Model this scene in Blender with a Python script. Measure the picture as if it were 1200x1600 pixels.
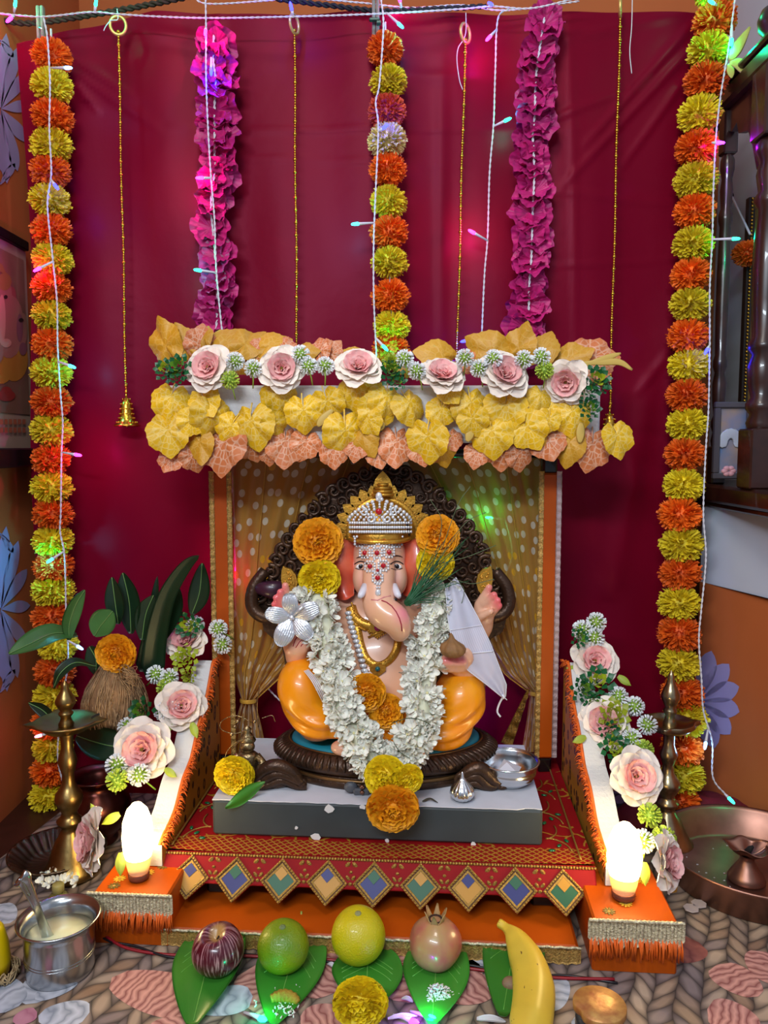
import bpy, math, random
import numpy as np
from math import sin, cos, pi, radians, sqrt, exp
from mathutils import Vector as V, Matrix as Mx, noise as mnoise

S = bpy.context.scene
COL = S.collection
for _o in list(bpy.data.objects):
    bpy.data.objects.remove(_o)
rnd = random.Random(11)

# ------------------------------------------------------------------ camera, world, lights, exposure
PITCH, EYE, FPX = radians(5.0), 0.75, 1200.0
cam = bpy.data.objects.new('camera', bpy.data.cameras.new('camera'))
COL.objects.link(cam)
cam.location = (0, 0, EYE)
cam.rotation_euler = (radians(90) - PITCH, 0, 0)
cam.data.sensor_fit = 'HORIZONTAL'
cam.data.sensor_width = 36
cam.data.lens = 36 * FPX / 1200
cam.data.clip_start = 0.02
S.camera = cam

world = bpy.data.worlds.new('room_ambience')
S.world = world
world.use_nodes = True
world.node_tree.nodes['Background'].inputs[0].default_value = (0.74, 0.83, 1.0, 1)
world.node_tree.nodes['Background'].inputs[1].default_value = 0.40

def area(name, loc, target, sx, sy, power, col):
    l = bpy.data.lights.new(name, 'AREA')
    l.shape = 'RECTANGLE'; l.size = sx; l.size_y = sy; l.energy = power; l.color = col
    o = bpy.data.objects.new(name, l); COL.objects.link(o)
    o.location = loc
    o.rotation_euler = (V(target) - V(loc)).to_track_quat('-Z', 'Y').to_euler()
    return o
area('wall_tube_light', (-0.55, -0.75, 1.75), (0.05, 1.35, 0.45), 1.25, 0.12, 44, (0.80, 0.90, 1.0))
area('added_fill_light', (-0.15, 0.15, 2.25), (0.25, 1.3, 0.35), 0.35, 0.35, 14, (1.0, 0.92, 0.82))  # unseen warm fill, added so the right wall gets light

S.view_settings.view_transform = 'Standard'
S.view_settings.look = 'None'
S.view_settings.gamma = 1.0
S.view_settings.exposure = -0.22
S.view_settings.use_curve_mapping = False
S.cycles.max_bounces = 8
S.cycles.transparent_max_bounces = 24
S.cycles.caustics_reflective = False
S.cycles.caustics_refractive = False
S.cycles.sample_clamp_indirect = 3.0

# ------------------------------------------------------------------ the photograph's sight lines as points in the room
def ray(px, py):
    u, v = (px - 600) / FPX, (py - 800) / FPX
    return V((u, cos(PITCH) - v * sin(PITCH), -v * cos(PITCH) - sin(PITCH)))
def PY(px, py, Y):
    r = ray(px, py); t = Y / r.y
    return V((r.x * t, Y, EYE + r.z * t))
def PZ(px, py, z=0.0):
    r = ray(px, py); t = (z - EYE) / r.z
    return V((r.x * t, r.y * t, z))
def PX(px, py, X):
    r = ray(px, py); t = X / r.x
    return V((X, r.y * t, EYE + r.z * t))
def depth(p):
    return p[1] * cos(PITCH) - (p[2] - EYE) * sin(PITCH)
def mpx(p, n):                      # length of n pixels at point p
    return n * depth(p) / FPX

# ------------------------------------------------------------------ materials
def lin(h):
    h = h.lstrip('#')
    out = []
    for i in (0, 2, 4):
        c = int(h[i:i + 2], 16) / 255
        out.append(c / 12.92 if c <= .04045 else ((c + .055) / 1.055) ** 2.4)
    return tuple(out)
MATS = {}
def newmat(name):
    m = bpy.data.materials.new(name); m.use_nodes = True
    nt = m.node_tree
    return m, nt, nt.nodes['Principled BSDF']
def nd(nt, t, **kw):
    n = nt.nodes.new(t)
    for k, v in kw.items(): setattr(n, k, v)
    return n
def mth(nt, op, a, b=None, c=None):
    n = nt.nodes.new('ShaderNodeMath'); n.operation = op
    for i, x in enumerate((a, b, c)):
        if x is None: continue
        if isinstance(x, (int, float)): n.inputs[i].default_value = x
        else: nt.links.new(x, n.inputs[i])
    return n.outputs[0]
def mixc(nt, fac, a, b):
    n = nt.nodes.new('ShaderNodeMix'); n.data_type = 'RGBA'
    for i, x in ((0, fac), (6, a), (7, b)):
        if isinstance(x, (int, float)): n.inputs[i].default_value = x
        elif isinstance(x, tuple): n.inputs[i].default_value = (*x[:3], 1)
        else: nt.links.new(x, n.inputs[i])
    return n.outputs[2]
def mat(name, col, rough=.5, metal=0.0, bump=0.0, bscale=80, vary=0.0, vscale=30, col2=None, sheen=0, trans=0,
        alpha=1, emit=0, sub=0, coat=0, rand=0.0, attr=False, spec=.5, ior=None):
    if name in MATS: return MATS[name]
    if isinstance(col, str): col = lin(col)
    if isinstance(col2, str): col2 = lin(col2)
    m, nt, b = newmat(name)
    b.inputs['Base Color'].default_value = (*col, 1)
    b.inputs['Roughness'].default_value = rough
    b.inputs['Metallic'].default_value = metal
    b.inputs['Specular IOR Level'].default_value = spec
    b.inputs['Alpha'].default_value = alpha
    b.inputs['Transmission Weight'].default_value = trans
    b.inputs['Coat Weight'].default_value = coat
    if ior: b.inputs['IOR'].default_value = ior
    if sheen:
        b.inputs['Sheen Weight'].default_value = sheen
    if sub:
        b.inputs['Subsurface Weight'].default_value = sub
        b.inputs['Subsurface Radius'].default_value = (1, .5, .3)
        b.inputs['Subsurface Scale'].default_value = .006
    if emit:
        b.inputs['Emission Color'].default_value = (*col, 1)
        b.inputs['Emission Strength'].default_value = emit
    tc = nd(nt, 'ShaderNodeTexCoord')
    out = None
    if attr:
        a = nd(nt, 'ShaderNodeAttribute', attribute_name='Col'); out = a.outputs['Color']
    if vary or col2:
        n = nd(nt, 'ShaderNodeTexNoise'); n.inputs['Scale'].default_value = vscale
        n.inputs['Detail'].default_value = 4
        nt.links.new(tc.outputs['Object'], n.inputs['Vector'])
        f = mth(nt, 'MULTIPLY_ADD', n.outputs['Fac'], 2.4, -.7)
        f = mth(nt, 'MINIMUM', mth(nt, 'MAXIMUM', f, 0.0), 1.0)
        if col2:
            out = mixc(nt, f, out or col, col2)
        else:
            lo = tuple(c * (1 - vary) for c in col); hi = tuple(min(1, c * (1 + vary)) for c in col)
            out = mixc(nt, f, lo, hi)
    if rand:
        oi = nd(nt, 'ShaderNodeObjectInfo')
        hs = nd(nt, 'ShaderNodeHueSaturation')
        nt.links.new(mth(nt, 'MULTIPLY_ADD', oi.outputs['Random'], 2 * rand, 1 - rand), hs.inputs['Value'])
        nt.links.new(mth(nt, 'MULTIPLY_ADD', oi.outputs['Random'], .04 * rand, .5 - .02 * rand), hs.inputs['Hue'])
        if out is None: hs.inputs['Color'].default_value = (*col, 1)
        else: nt.links.new(out, hs.inputs['Color'])
        out = hs.outputs[0]
    if out is not None: nt.links.new(out, b.inputs['Base Color'])
    if bump:
        n = nd(nt, 'ShaderNodeTexNoise'); n.inputs['Scale'].default_value = bscale; n.inputs['Detail'].default_value = 5
        nt.links.new(tc.outputs['Object'], n.inputs['Vector'])
        bp = nd(nt, 'ShaderNodeBump'); bp.inputs['Strength'].default_value = bump; bp.inputs['Distance'].default_value = .004
        nt.links.new(n.outputs['Fac'], bp.inputs['Height']); nt.links.new(bp.outputs[0], b.inputs['Normal'])
    MATS[name] = m
    return m

# ------------------------------------------------------------------ mesh builder
BM = Mx.Rotation(pi / 2, 4, 'X')            # local XY plane faces the viewer's side of the room (local Z -> -Y)
class MB:
    def __init__(s): s.v, s.f, s.m, s.s, s.c, s.uv = [], [], [], [], [], []
    def add(s, vs, fs, m=0, smooth=True, M=None, col=None, uv=None):
        k = len(s.v)
        if M is not None: vs = [M @ V(p) for p in vs]
        s.v.extend(tuple(p) for p in vs)
        s.f.extend(tuple(i + k for i in f) for f in fs)
        s.m.extend([m] * len(fs)); s.s.extend([smooth] * len(fs))
        if uv is not None: s.uv.extend(uv)
        elif s.uv: s.uv.extend([(0, 0)] * len(vs))
        return s
    def mesh(s, name, mats, origin=(0, 0, 0), cols=None):
        me = bpy.data.meshes.new(name)
        o = V(origin)
        me.from_pydata([(a - o.x, b - o.y, c - o.z) for a, b, c in s.v], [], s.f)
        for m in (mats if isinstance(mats, (list, tuple)) else [mats]): me.materials.append(m)
        me.polygons.foreach_set('material_index', s.m)
        me.polygons.foreach_set('use_smooth', s.s)
        if s.uv:
            a = me.attributes.new('UVp', 'FLOAT_VECTOR', 'POINT')
            a.data.foreach_set('vector', [x for u in s.uv for x in (u[0], u[1], 0)])
        if cols is not None:
            a = me.attributes.new('Col', 'FLOAT_COLOR', 'POINT')
            a.data.foreach_set('color', np.asarray(cols, dtype=np.float32).ravel())
        me.update()
        return me
    # ---- shapes
    def box(s, c, d, m=0, M=None, bev=0.0):
        x, y, z = (d[0] / 2, d[1] / 2, d[2] / 2)
        T0 = Mx.Translation(c) @ (M or Mx())
        if bev <= 0:
            vs = [(i * x, j * y, k * z) for k in (-1, 1) for j in (-1, 1) for i in (-1, 1)]
            fs = [(0, 2, 3, 1), (4, 5, 7, 6), (0, 1, 5, 4), (2, 6, 7, 3), (0, 4, 6, 2), (1, 3, 7, 5)]
            return s.add(vs, fs, m, False, T0)
        b = min(bev, x * .9, y * .9, z * .9)
        vs, idx = [], {}
        for i in (-1, 1):
            for j in (-1, 1):
                for k in (-1, 1):
                    for a in range(3):
                        p = [i * (x - b), j * (y - b), k * (z - b)]
                        p[a] = (i * x, j * y, k * z)[a]
                        idx[(i, j, k, a)] = len(vs); vs.append(tuple(p))
        fs = []
        for a in range(3):
            o1, o2 = [q for q in range(3) if q != a]
            for sg in (-1, 1):
                q = []
                for (e, g) in ((-1, -1), (1, -1), (1, 1), (-1, 1)):
                    key = [0, 0, 0]; key[a] = sg; key[o1] = e; key[o2] = g
                    q.append(idx[(*key, a)])
                fs.append(tuple(q))
            for e in (-1, 1):
                for g in (-1, 1):
                    k0 = [0, 0, 0]; k0[o1] = e; k0[o2] = g
                    ka, kb = list(k0), list(k0); ka[a] = -1; kb[a] = 1
                    fs.append((idx[(*ka, o1)], idx[(*kb, o1)], idx[(*kb, o2)], idx[(*ka, o2)]))
        for i in (-1, 1):
            for j in (-1, 1):
                for k in (-1, 1): fs.append(tuple(idx[(i, j, k, a)] for a in range(3)))
        return s.add(vs, fs, m, False, T0)
    def lathe(s, prof, n=32, M=None, m=0, smooth=True, closed=False):
        vs, fs = [], []
        for r, z in prof:
            for i in range(n):
                a = 2 * pi * i / n; vs.append((r * cos(a), r * sin(a), z))
        L = len(prof)
        for j in range(L - 1 + (1 if closed else 0)):
            j2 = (j + 1) % L
            for i in range(n):
                i2 = (i + 1) % n
                fs.append((j * n + i, j * n + i2, j2 * n + i2, j2 * n + i))
        return s.add(vs, fs, m, smooth, M)
    def tube(s, path, r, n=6, m=0, M=None, cap=True, flat=1.0, ref=None):
        P = [V(p) for p in path]; L = len(P)
        rs = r if isinstance(r, (list, tuple)) else [r] * L
        vs, fs = [], []
        up = V(ref) if ref else None
        for i in range(L):
            t = (P[min(i + 1, L - 1)] - P[max(i - 1, 0)])
            t = t.normalized() if t.length > 1e-9 else V((0, 0, 1))
            if up is None: up = V((0, 1, 0)) if abs(t.y) < .9 else V((1, 0, 0))
            a = up - t * up.dot(t)
            if a.length < 1e-6: a = t.orthogonal()
            a.normalize(); b = t.cross(a)
            if not ref: up = a
            for k in range(n):
                q = 2 * pi * k / n
                vs.append(P[i] + a * (rs[i] * cos(q) * flat) + b * (rs[i] * sin(q)))
        for i in range(L - 1):
            for k in range(n):
                k2 = (k + 1) % n
                fs.append((i * n + k, i * n + k2, (i + 1) * n + k2, (i + 1) * n + k))
        if cap:
            fs.append(tuple(reversed(range(n)))); fs.append(tuple((L - 1) * n + k for k in range(n)))
        return s.add(vs, fs, m, True, M)
    def ell(s, c, r, nu=12, nv=8, m=0, M=None):
        if isinstance(r, (int, float)): r = (r, r, r)
        vs = [(0, 0, r[2])]
        for j in range(1, nv):
            t = pi * j / nv
            for i in range(nu):
                a = 2 * pi * i / nu
                vs.append((r[0] * sin(t) * cos(a), r[1] * sin(t) * sin(a), r[2] * cos(t)))
        vs.append((0, 0, -r[2])); e = len(vs) - 1
        fs = [(0, 1 + i, 1 + (i + 1) % nu) for i in range(nu)]
        for j in range(nv - 2):
            for i in range(nu):
                i2 = (i + 1) % nu
                fs.append((1 + j * nu + i, 1 + (j + 1) * nu + i, 1 + (j + 1) * nu + i2, 1 + j * nu + i2))
        fs += [(e, e - nu + (i + 1) % nu, e - nu + i) for i in range(nu)]
        return s.add(vs, fs, m, True, Mx.Translation(c) @ (M or Mx()))
    def grid(s, fn, nu, nv, m=0, smooth=True, M=None, uv=False, thick=0):
        vs, uvs = [], []
        for j in range(nv + 1):
            for i in range(nu + 1):
                vs.append(V(fn(i / nu, j / nv))); uvs.append((i / nu, j / nv))
        w = nu + 1
        fs = [(j * w + i, j * w + i + 1, (j + 1) * w + i + 1, (j + 1) * w + i) for j in range(nv) for i in range(nu)]
        if thick:
            N = [V((0, 0, 0)) for _ in vs]
            for f in fs:
                nn = (vs[f[1]] - vs[f[0]]).cross(vs[f[3]] - vs[f[0]])
                for q in f: N[q] += nn
            k = len(vs)
            vs2 = [p - (q.normalized() if q.length > 0 else q) * thick for p, q in zip(vs, N)]
            fs2 = [tuple(x + k for x in reversed(f)) for f in fs]
            ed = [j * w for j in range(nv + 1)], [j * w + nu for j in range(nv + 1)], list(range(w)), [nv * w + i for i in range(w)]
            rim = []
            for li, e in enumerate(ed):
                for a, b in zip(e, e[1:]):
                    q = (a, b, b + k, a + k)
                    rim.append(q if li in (1, 2) else tuple(reversed(q)))
            vs = vs + vs2; fs = fs + fs2 + rim; uvs = uvs + uvs
        return s.add(vs, fs, m, smooth, M, uv=uvs if uv else None)
    def slab(s, poly, th, m=0, M=None, smooth=False):     # polygon in XY, thickness along Z
        n = len(poly)
        vs = [(x, y, th / 2) for x, y in poly] + [(x, y, -th / 2) for x, y in poly]
        fs = [tuple(range(n)), tuple(reversed(range(n, 2 * n)))] + [(i, i + n, (i + 1) % n + n, (i + 1) % n) for i in range(n)]
        return s.add(vs, fs, m, smooth, M)

WM = {}
def setm(o, M, parent=None):
    WM[o.name] = M
    if parent is not None:
        o.parent = parent
        o.matrix_basis = WM[parent.name].inverted() @ M
    else:
        o.matrix_basis = M
    return o
def tag(o, label=None, cat=None, group=None, kind=None):
    if label: o['label'] = label
    if cat: o['category'] = cat
    if group: o['group'] = group
    if kind: o['kind'] = kind
    return o
def T(name, label, cat, loc, group=None):
    o = bpy.data.objects.new(name, None); COL.objects.link(o)
    o.empty_display_size = .02
    setm(o, Mx.Translation(loc))
    return tag(o, label, cat, group)
def put(mesh, name, M, parent=None):
    o = bpy.data.objects.new(name, mesh); COL.objects.link(o)
    return setm(o, M, parent)
def P(name, mb, mats, parent=None, cols=None, kind=None):
    if parent is not None: org = WM[parent.name].translation
    else:
        a = np.array(mb.v); org = V(((a[:, 0].min() + a[:, 0].max()) / 2, (a[:, 1].min() + a[:, 1].max()) / 2, a[:, 2].min()))
    o = put(mb.mesh(name, mats, org, cols), name, Mx.Translation(org), parent)
    if kind: o['kind'] = kind
    return o
def structure(name, mb, mats):
    return tag(P(name, mb, mats), kind='structure')
def face(p, size, roll=0, tx=0, ty=0, sz=None):   # matrix: local Z toward the room, Y up; roll in that plane, then tilts
    M = Mx.Translation(p) @ BM @ Mx.Rotation(radians(ty), 4, 'Y') @ Mx.Rotation(radians(tx), 4, 'X') @ Mx.Rotation(radians(roll), 4, 'Z')
    return M @ Mx.Diagonal((size, size, sz if sz else size, 1))
def spline(pts, n):                       # Catmull-Rom through pts
    pts = [V(p) for p in pts]
    q = [pts[0] * 2 - pts[1]] + pts + [pts[-1] * 2 - pts[-2]]
    out = []
    L = len(pts) - 1
    for i in range(n + 1):
        x = i / n * L; k = min(int(x), L - 1); t = x - k
        a, b, c, d = q[k], q[k + 1], q[k + 2], q[k + 3]
        out.append(.5 * ((2 * b) + (c - a) * t + (2 * a - 5 * b + 4 * c - d) * t * t + (3 * b - a - 3 * c + d) * t ** 3))
    return out
def twist(mb, path, r, pitch=.012, m=0, n=5):
    L = [0]
    for a, b in zip(path, path[1:]): L.append(L[-1] + (b - a).length)
    N = max(8, int(L[-1] / pitch * 6)); pts = []
    j = 0
    for i in range(N + 1):
        s = L[-1] * i / N
        while j < len(L) - 2 and L[j + 1] < s: j += 1
        t = (s - L[j]) / max(1e-9, L[j + 1] - L[j]); p = path[j].lerp(path[j + 1], min(1, t))
        d = (path[j + 1] - path[j]).normalized()
        a = V((0, -1, 0)); a = (a - d * a.dot(d))
        a = a.normalized() if a.length > 1e-5 else d.orthogonal().normalized()
        pts.append((p, a, d.cross(a), 2 * pi * s / pitch))
    for ph in (0, pi):
        mb.tube([p + a * (cos(q + ph) * r * .8) + b * (sin(q + ph) * r * .8) for p, a, b, q in pts], r * .85, n, m)

# ------------------------------------------------------------------ shared flower and leaf meshes
def fib(n, jit=.0):
    out = []
    for i in range(n):
        z = 1 - 2 * (i + .5) / n; a = i * 2.399963 + rnd.uniform(-jit, jit); r = sqrt(max(0, 1 - z * z))
        out.append(V((r * cos(a), r * sin(a), z)))
    return out
def pom_mesh(name, m, n=430, w=.15, frill=.3, flat=.82, core=.62):
    mb = MB()
    mb.ell((0, 0, 0), (core, core, core * flat), 14, 9)
    for d in fib(n, .3):
        t = d.orthogonal().normalized(); t = (Mx.Rotation(rnd.uniform(0, 2 * pi), 3, d) @ t); b = d.cross(t)
        L = rnd.uniform(.93, 1.04); bend = rnd.uniform(-.16, .16); bt = rnd.uniform(-.12, .12)
        ww = w * rnd.uniform(.7, 1.2)
        vs = []
        for k, (rr, wf) in enumerate(((.5, .55), (.8, 1.0), (1.0, 1.15))):
            c = d * (rr * L) + t * bend * (rr - .4) ** 1.5 * 2 + b * bt * (rr - .4) * 1.5
            for j, e in enumerate((-1, 0, 1)):
                q = c + t * (e * ww * wf * .5) + b * ((.05 if e == 0 else -.02) * frill * 2)
                if k == 2: q = q + d * rnd.uniform(-.09, .07)
                vs.append((q.x, q.y, q.z * flat))
        fs = [(r * 3 + c, r * 3 + c + 1, r * 3 + c + 4, r * 3 + c + 3) for r in range(2) for c in range(2)]
        mb.add(vs, fs, 0, False)
    return mb.mesh(name, m)
def marigold_mesh(name, m, n=150, flat=.7):     # fresh marigold head: broad frilled petals, Z towards the viewer
    mb = MB()
    mb.ell((0, 0, -.05), (.6, .6, .42), 14, 9)
    for i in range(n):
        f = (i + .5) / n
        th = 2.35 * f ** .62; a = i * 2.399963
        d = V((sin(th) * cos(a), sin(th) * sin(a), cos(th)))
        t = V((-sin(a), cos(a), 0)); b = d.cross(t)
        R0 = .62 + .4 * min(1, th / 1.3); ww = .17 + .13 * min(1, th / 1.2)
        curl = rnd.uniform(.05, .2)
        tw = rnd.uniform(-.5, .5)
        t2 = t * cos(tw) + b * sin(tw); b2 = d.cross(t2)
        vs = []
        for k, (rr, wf) in enumerate(((.45, .4), (.8, .9), (1.0, 1.2))):
            for j in range(5):
                e = (j - 2) / 2
                rip = .07 * sin(e * 5.5 + i) * (k / 2) * (1.2 if k == 2 else .6)
                q = d * (R0 * rr - (abs(e) ** 2 * .06 if k == 2 else 0) + (rnd.uniform(-.03, .03) if k == 2 else 0)) + t2 * (e * ww * wf * .75) + b2 * (rip + curl * (1 if k == 2 else 0) * .5)
                vs.append((q.x, q.y, q.z * flat))
        fs = [(r * 5 + c, r * 5 + c + 1, r * 5 + c + 6, r * 5 + c + 5) for r in range(2) for c in range(4)]
        mb.add(vs, fs, 0, True)
    return mb.mesh(name, m)

m_pom_o = mat('paper_petal_orange', '#ee6a10', .62, rand=.12, vary=.22, vscale=3)
m_pom_y = mat('paper_petal_yellow', '#e6cf24', .62, rand=.1, vary=.18, vscale=3)
m_pom_y_lit = mat('paper_petal_yellow_bulb_lit', '#e6d488', .62, vary=.15, vscale=3)  # yellow pompom petals, light of the nearby bulb painted into the colour
m_pom_o_lit = mat('paper_petal_orange_bulb_lit', '#d8553a', .62, vary=.15, vscale=3)  # orange pompom petals, pinkish bulb light painted into the colour
m_mar_o = mat('marigold_orange', '#f59f0c', .6, vary=.25, vscale=4, sub=.1)
m_mar_y = mat('marigold_yellow', '#f3d010', .6, vary=.2, vscale=4, sub=.1)
POM = {'o': [pom_mesh('pompom_orange', m_pom_o) for _ in range(3)], 'y': [pom_mesh('pompom_yellow', m_pom_y) for _ in range(3)],
       'c': [pom_mesh('pompom_yellow_bulb_lit', m_pom_y_lit)], 'p': [pom_mesh('pompom_orange_bulb_lit', m_pom_o_lit)]}
MAR = {'o': [marigold_mesh('marigold_head_orange', m_mar_o) for _ in range(2)], 'y': [marigold_mesh('marigold_head_yellow', m_mar_y) for _ in range(2)]}

# ruffled fabric blossom
m_pink = mat('magenta_silk', '#b81c6e', .55, vary=.25, vscale=4, rand=.15)
def ruffle_mesh(name):
    mb = MB()
    for lay in range(2):
        ph, sc, zz = rnd.uniform(0, 6), 1 - .3 * lay, .14 * lay
        k = rnd.choice((5, 6)); asp = rnd.uniform(.72, .92)
        a0 = rnd.uniform(0, 6)
        def fn(u, v):
            a = 2 * pi * u; r = sc * v * (1 + .07 * sin(k * a + ph) + .025 * sin(13 * a + ph))
            z = zz + .12 * v ** 1.8 * sin(k * a + ph * 2) + .035 * v * sin(20 * a) + .20 * v * v
            x, y = r * cos(a), r * sin(a) * asp
            return (x * cos(a0) - y * sin(a0), x * sin(a0) + y * cos(a0), z)
        mb.grid(fn, 80, 6)
    return mb.mesh(name, m_pink)
RUF = [ruffle_mesh('silk_ruffle') for _ in range(4)]

# silk roses: outer petals and heart
m_rose_w = mat('rose_cream', '#f3e4d6', .6, vary=.06, vscale=3, sub=.12, rand=.05)
m_rose_p = mat('rose_pink', '#f0a0a2', .6, vary=.18, vscale=4, col2='#f3c4bb', sub=.12, rand=.12)
m_rose_d = mat('rose_eye', '#7a6a20', .8)
def petal(mb, a, L, W, a0, a1, cup, ruf, r0=.05, m=0, nu=8, nv=7, z0=0):
    ph = rnd.uniform(0, 6)
    def fn(u, v):
        e = (u - .5) * 2
        ang = a0 + (a1 - a0) * v * .5
        r = r0 + L * v * sin(ang); z = z0 + L * v * cos(ang)
        w = W * (sin(pi * (.12 + .68 * v)) ** .8) * (1 if v < .85 else 1 - (v - .85) * 1.2)
        lat = e * w
        inw = cup * e * e * w
        rr = ruf * v * v * sin(e * 4.5 + ph) + ruf * .4 * v * sin(e * 11 + ph)
        v2 = v
        tipdrop = L * .08 * abs(e) ** 3 * (v ** 3)
        x = r - inw * cos(ang) * .6 + rr * cos(ang) - tipdrop * sin(ang); z = z + inw * sin(ang) - rr * sin(ang) - tipdrop * cos(ang)
        return (x * cos(a) - lat * sin(a), x * sin(a) + lat * cos(a), z)
    mb.grid(fn, nu, nv, m)
def rose_meshes(k):
    o, h = MB(), MB()
    for ring, (n, L, W, a0, a1) in enumerate(((7, 1.0, .52, 1.2, 1.75), (6, .86, .46, .8, 1.45))):
        for i in range(n): petal(o, 2 * pi * (i + .5 * ring + rnd.uniform(-.15, .15)) / n, L * rnd.uniform(.92, 1.08), W, a0, a1, .32, .03)
    for ring, (n, L, W, a0, a1) in enumerate(((6, .70, .42, .6, 1.2), (5, .55, .3, .25, .8), (4, .46, .22, .05, .45))):
        for i in range(n): petal(h, 2 * pi * (i + .4 * ring + rnd.uniform(-.15, .15)) / n, L * rnd.uniform(.92, 1.08), W * 1.15, a0, a1, .5, .035, r0=.03, z0=.05)
    h.ell((0, 0, .2), (.1, .1, .1), 8, 6, 1)
    return o.mesh('rose_outer', m_rose_w), h.mesh('rose_heart', [m_rose_p, m_rose_d])
ROSE = [rose_meshes(i) for i in range(4)]
def rose(p, size, parent, roll=0, tx=0, ty=0):
    o, h = rnd.choice(ROSE)
    M = face(p, size, roll, tx, ty)
    a = put(o, 'rose', M, parent)
    b = put(h, 'rose_heart', M, a); b['label'] = 'ruffled pink heart'
    return a

# spiky globe blossoms
m_bw = mat('globe_blossom_white', '#f2f5f8', .5, rand=.06)
m_bg = mat('globe_blossom_green', '#8fb03a', .55, rand=.1)
def globe_mesh(name, tipm):
    mb = MB(); mb.ell((0, 0, 0), .55, 10, 7, 1)
    for d in fib(90, .2):
        if d.y < -.97: continue
        t = d.orthogonal().normalized(); b = d.cross(t)
        for (r0, r1, w, m) in ((.45, .8, .085, 1), (.72, 1.0, .11, 0)):
            vs = [d * r0 + (t * cos(q) + b * sin(q)) * w * .7 for q in (0, 2.1, 4.2)] + [d * r1 + (t * cos(q) + b * sin(q)) * w * (.9 if m == 0 else .6) for q in (0, 2.1, 4.2)]
            mb.add(vs, [(0, 1, 4, 3), (1, 2, 5, 4), (2, 0, 3, 5), (3, 4, 5)], m, False)
    mb.tube([(0, -.5, 0), (.05, -1.2, -.3), (0, -1.9, -.8)], .07, 5, 1)
    return mb.mesh(name, [tipm, m_bg])
m_bgt = mat('globe_blossom_lime', '#b9d04c', .55)
GLOBE = {'w': globe_mesh('globe_white', m_bw), 'g': globe_mesh('globe_green', m_bgt)}
def globe(p, size, parent, kind='w', roll=None):
    return put(GLOBE[kind], 'globe_blossom', face(p, size, rnd.uniform(-50, 50) if roll is None else roll, rnd.uniform(-20, 20), 0), parent)

# leaves
def leafmat(name, base, vein, rough=.5, amt=.62, sc=8.5):
    m, nt, b = newmat(name)
    tc = nd(nt, 'ShaderNodeTexCoord'); at = nd(nt, 'ShaderNodeAttribute', attribute_name='UVp')
    vo = nd(nt, 'ShaderNodeTexVoronoi', feature='DISTANCE_TO_EDGE'); vo.inputs['Scale'].default_value = sc
    no = nd(nt, 'ShaderNodeTexNoise'); no.inputs['Scale'].default_value = 4
    nt.links.new(tc.outputs['Object'], no.inputs['Vector'])
    mx = nd(nt, 'ShaderNodeMix', data_type='VECTOR'); mx.inputs[0].default_value = .12
    nt.links.new(tc.outputs['Object'], mx.inputs[4]); nt.links.new(no.outputs['Color'], mx.inputs[5])
    nt.links.new(mx.outputs[1], vo.inputs['Vector'])
    f = mth(nt, 'SUBTRACT', 1.0, mth(nt, 'MINIMUM', mth(nt, 'MULTIPLY', vo.outputs['Distance'], 7.0), 1.0))
    sp = nd(nt, 'ShaderNodeSeparateXYZ'); nt.links.new(at.outputs['Vector'], sp.inputs[0])
    fall = mth(nt, 'SUBTRACT', 1.15, sp.outputs[1]); f2 = mth(nt, 'MULTIPLY', f, mth(nt, 'MINIMUM', mth(nt, 'MULTIPLY', fall, amt * 1.6), amt))
    ve = mth(nt, 'LESS_THAN', mth(nt, 'PINGPONG', mth(nt, 'MULTIPLY', sp.outputs[0], 7.0), .5), .05)
    f3 = mth(nt, 'MAXIMUM', f2, mth(nt, 'MULTIPLY', ve, amt * .6))
    c = mixc(nt, f3, lin(base), lin(vein))
    oi = nd(nt, 'ShaderNodeObjectInfo'); hs = nd(nt, 'ShaderNodeHueSaturation'); nt.links.new(c, hs.inputs['Color'])
    nt.links.new(mth(nt, 'MULTIPLY_ADD', oi.outputs['Random'], .3, .85), hs.inputs['Value'])
    nt.links.new(hs.outputs[0], b.inputs['Base Color']); b.inputs['Roughness'].default_value = rough
    bp = nd(nt, 'ShaderNodeBump'); bp.inputs['Strength'].default_value = .18; bp.inputs['Distance'].default_value = .002
    nt.links.new(f, bp.inputs['Height']); nt.links.new(bp.outputs[0], b.inputs['Normal'])
    return m
m_lf_y = leafmat('leaf_yellow', '#e4b408', '#f4dd88', amt=.6)
m_lf_g = leafmat('leaf_old_gold', '#c58f1c', '#e0b860', amt=.35)
m_lf_p = leafmat('leaf_peach', '#cc7440', '#f4d0b4', amt=.62)
def leaf_mesh(name, m, lobes=7, wid=.95, var=0):
    r2 = random.Random(var); cupx = r2.uniform(.1, .35); bend = r2.uniform(-.35, .3); fold = r2.uniform(.0, .25)
    mb = MB()
    n = 56
    def fn(u, v):
        a = (u - .5) * 2 * pi * .97
        # heart outline, tip at +Y
        R = .5 * (1 + .035 * cos(lobes * a) + .022 * cos(19 * a)) * (1 + .10 * cos(a)) * (1 - .03 * cos(2 * a))
        R += .10 * exp(-(a / .28) ** 2) - .16 * exp(-((abs(a) - pi) / .35) ** 2)
        x, y = R * v * sin(a) * wid, R * v * cos(a) + .02
        z = -cupx * v * v * .6 + .022 * v * cos(lobes * a) + .03 * v * v * sin(5 * a + var) - bend * y * abs(y) + fold * abs(x)
        return (x, y, z)
    mb.grid(fn, n, 5, uv=True)
    mb.tube([(0, .02, -.01), (.02, -.18, -.06), (.0, -.42, -.18)], .018, 5)
    return mb.mesh(name, m)
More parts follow.
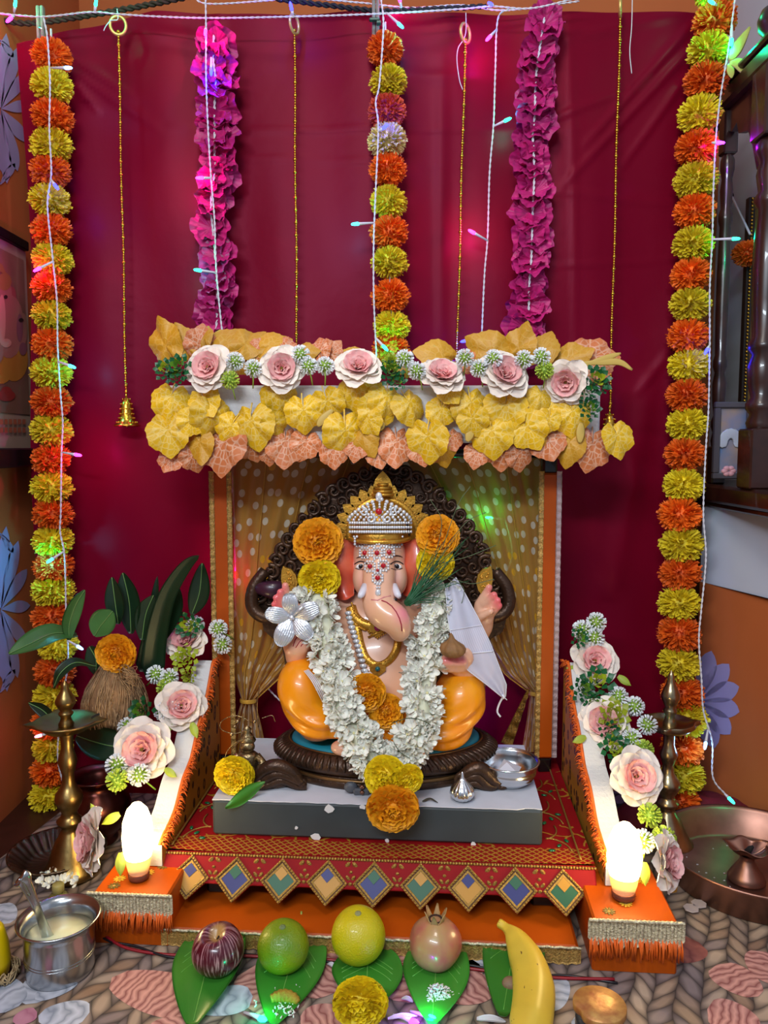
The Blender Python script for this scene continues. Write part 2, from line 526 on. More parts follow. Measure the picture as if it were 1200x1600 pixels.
LEAF = {'y': [leaf_mesh('yellow_leaf', m_lf_y, 7, .98, i) for i in range(4)], 'g': [leaf_mesh('gold_leaf', m_lf_g, 5, .8, i + 5) for i in range(3)],
        'p': [leaf_mesh('peach_leaf', m_lf_p, 7, .95, i + 9) for i in range(3)]}
m_sprig_d = mat('sprig_dark_green', '#14582c', .4, rand=.2); m_sprig_y = mat('sprig_lime', '#9aa822', .45, rand=.2)
m_sprig_g = mat('sprig_gold_green', '#5d8a22', .45, rand=.2)
def sprig_mesh(name, ms):
    mb = MB()
    for i in range(26):
        a = i * 2.4; f = (i + .5) / 26; th = .25 + 1.35 * f
        d = V((sin(th) * cos(a), sin(th) * sin(a), cos(th))); c = d * (.35 + .45 * f)
        t = V((-sin(a), cos(a), 0)); nrm = d.cross(t)
        L, W = .52, .25
        vs = [c, c + d * L * .5 + t * W + nrm * .03, c + d * L, c + d * L * .5 - t * W + nrm * .03, c + d * L * .5 - nrm * .05]
        mb.add(vs, [(0, 1, 4), (1, 2, 4), (2, 3, 4), (3, 0, 4)], 0 if f > .35 or len(ms) < 2 else 1, True)
    for i in range(6):
        a = i * 1.05; mb.tube([(0, 0, -.1), (.3 * cos(a), .3 * sin(a), .2), (.6 * cos(a), .6 * sin(a), .3)], .03, 4)
    return mb.mesh(name, ms)
SPRIG = {'d': sprig_mesh('dark_sprig', [m_sprig_d, m_sprig_g]), 'y': sprig_mesh('lime_sprig', [m_sprig_y]), 'm': sprig_mesh('gold_green_sprig', [m_sprig_d, m_sprig_y])}
def sprig(p, size, parent, kind='d', roll=0, tx=0, ty=0):
    return put(SPRIG[kind], 'leafy_sprig', face(p, size, roll, tx, ty), parent)

# metals and common
m_brass = mat('aged_brass', '#93794a', .34, 1, bump=.08, bscale=120, vary=.3, vscale=25)
m_gold = mat('bright_gold', '#d9a83a', .25, 1)
m_goldpaint = mat('gold_paint', '#cf9a3a', .35, .75, bump=.25, bscale=260, vary=.2, vscale=60)
m_silver = mat('silver', '#d9dde2', .22, 1)
m_steel = mat('stainless_steel', '#b6babd', .22, 1, vary=.05, vscale=60)
m_copper = mat('copper', '#93695a', .40, .9, vary=.35, vscale=14)
m_copperd = mat('dark_copper', '#6a3b34', .3, 1, vary=.3, vscale=14)
m_white_wire = mat('white_wire', '#d8d6de', .5)
m_dark = mat('black_plastic', '#0c0c0f', .35)
m_ruby = mat('red_gem', '#b0061c', .12, coat=.5)
m_wood = mat('dark_stained_wood', '#2e140d', .32, vary=.45, vscale=30, coat=.25)

# ------------------------------------------------------------------ the room: floor, walls, stencils
YB, XR, XL = 2.03, 0.855, -0.765
m_floor = mat('dark_stone_floor', '#3a1d14', .35, vary=.3, vscale=12)
m_wall = mat('terracotta_paint', '#b8602c', .75, bump=.12, bscale=30, vary=.12, vscale=3)
m_lav = mat('lavender_stencil_paint', '#a096c6', .75, vary=.06, vscale=8)
m_lime = mat('whitewash', '#c3c9d8', .8, bump=.15, bscale=25, vary=.05, vscale=5)
mb = MB(); mb.box((0.05, 1.1, -.02), (1.9, 2.2, .04)); structure('floor', mb, m_floor)
mb = MB(); mb.box((0.045, YB + .04, .9), (1.78, .08, 2.2)); structure('wall_back', mb, m_wall)
mb = MB(); mb.box((XL - .04, 1.1, .9), (.08, 2.0, 2.2)); w_left = structure('wall_left', mb, m_wall)
zc = PX(1103, 905, XR).z
LW0, LWS = V((.689, 1.583, 0)), -.31              # low thick part of the side wall, running slightly askew
def PW(px, py):                                    # sight line onto that face
    r = ray(px, py); t = (LW0.x - LWS * LW0.y) / (r.x - LWS * r.y)
    return V((r.x * t, r.y * t, EYE + r.z * t))
lwx = lambda y: LW0.x + LWS * (y - LW0.y)
zc = (PW(1103, 905).z + PW(1200, 942).z) / 2
def prism(x0, x1, y0, y1, z0, z1, mb):
    mb.slab([(lwx(y1) + x0, y1), (lwx(y0) + x0, y0), (x1, y0), (x1, y1)], z1 - z0, M=Mx.Translation((0, 0, (z0 + z1) / 2)))
ZLED = PX(1200, 800, .675).z - .013
mb = MB(); mb.box((XR + .04, 1.1, .95), (.08, 2.0, 2.1)); w_right = structure('wall_right', mb, m_lime)
mb = MB(); prism(0, XR - .0005, .95, 1.625, 0, zc, mb); P('terracotta_dado', mb, m_wall, w_right)['label'] = 'terracotta painted lower part'
mb = MB(); prism(.0008, XR - .0005, .95, 1.625, zc + .0002, ZLED, mb); P('whitewashed_ledge', mb, m_lime, w_right)['label'] = 'whitewashed part under the shelf'

def stencil(name, polys, mapper, nrm, parent):
    mb = MB()
    for poly in polys:
        pts = [mapper(*q) + V(nrm) * .0012 for q in poly]
        k = len(pts); c = sum(pts, V()) / k
        mb.add(pts + [c], [(i, (i + 1) % k, k) for i in range(k)], 0, False)
    o = P(name, mb, m_lav, parent); o['label'] = 'lavender stencilled flower'
def blade(x0, y0, x1, y1, w, n=12, sw=.62):
    out = []
    dx, dy = x1 - x0, y1 - y0; L = sqrt(dx * dx + dy * dy); nx, ny = -dy / L, dx / L
    pr = lambda t: w * (sin(pi * t ** 1.5) ** .8 + .06)
    for i in range(n + 1):
        t = i / n; out.append((x0 + dx * t + nx * pr(t), y0 + dy * t + ny * pr(t)))
    for i in range(n - 1, 0, -1):
        t = i / n; out.append((x0 + dx * t - nx * pr(t), y0 + dy * t - ny * pr(t)))
    return out
pr = [blade(1092, 1096, 1096 + 62 * cos(a), 1094 - 80 * sin(a), 15) for a in (1.32, .80, .28, -.22, -.72, -1.2)]
stencil('stencil_flower', pr, PW, (-.955, -.296, 0), w_right)
pl = []
for cy, s in ((150, 1.0), (930, 1.1)):
    pl += [blade(2, cy + 20 * s, 2 + 46 * cos(a), cy + 20 * s - 120 * s * sin(a), 9) for a in (1.4, .95, .5, .05, -.45, -.95, -1.35)]
    pl += [blade(0, cy - 90 * s, 22, cy - 60 * s, 5), blade(0, cy + 140 * s, 24, cy + 105 * s, 6)]
stencil('stencil_flower', pl, lambda x, y: PX(x - 1.5 if x > 1 else x - 6, y, XL), (1, 0, 0), w_left)

# ------------------------------------------------------------------ printed rug
def rug_material():
    m, nt, b = newmat('braid_print_rug')
    tc = nd(nt, 'ShaderNodeTexCoord'); mp = nd(nt, 'ShaderNodeMapping'); mp.inputs['Rotation'].default_value[2] = radians(24)
    nt.links.new(tc.outputs['Object'], mp.inputs[0])
    sp = nd(nt, 'ShaderNodeSeparateXYZ'); wb = nd(nt, 'ShaderNodeTexNoise'); wb.inputs['Scale'].default_value = 9; nt.links.new(tc.outputs['Object'], wb.inputs['Vector'])
    wm = nd(nt, 'ShaderNodeMix', data_type='VECTOR'); wm.inputs[0].default_value = .035; nt.links.new(mp.outputs[0], wm.inputs[4]); nt.links.new(wb.outputs['Color'], wm.inputs[5]); nt.links.new(wm.outputs[1], sp.inputs[0])
    cw, ch = .058, .029
    u = mth(nt, 'DIVIDE', sp.outputs[0], cw)
    fu = mth(nt, 'FRACT', mth(nt, 'ADD', u, 50.0)); s = mth(nt, 'ABSOLUTE', mth(nt, 'SUBTRACT', fu, .5))
    side = mth(nt, 'GREATER_THAN', fu, .5)
    t = mth(nt, 'ADD', mth(nt, 'ADD', mth(nt, 'DIVIDE', sp.outputs[1], ch), mth(nt, 'MULTIPLY', s, 2.1)), 50.0)
    t = mth(nt, 'ADD', t, mth(nt, 'MULTIPLY', side, .5))
    ft = mth(nt, 'FRACT', t)
    e1 = mth(nt, 'MULTIPLY', mth(nt, 'SUBTRACT', .5, mth(nt, 'ABSOLUTE', mth(nt, 'SUBTRACT', ft, .5))), 2.0)
    e2 = mth(nt, 'MULTIPLY', mth(nt, 'SUBTRACT', .25, mth(nt, 'ABSOLUTE', mth(nt, 'SUBTRACT', s, .25))), 4.0)
    e = mth(nt, 'MULTIPLY', mth(nt, 'POWER', e1, .5), mth(nt, 'POWER', e2, .5))
    cb = nd(nt, 'ShaderNodeCombineXYZ'); nt.links.new(mth(nt, 'FLOOR', t), cb.inputs[0]); nt.links.new(mth(nt, 'ADD', mth(nt, 'MULTIPLY', mth(nt, 'FLOOR', u), 2.0), side), cb.inputs[1])
    wn = nd(nt, 'ShaderNodeTexWhiteNoise'); nt.links.new(cb.outputs[0], wn.inputs['Vector'])
    cr = nd(nt, 'ShaderNodeValToRGB'); el = cr.color_ramp.elements
    el[0].color = (*lin('#86705f'), 1); el[1].color = (*lin('#b3967a'), 1)
    for p, c in ((.25, '#9a8068'), (.45, '#827270'), (.62, '#b8a088'), (.8, '#8a6a54')):
        q = el.new(p); q.color = (*lin(c), 1)
    n2 = nd(nt, 'ShaderNodeTexNoise'); n2.inputs['Scale'].default_value = 6; nt.links.new(tc.outputs['Object'], n2.inputs['Vector'])
    nt.links.new(mth(nt, 'MULTIPLY_ADD', wn.outputs['Value'], .5, mth(nt, 'MULTIPLY', n2.outputs['Fac'], .5)), cr.inputs[0])
    f = mth(nt, 'MINIMUM', mth(nt, 'MULTIPLY', e, 1.5), 1.0)
    c = mixc(nt, f, lin('#2c2220'), cr.outputs[0])
    nt.links.new(c, b.inputs['Base Color']); b.inputs['Roughness'].default_value = .75
    return m
m_rug = rug_material()
rug_pts = [PZ(-60, 1400, 0), PZ(0, 1343, 0), PZ(110, 1258, 0)]
rug_poly = [(-.745, .35), (-.745, rug_pts[1].y - .02), (rug_pts[1].x, rug_pts[1].y), (rug_pts[2].x, rug_pts[2].y), (-.55, 1.62), (.84, 1.62), (.84, .35)]
rug = T('printed_rug', 'brown rug printed with cable braids and big pink and grey flowers', 'rug', (0, 1, 0))
mb = MB(); k = len(rug_poly)
mb.add([(x, y, .002) for x, y in rug_poly] + [(x, y, 0) for x, y in rug_poly], [tuple(reversed(range(k)))] + [(i, (i + 1) % k, (i + 1) % k + k, i + k) for i in range(k)], 0, False)
P('rug_field', mb, m_rug, rug)
def petal_print(name, base, dark, period=.011):
    m, nt, b = newmat(name)
    at = nd(nt, 'ShaderNodeAttribute', attribute_name='UVp'); sp = nd(nt, 'ShaderNodeSeparateXYZ'); nt.links.new(at.outputs['Vector'], sp.inputs[0])
    no = nd(nt, 'ShaderNodeTexNoise'); no.inputs['Scale'].default_value = 28; tc = nd(nt, 'ShaderNodeTexCoord'); nt.links.new(tc.outputs['Object'], no.inputs['Vector'])
    v = mth(nt, 'ADD', mth(nt, 'DIVIDE', sp.outputs[1], period), mth(nt, 'MULTIPLY', no.outputs['Fac'], 3.0))
    f = mth(nt, 'MULTIPLY', mth(nt, 'PINGPONG', v, .5), 2.0)
    f = mth(nt, 'MINIMUM', mth(nt, 'POWER', f, .6), 1.0)
    c = mixc(nt, f, lin(dark), lin(base)); nt.links.new(c, b.inputs['Base Color']); b.inputs['Roughness'].default_value = .75
    return m
m_pp = petal_print('rug_petal_pink', '#d39a8c', '#7c3a3a'); m_pg = petal_print('rug_petal_grey', '#c6cad6', '#868d9c', .02)
m_pr = petal_print('rug_petal_rust', '#9a5a4e', '#6a3434', .03); m_pc = petal_print('rug_petal_centre', '#c98a9a', '#b06a80', .03)
def rug_petal(px0, py0, px1, py1, w, m, z=.0026):     # base and tip seen in the photograph, width in metres
    a, b = PZ(px0, py0), PZ(px1, py1); d = b - a; L = d.length; d.normalize(); n = V((-d.y, d.x, 0)); mb = MB()
    def fn(u, v):
        e = (u - .5) * 2; t = v
        ww = w * sqrt(max(0, 1 - (2 * t - 1) ** 2)) ** .8 * (.75 + .35 * t)
        p = a + d * (L * t) + n * (e * ww); return (p.x, p.y, z)
    vs0 = len(mb.v); mb.grid(fn, 8, 14, uv=True)
    mb.uv = [((u - .5) * 2 * w, v * L) for u, v in mb.uv]
    o = P('printed_petal', mb, m, rug)
for i, q in enumerate([(175, 1530, 325, 1575, .042, m_pp), (290, 1480, 370, 1455, .03, m_pp), (300, 1600, 240, 1640, .04, m_pp), (300, 1575, 395, 1560, .03, m_pg),
          (40, 1572, 85, 1520, .03, m_pg), (60, 1590, 140, 1585, .026, m_pg), (30, 1575, -30, 1545, .035, m_pg), (55, 1565, 120, 1530, .02, m_pg),
          (455, 1590, 400, 1510, .05, m_pp), (470, 1560, 540, 1490, .045, m_pp), (640, 1570, 610, 1480, .045, m_pp), (690, 1560, 760, 1530, .04, m_pp), (560, 1600, 470, 1620, .05, m_pp),
          (1185, 1560, 1120, 1510, .034, m_pp), (1190, 1610, 1105, 1580, .036, m_pp), (1200, 1540, 1195, 1490, .03, m_pp), (1040, 1500, 1092, 1475, .03, m_pr),
          (735, 1500, 700, 1560, .035, m_pp), (880, 1530, 850, 1580, .022, m_pg), (900, 1590, 960, 1640, .03, m_pg), (15, 1445, 0, 1415, .02, m_pg),
          (740, 1520, 770, 1490, .022, m_pg)]):
    rug_petal(*q, z=.0026 + .0002 * (i % 4))
rug_petal(20, 1600, 58, 1585, .016, m_pc, z=.0036)

# ------------------------------------------------------------------ red satin backdrop
def satin(name, col, rough=.42):
    m, nt, b = newmat(name)
    b.inputs['Base Color'].default_value = (*col, 1); b.inputs['Roughness'].default_value = rough
    b.inputs['Specular IOR Level'].default_value = .20; b.inputs['Specular Tint'].default_value = (1, .3, .45, 1)
    tc = nd(nt, 'ShaderNodeTexCoord'); n = nd(nt, 'ShaderNodeTexNoise'); n.inputs['Scale'].default_value = 4; n.inputs['Detail'].default_value = 6
    nt.links.new(tc.outputs['Object'], n.inputs['Vector'])
    bp = nd(nt, 'ShaderNodeBump'); bp.inputs['Strength'].default_value = .25; bp.inputs['Distance'].default_value = .02
    nt.links.new(n.outputs['Fac'], bp.inputs['Height']); nt.links.new(bp.outputs[0], b.inputs['Normal'])
    return m
m_satin = satin('crimson_satin', (.152, .0009, .0135))
YC = 1.60
def seg_ridge(x, z, a, b, w, amp):
    dx, dz = b[0] - a[0], b[2] - a[2]; L2 = dx * dx + dz * dz
    t = ((x - a[0]) * dx + (z - a[2]) * dz) / L2
    if t < -.15 or t > 1.15: return 0
    tt = min(1, max(0, t)); d2 = (x - a[0] - dx * t) ** 2 + (z - a[2] - dz * t) ** 2
    return amp * exp(-d2 / (w * w)) * sin(pi * min(1, max(0, (t + .15) / 1.3))) ** .5
rid = [(PY(a, b, YC), PY(c, d, YC), w * .6, am * .8) for a, b, c, d, w, am in (
    (1090, 30, 930, 210, .013, .010), (1095, 60, 900, 270, .011, .009), (1080, 110, 980, 250, .010, .007), (1090, 20, 900, 60, .015, .006), (960, 150, 840, 200, .012, .006),
    (70, 60, 200, 150, .014, .008), (80, 90, 230, 190, .012, .006), (60, 50, 300, 60, .02, .006), (100, 110, 150, 170, .010, .007),
    (600, 120, 760, 125, .02, .004), (330, 205, 900, 205, .008, .003), (330, 245, 700, 260, .006, .002), (840, 420, 1050, 405, .006, .003), (840, 300, 1080, 320, .012, .003),
    (960, 640, 990, 760, .03, .008), (1000, 610, 1040, 560, .014, .006), (900, 750, 960, 900, .03, .006), (340, 60, 330, 480, .02, .006), (690, 140, 690, 520, .02, .005), (890, 100, 900, 560, .012, .004),
    (1010, 620, 960, 900, .04, .01))]
x0c, x1c = PY(45, 500, YC).x, PY(1092, 300, YC).x
def cloth_fn(u, v):
    x = x0c + (x1c - x0c) * u
    ztop = 1.60 if x > -.45 else 1.60 - .055 * (-.45 - x) / .28
    z = .0 + ztop * v
    y = YC + .006 * sin(x * 14 + 1.5 * sin(z * 3)) + .004 * sin(x * 31 + z * 4) + .008 * mnoise.noise((x * 2.5, z * 2.5, 3)) + .003 * mnoise.noise((x * 9, z * 5, 7))
    for r in rid: y -= seg_ridge(x, z, *r)
    if v < .02: y -= .0
    x += .006 * sin(z * 7) * (1 if u < .02 else 0)
    return (x, y, z + .001)
mb = MB(); mb.grid(cloth_fn, 200, 230)
tag(P('backdrop_cloth', mb, m_satin), 'crimson satin cloth hanging across the back as a backdrop', 'cloth')

# rope the cloth hangs on, and the two wooden pegs
m_rope = mat('brown_rope', '#3a2a22', .8)
mb = MB(); twist(mb, spline([PY(-10, 30, 1.63), PY(50, 36, 1.63), PY(150, 22, 1.63), PY(260, 2, 1.63), PY(330, -14, 1.63)], 30), .004, .03)
tag(P('rope', mb, m_rope), 'dark brown twisted rope holding the top corner of the red backdrop', 'rope')
mb = MB(); twist(mb, spline([PY(430, -2, 1.575), PY(560, 14, 1.575), PY(600, 17, 1.575), PY(680, 14, 1.575), PY(760, 10, 1.575)], 30), .0035, .03)
tag(P('cord', mb, mat('black_cord', '#15171c', .7)), 'short black twisted cord crossing the peg above the middle marigold garland', 'cord')
m_peg = mat('grey_wood_peg', '#7d736c', .7, vary=.2, vscale=60)
for x, y0, y1, lb in ((64, 10, 70, 'grey wooden clothes peg above the garland beside the framed picture'), (587, -8, 62, 'grey wooden clothes peg above the middle marigold garland')):
    t = T('clothes_peg', lb, 'peg', PY(x, y1, 1.565), 'clothes pegs on the rope')
    for s in (-1, 1):
        mb = MB(); a, b = PY(x + 3.6 * s, y0, 1.565), PY(x + 2.6 * s, y1, 1.565)
        mb.box((a + b) / 2, (.0066, .011, a.z - b.z), bev=.0015); P('peg_half', mb, m_peg, t)
    mb = MB(); mb.lathe([(.0045, -.006), (.006, -.003), (.006, .003), (.0045, .006)], 12, Mx.Translation(PY(x, (y0 + y1) / 2 + 6, 1.565)) @ Mx.Rotation(pi / 2, 4, 'Y')); P('spring', mb, m_steel, t)
mb = MB(); mb.box(PY(585, 31, 1.552), (.02, .008, .007), bev=.002); mb.box(PY(592, 36, 1.552), (.008, .01, .004))
tag(P('green_clip', mb, mat('green_plastic', '#0d4a3c', .4)), 'small dark green clip on the peg above the middle garland', 'clip')

# ------------------------------------------------------------------ marigold garlands
def garland(label, seq, size, Yf, asp=.85):
    t = T('marigold_garland', label, 'garland', PY(seq[-1][0], seq[-1][1], Yf(seq[-1][1])), 'marigold garlands on the backdrop')
    pts = [PY(x, y, Yf(y)) for x, y, k in seq]
    mb = MB(); mb.tube([pts[0] + V((0, 0, .05))] + pts, .002, 5); P('thread', mb, m_white_wire, t)
    for (x, y, k), p in zip(seq, pts):
        s = mpx(p, size / 2) * rnd.uniform(.96, 1.05)
        M = Mx.Translation(p) @ Mx.Rotation(rnd.uniform(-.18, .18), 4, 'Y') @ Mx.Rotation(rnd.uniform(-.2, .2), 4, 'X') @ Mx.Rotation(rnd.uniform(0, 6.28), 4, 'Z') @ Mx.Diagonal((s, s, s * asp / .82, 1))
        o = put(rnd.choice(POM[k]), 'pompom_flower', M, t)
    return t
ls = [88, 135, 183, 228, 268, 313, 360, 405, 450, 493, 538, 582, 628, 672, 717, 761, 803, 845, 885, 922, 963, 1008, 1048, 1088, 1128, 1165, 1203, 1243, 1278]
lx = [81, 82, 82, 80, 79, 78, 81, 82, 81, 81, 81, 80, 81, 80, 80, 81, 83, 83, 84, 83, 83, 90, 86, 85, 82, 82, 80, 77, 76]
garland('orange and yellow pompom garland with a white wire, hanging beside the framed picture', [(x, y, 'oy'[i % 2]) for i, (x, y) in enumerate(zip(lx, ls))], 62, lambda y: 1.545)
garland('short marigold garland above the canopy, with bulb light painted into two pompoms', [(602, 77, 'o'), (607, 128, 'y'), (605, 174, 'p'), (605, 220, 'c'), (606, 265, 'o'), (607, 316, 'y'), (608, 364, 'o'), (609, 410, 'y'), (610, 462, 'o'), (612, 510, 'y'), (611, 548, 'o')], 60, lambda y: 1.555)
rs = [(1118, -14, 'y'), (1117, 33, 'o'), (1108, 80, 'y'), (1103, 128, 'o'), (1093, 179, 'y'), (1088, 231, 'o'), (1087, 282, 'y'), (1085, 330, 'o'), (1083, 381, 'y'), (1079, 430, 'o'), (1078, 476, 'y'), (1075, 525, 'o'), (1076, 571, 'y'), (1073, 618, 'o'), (1073, 663, 'y'), (1070, 710, 'o'), (1068, 758, 'y'), (1062, 804, 'o'), (1065, 851, 'y'), (1063, 896, 'o'), (1061, 942, 'y'), (1061, 989, 'o'), (1060, 1037, 'y'), (1066, 1082, 'o'), (1072, 1122, 'y'), (1066, 1168, 'o'), (1068, 1211, 'y'), (1063, 1253, 'o'), (1068, 1288, 'y')]
gr = garland('orange and yellow pompom garland hanging next to the dark wooden shelf', rs, 64, lambda y: 1.55 - .10 * max(0, y - 600) / 690, .88)
# leaf tails sticking out of the garland next to the shelf
m_tail = mat('pale_leaf_fabric', '#b9bd5c', .5, vary=.15, vscale=20)
for pts, w in (([(1140, 95), (1152, 75), (1172, 42)], 7), ([(1140, 98), (1155, 100), (1168, 112), (1165, 125)], 8), ([(1138, 100), (1142, 112), (1143, 122)], 5)):
    mb = MB(); sp_ = spline([PY(x, y, 1.50) for x, y in pts], 10)
    mb.tube(sp_, [mpx(sp_[0], w) * (.25 + sin(pi * min(1, i / 10 + .02)) ** 1.0) for i in range(11)], 8, flat=.08, ref=(0, 1, 0)); P('leaf_tail', mb, m_tail, gr)

# ------------------------------------------------------------------ magenta ruffle garlands
def ruffles(label, seq, size):
    pts = [PY(x, y, 1.56) for x, y in seq]
    t = T('silk_ruffle_garland', label, 'garland', pts[-1], 'magenta ruffle garlands')
    mb = MB(); twist(mb, [p + V((0, -.016, 0)) for p in spline(pts, 40)], .0016, .02); P('cord', mb, m_white_wire, t)
    for i, p in enumerate(pts):
        for q in range(2):
            s = mpx(p, size / 2) * rnd.uniform(.85, 1.1)
            put(rnd.choice(RUF), 'ruffle_flower', face(p + V((rnd.uniform(-.008, .008), -.004 * q, rnd.uniform(-.008, .008) - .012 * q)), s, rnd.uniform(0, 360), rnd.uniform(-38, -12) if q else rnd.uniform(5, 38), rnd.uniform(-25, 25)), t)
    return t
ruffles('magenta silk ruffle garland nearer the framed picture, with pink and blue light bulbs', [(337, 62), (336, 98), (340, 135), (338, 170), (338, 205), (338, 240), (338, 275), (333, 312), (334, 348), (338, 388), (340, 425), (342, 460), (342, 492), (340, 520)], 66)
ruffles('magenta silk ruffle garland nearer the wooden shelf, on a plain white cord', [(848, 35), (842, 75), (836, 115), (834, 150), (833, 185), (830, 218), (832, 255), (832, 290), (830, 330), (829, 365), (828, 405), (825, 440), (824, 478), (823, 512), (822, 545)], 68)

# ------------------------------------------------------------------ beaded chains with rings and bells
def bell(p, s, t):
    ZF = 2.05
    prof = [(.10, 1.0), (.16, .97), (.30, .90), (.40, .78), (.44, .62), (.50, .42), (.60, .22), (.78, .08), (.95, .02), (.97, -.02), (.88, -.03), (.6, .12), (.42, .4), (.3, .8), (0, .86)]
    mb = MB(); mb.lathe([(r * s, z * ZF * s) for r, z in prof], 28, Mx.Translation(p))
    for z, r, n in ((.95, .28, 8), (.78, .41, 12), (.60, .45, 14), (.42, .51, 14), (.27, .58, 16), (.12, .74, 20)):
        for i in range(n):
            a = 2 * pi * i / n; mb.ell(p + V((r * s * cos(a), r * s * sin(a), z * ZF * s)), .07 * s, 6, 4)
    mb.tube([p + V((0, 0, 2.0 * s)), p + V((0, 0, 2.4 * s))], .08 * s, 8)
    mb.ell(p + V((0, 0, 2.5 * s)), .14 * s, 8, 6)
    b = P('bell', mb, m_gold, t)
    mb = MB(); mb.tube([p + V((0, 0, 1.8 * s)), p + V((0, 0, .05 * s))], .05 * s, 6); mb.ell(p + V((0, 0, .0)), .13 * s, 8, 6); P('clapper', mb, m_gold, b)
def chain(label, x0, y0, x1, y1, ring, isbell):
    Y = 1.56
    a, b = PY(x0, y0, Y), PY(x1, y1, Y)
    t = T('bead_chain', label, 'bead chain', b, 'gold bead chains')
    R = mpx(a, 12)
    mb = MB(); c = a + V((0, 0, R * .8))
    tl = Mx.Translation(c) @ Mx.Rotation(radians(ring), 4, 'Z')
    mb.tube([tl @ V((R * cos(q), 0, R * 1.15 * sin(q))) for q in [2 * pi * i / 28 for i in range(29)]], R * .2, 8, cap=False); P('ring', mb, m_brassring, t)
    mb = MB(); L = (a - b).length; n = int(L / .0048)
    mb.tube([a, b], .0008, 4)
    for i in range(n + 1):
        p = a.lerp(b, i / n) + V((.0008 * sin(i * .09), 0, 0)); big = i % 5 == 0
        mb.ell(p, .0041 if big else .0027, 6 if not big else 8, 4 if not big else 6)
    P('bead_strand', mb, m_gold, t, kind='stuff')
    if isbell:
        s = mpx(b, 21); bell(b - V((0, 0, s * 2.6)), s, t)
m_brassring = mat('pale_gold_ring', '#d8b86a', .35, .6)
chain('gold bead chain with a bell, hanging clear over the plain red cloth', 185, 50, 197, 610, 10, True)
chain('gold bead chain ending behind the canopy above the pink roses, no bell in sight', 460, 48, 464, 560, 62, False)
chain('gold bead chain beside the zigzag white wire, its ring tied with loose white thread', 727, 62, 714, 560, 48, False)
chain('gold bead chain whose bell hides behind the canopy leaves next to the shelf', 969, 22, 953, 634, 72, True)
def thread(label, pts, r=.0009, Y=1.555, m=None, name='white_thread'):
    mb = MB(); mb.tube(spline([PY(x, y, Y) for x, y in pts], 8 * len(pts)), r, 5)
    return tag(P(name, mb, m or m_white_wire), label, 'thread', 'loose white threads')
thread('loose white thread dangling at the ring beside the zigzag white wire', [(728, 20), (728, 48), (724, 62), (716, 75), (714, 95), (718, 125), (723, 140)])
thread('straight white thread hanging next to the gold chain by the shelf', [(988, -5), (987, 40), (984, 80), (987, 115)])
thread('short white thread tying the ring of the chain over the plain red cloth', [(183, 14), (184, 30), (174, 32), (166, 40), (162, 48)])

# ------------------------------------------------------------------ strings of light
LED = {'pink': '#ff10c0', 'blue': '#1018ff', 'teal': '#00ffb0', 'cyan': '#20d8ff', 'white': '#70b0ff', 'purple': '#a010ff', 'blush': '#ff7090'}
LE = {}
for k, h in LED.items():
    m, nt, b = newmat('led_' + k); c = lin(h)
    b.inputs['Base Color'].default_value = (.04, .04, .04, 1)
    b.inputs['Emission Color'].default_value = (*[x * .985 + .015 for x in c], 1)
    b.inputs['Emission Strength'].default_value = {'white': 9, 'cyan': 9, 'teal': 10, 'blush': 8}.get(k, 14)
    LE[k] = m
def glow(p, k, parent, e=.1):
    l = bpy.data.lights.new('bulb_light', 'POINT'); c = lin(LED[k]); l.color = c; l.energy = e; l.shadow_soft_size = .004
    o = bpy.data.objects.new('bulb_light', l); COL.objects.link(o); setm(o, Mx.Translation(p), parent)
def lights(label, pts, bulbs, Y=1.50, Yf=None, r=.0012):
    Yf = Yf or (lambda y: Y)
    path = spline([PY(x, y, Yf(y)) for x, y in pts], 12 * len(pts))
    mid = path[len(path) // 2]
    t = T('light_string', label, 'string lights', path[-1], 'white wires with coloured bulbs')
    mb = MB(); twist(mb, path, r, .022); P('wire', mb, m_white_wire, t)
    for bx, by, tx, ty, k in bulbs:
        a, b = PY(bx, by, Yf(by)), PY(tx, ty, Yf(ty) - .006)
        d = (b - a); L = d.length; d = d.normalized() if L > 1e-4 else V((0, -1, 0))
        L = max(L, .016)
        b = a + d * L
        h = MB(); h.tube([a, a + d * (L - .011), b - d * .008], [.0017, .0026, .0032], 8)
        Q = d.to_track_quat('Z', 'Y').to_matrix().to_4x4()
        hs = P('led_bulb', h, m_white_wire, t)
        g = MB(); g.lathe([(0.0003, .008), (.0022, .006), (.0031, .001), (.0032, -.006), (.0005, -.008)], 10, Mx.Translation(b) @ Q); P('bulb_lens', g, LE[k], hs)['label'] = 'glowing ' + k + ' tip'
        glow(b + d * .011 + V((0, .006, 0)), k, t, .012 if ty > 1200 else .015 if k == 'blush' else .14 if k == 'white' else .3)
    return t
lights('white light wire running level across the top above all the garlands', [(-20, 18), (20, 23), (70, 26), (140, 19), (185, 22), (250, 26), (330, 28), (460, 26), (600, 21), (720, 14), (770, 10), (830, 13), (905, -4)],
       [(23, 23, 14, 31, 'pink'), (458, 25, 456, 16, 'blue'), (772, 10, 769, 8, 'blue'), (605, 21, 626, 40, 'cyan'), (22, 20, 24, 4, 'teal'), (148, 18, 150, 3, 'teal')], Y=1.53)
lights('second white wire sagging at the very top of the backdrop, without a lit bulb', [(300, -8), (330, 6), (470, -2), (560, 4), (640, 12), (720, 8), (790, 16), (905, 2)], [(628, 16, 624, -3, 'pink')], Y=1.575)
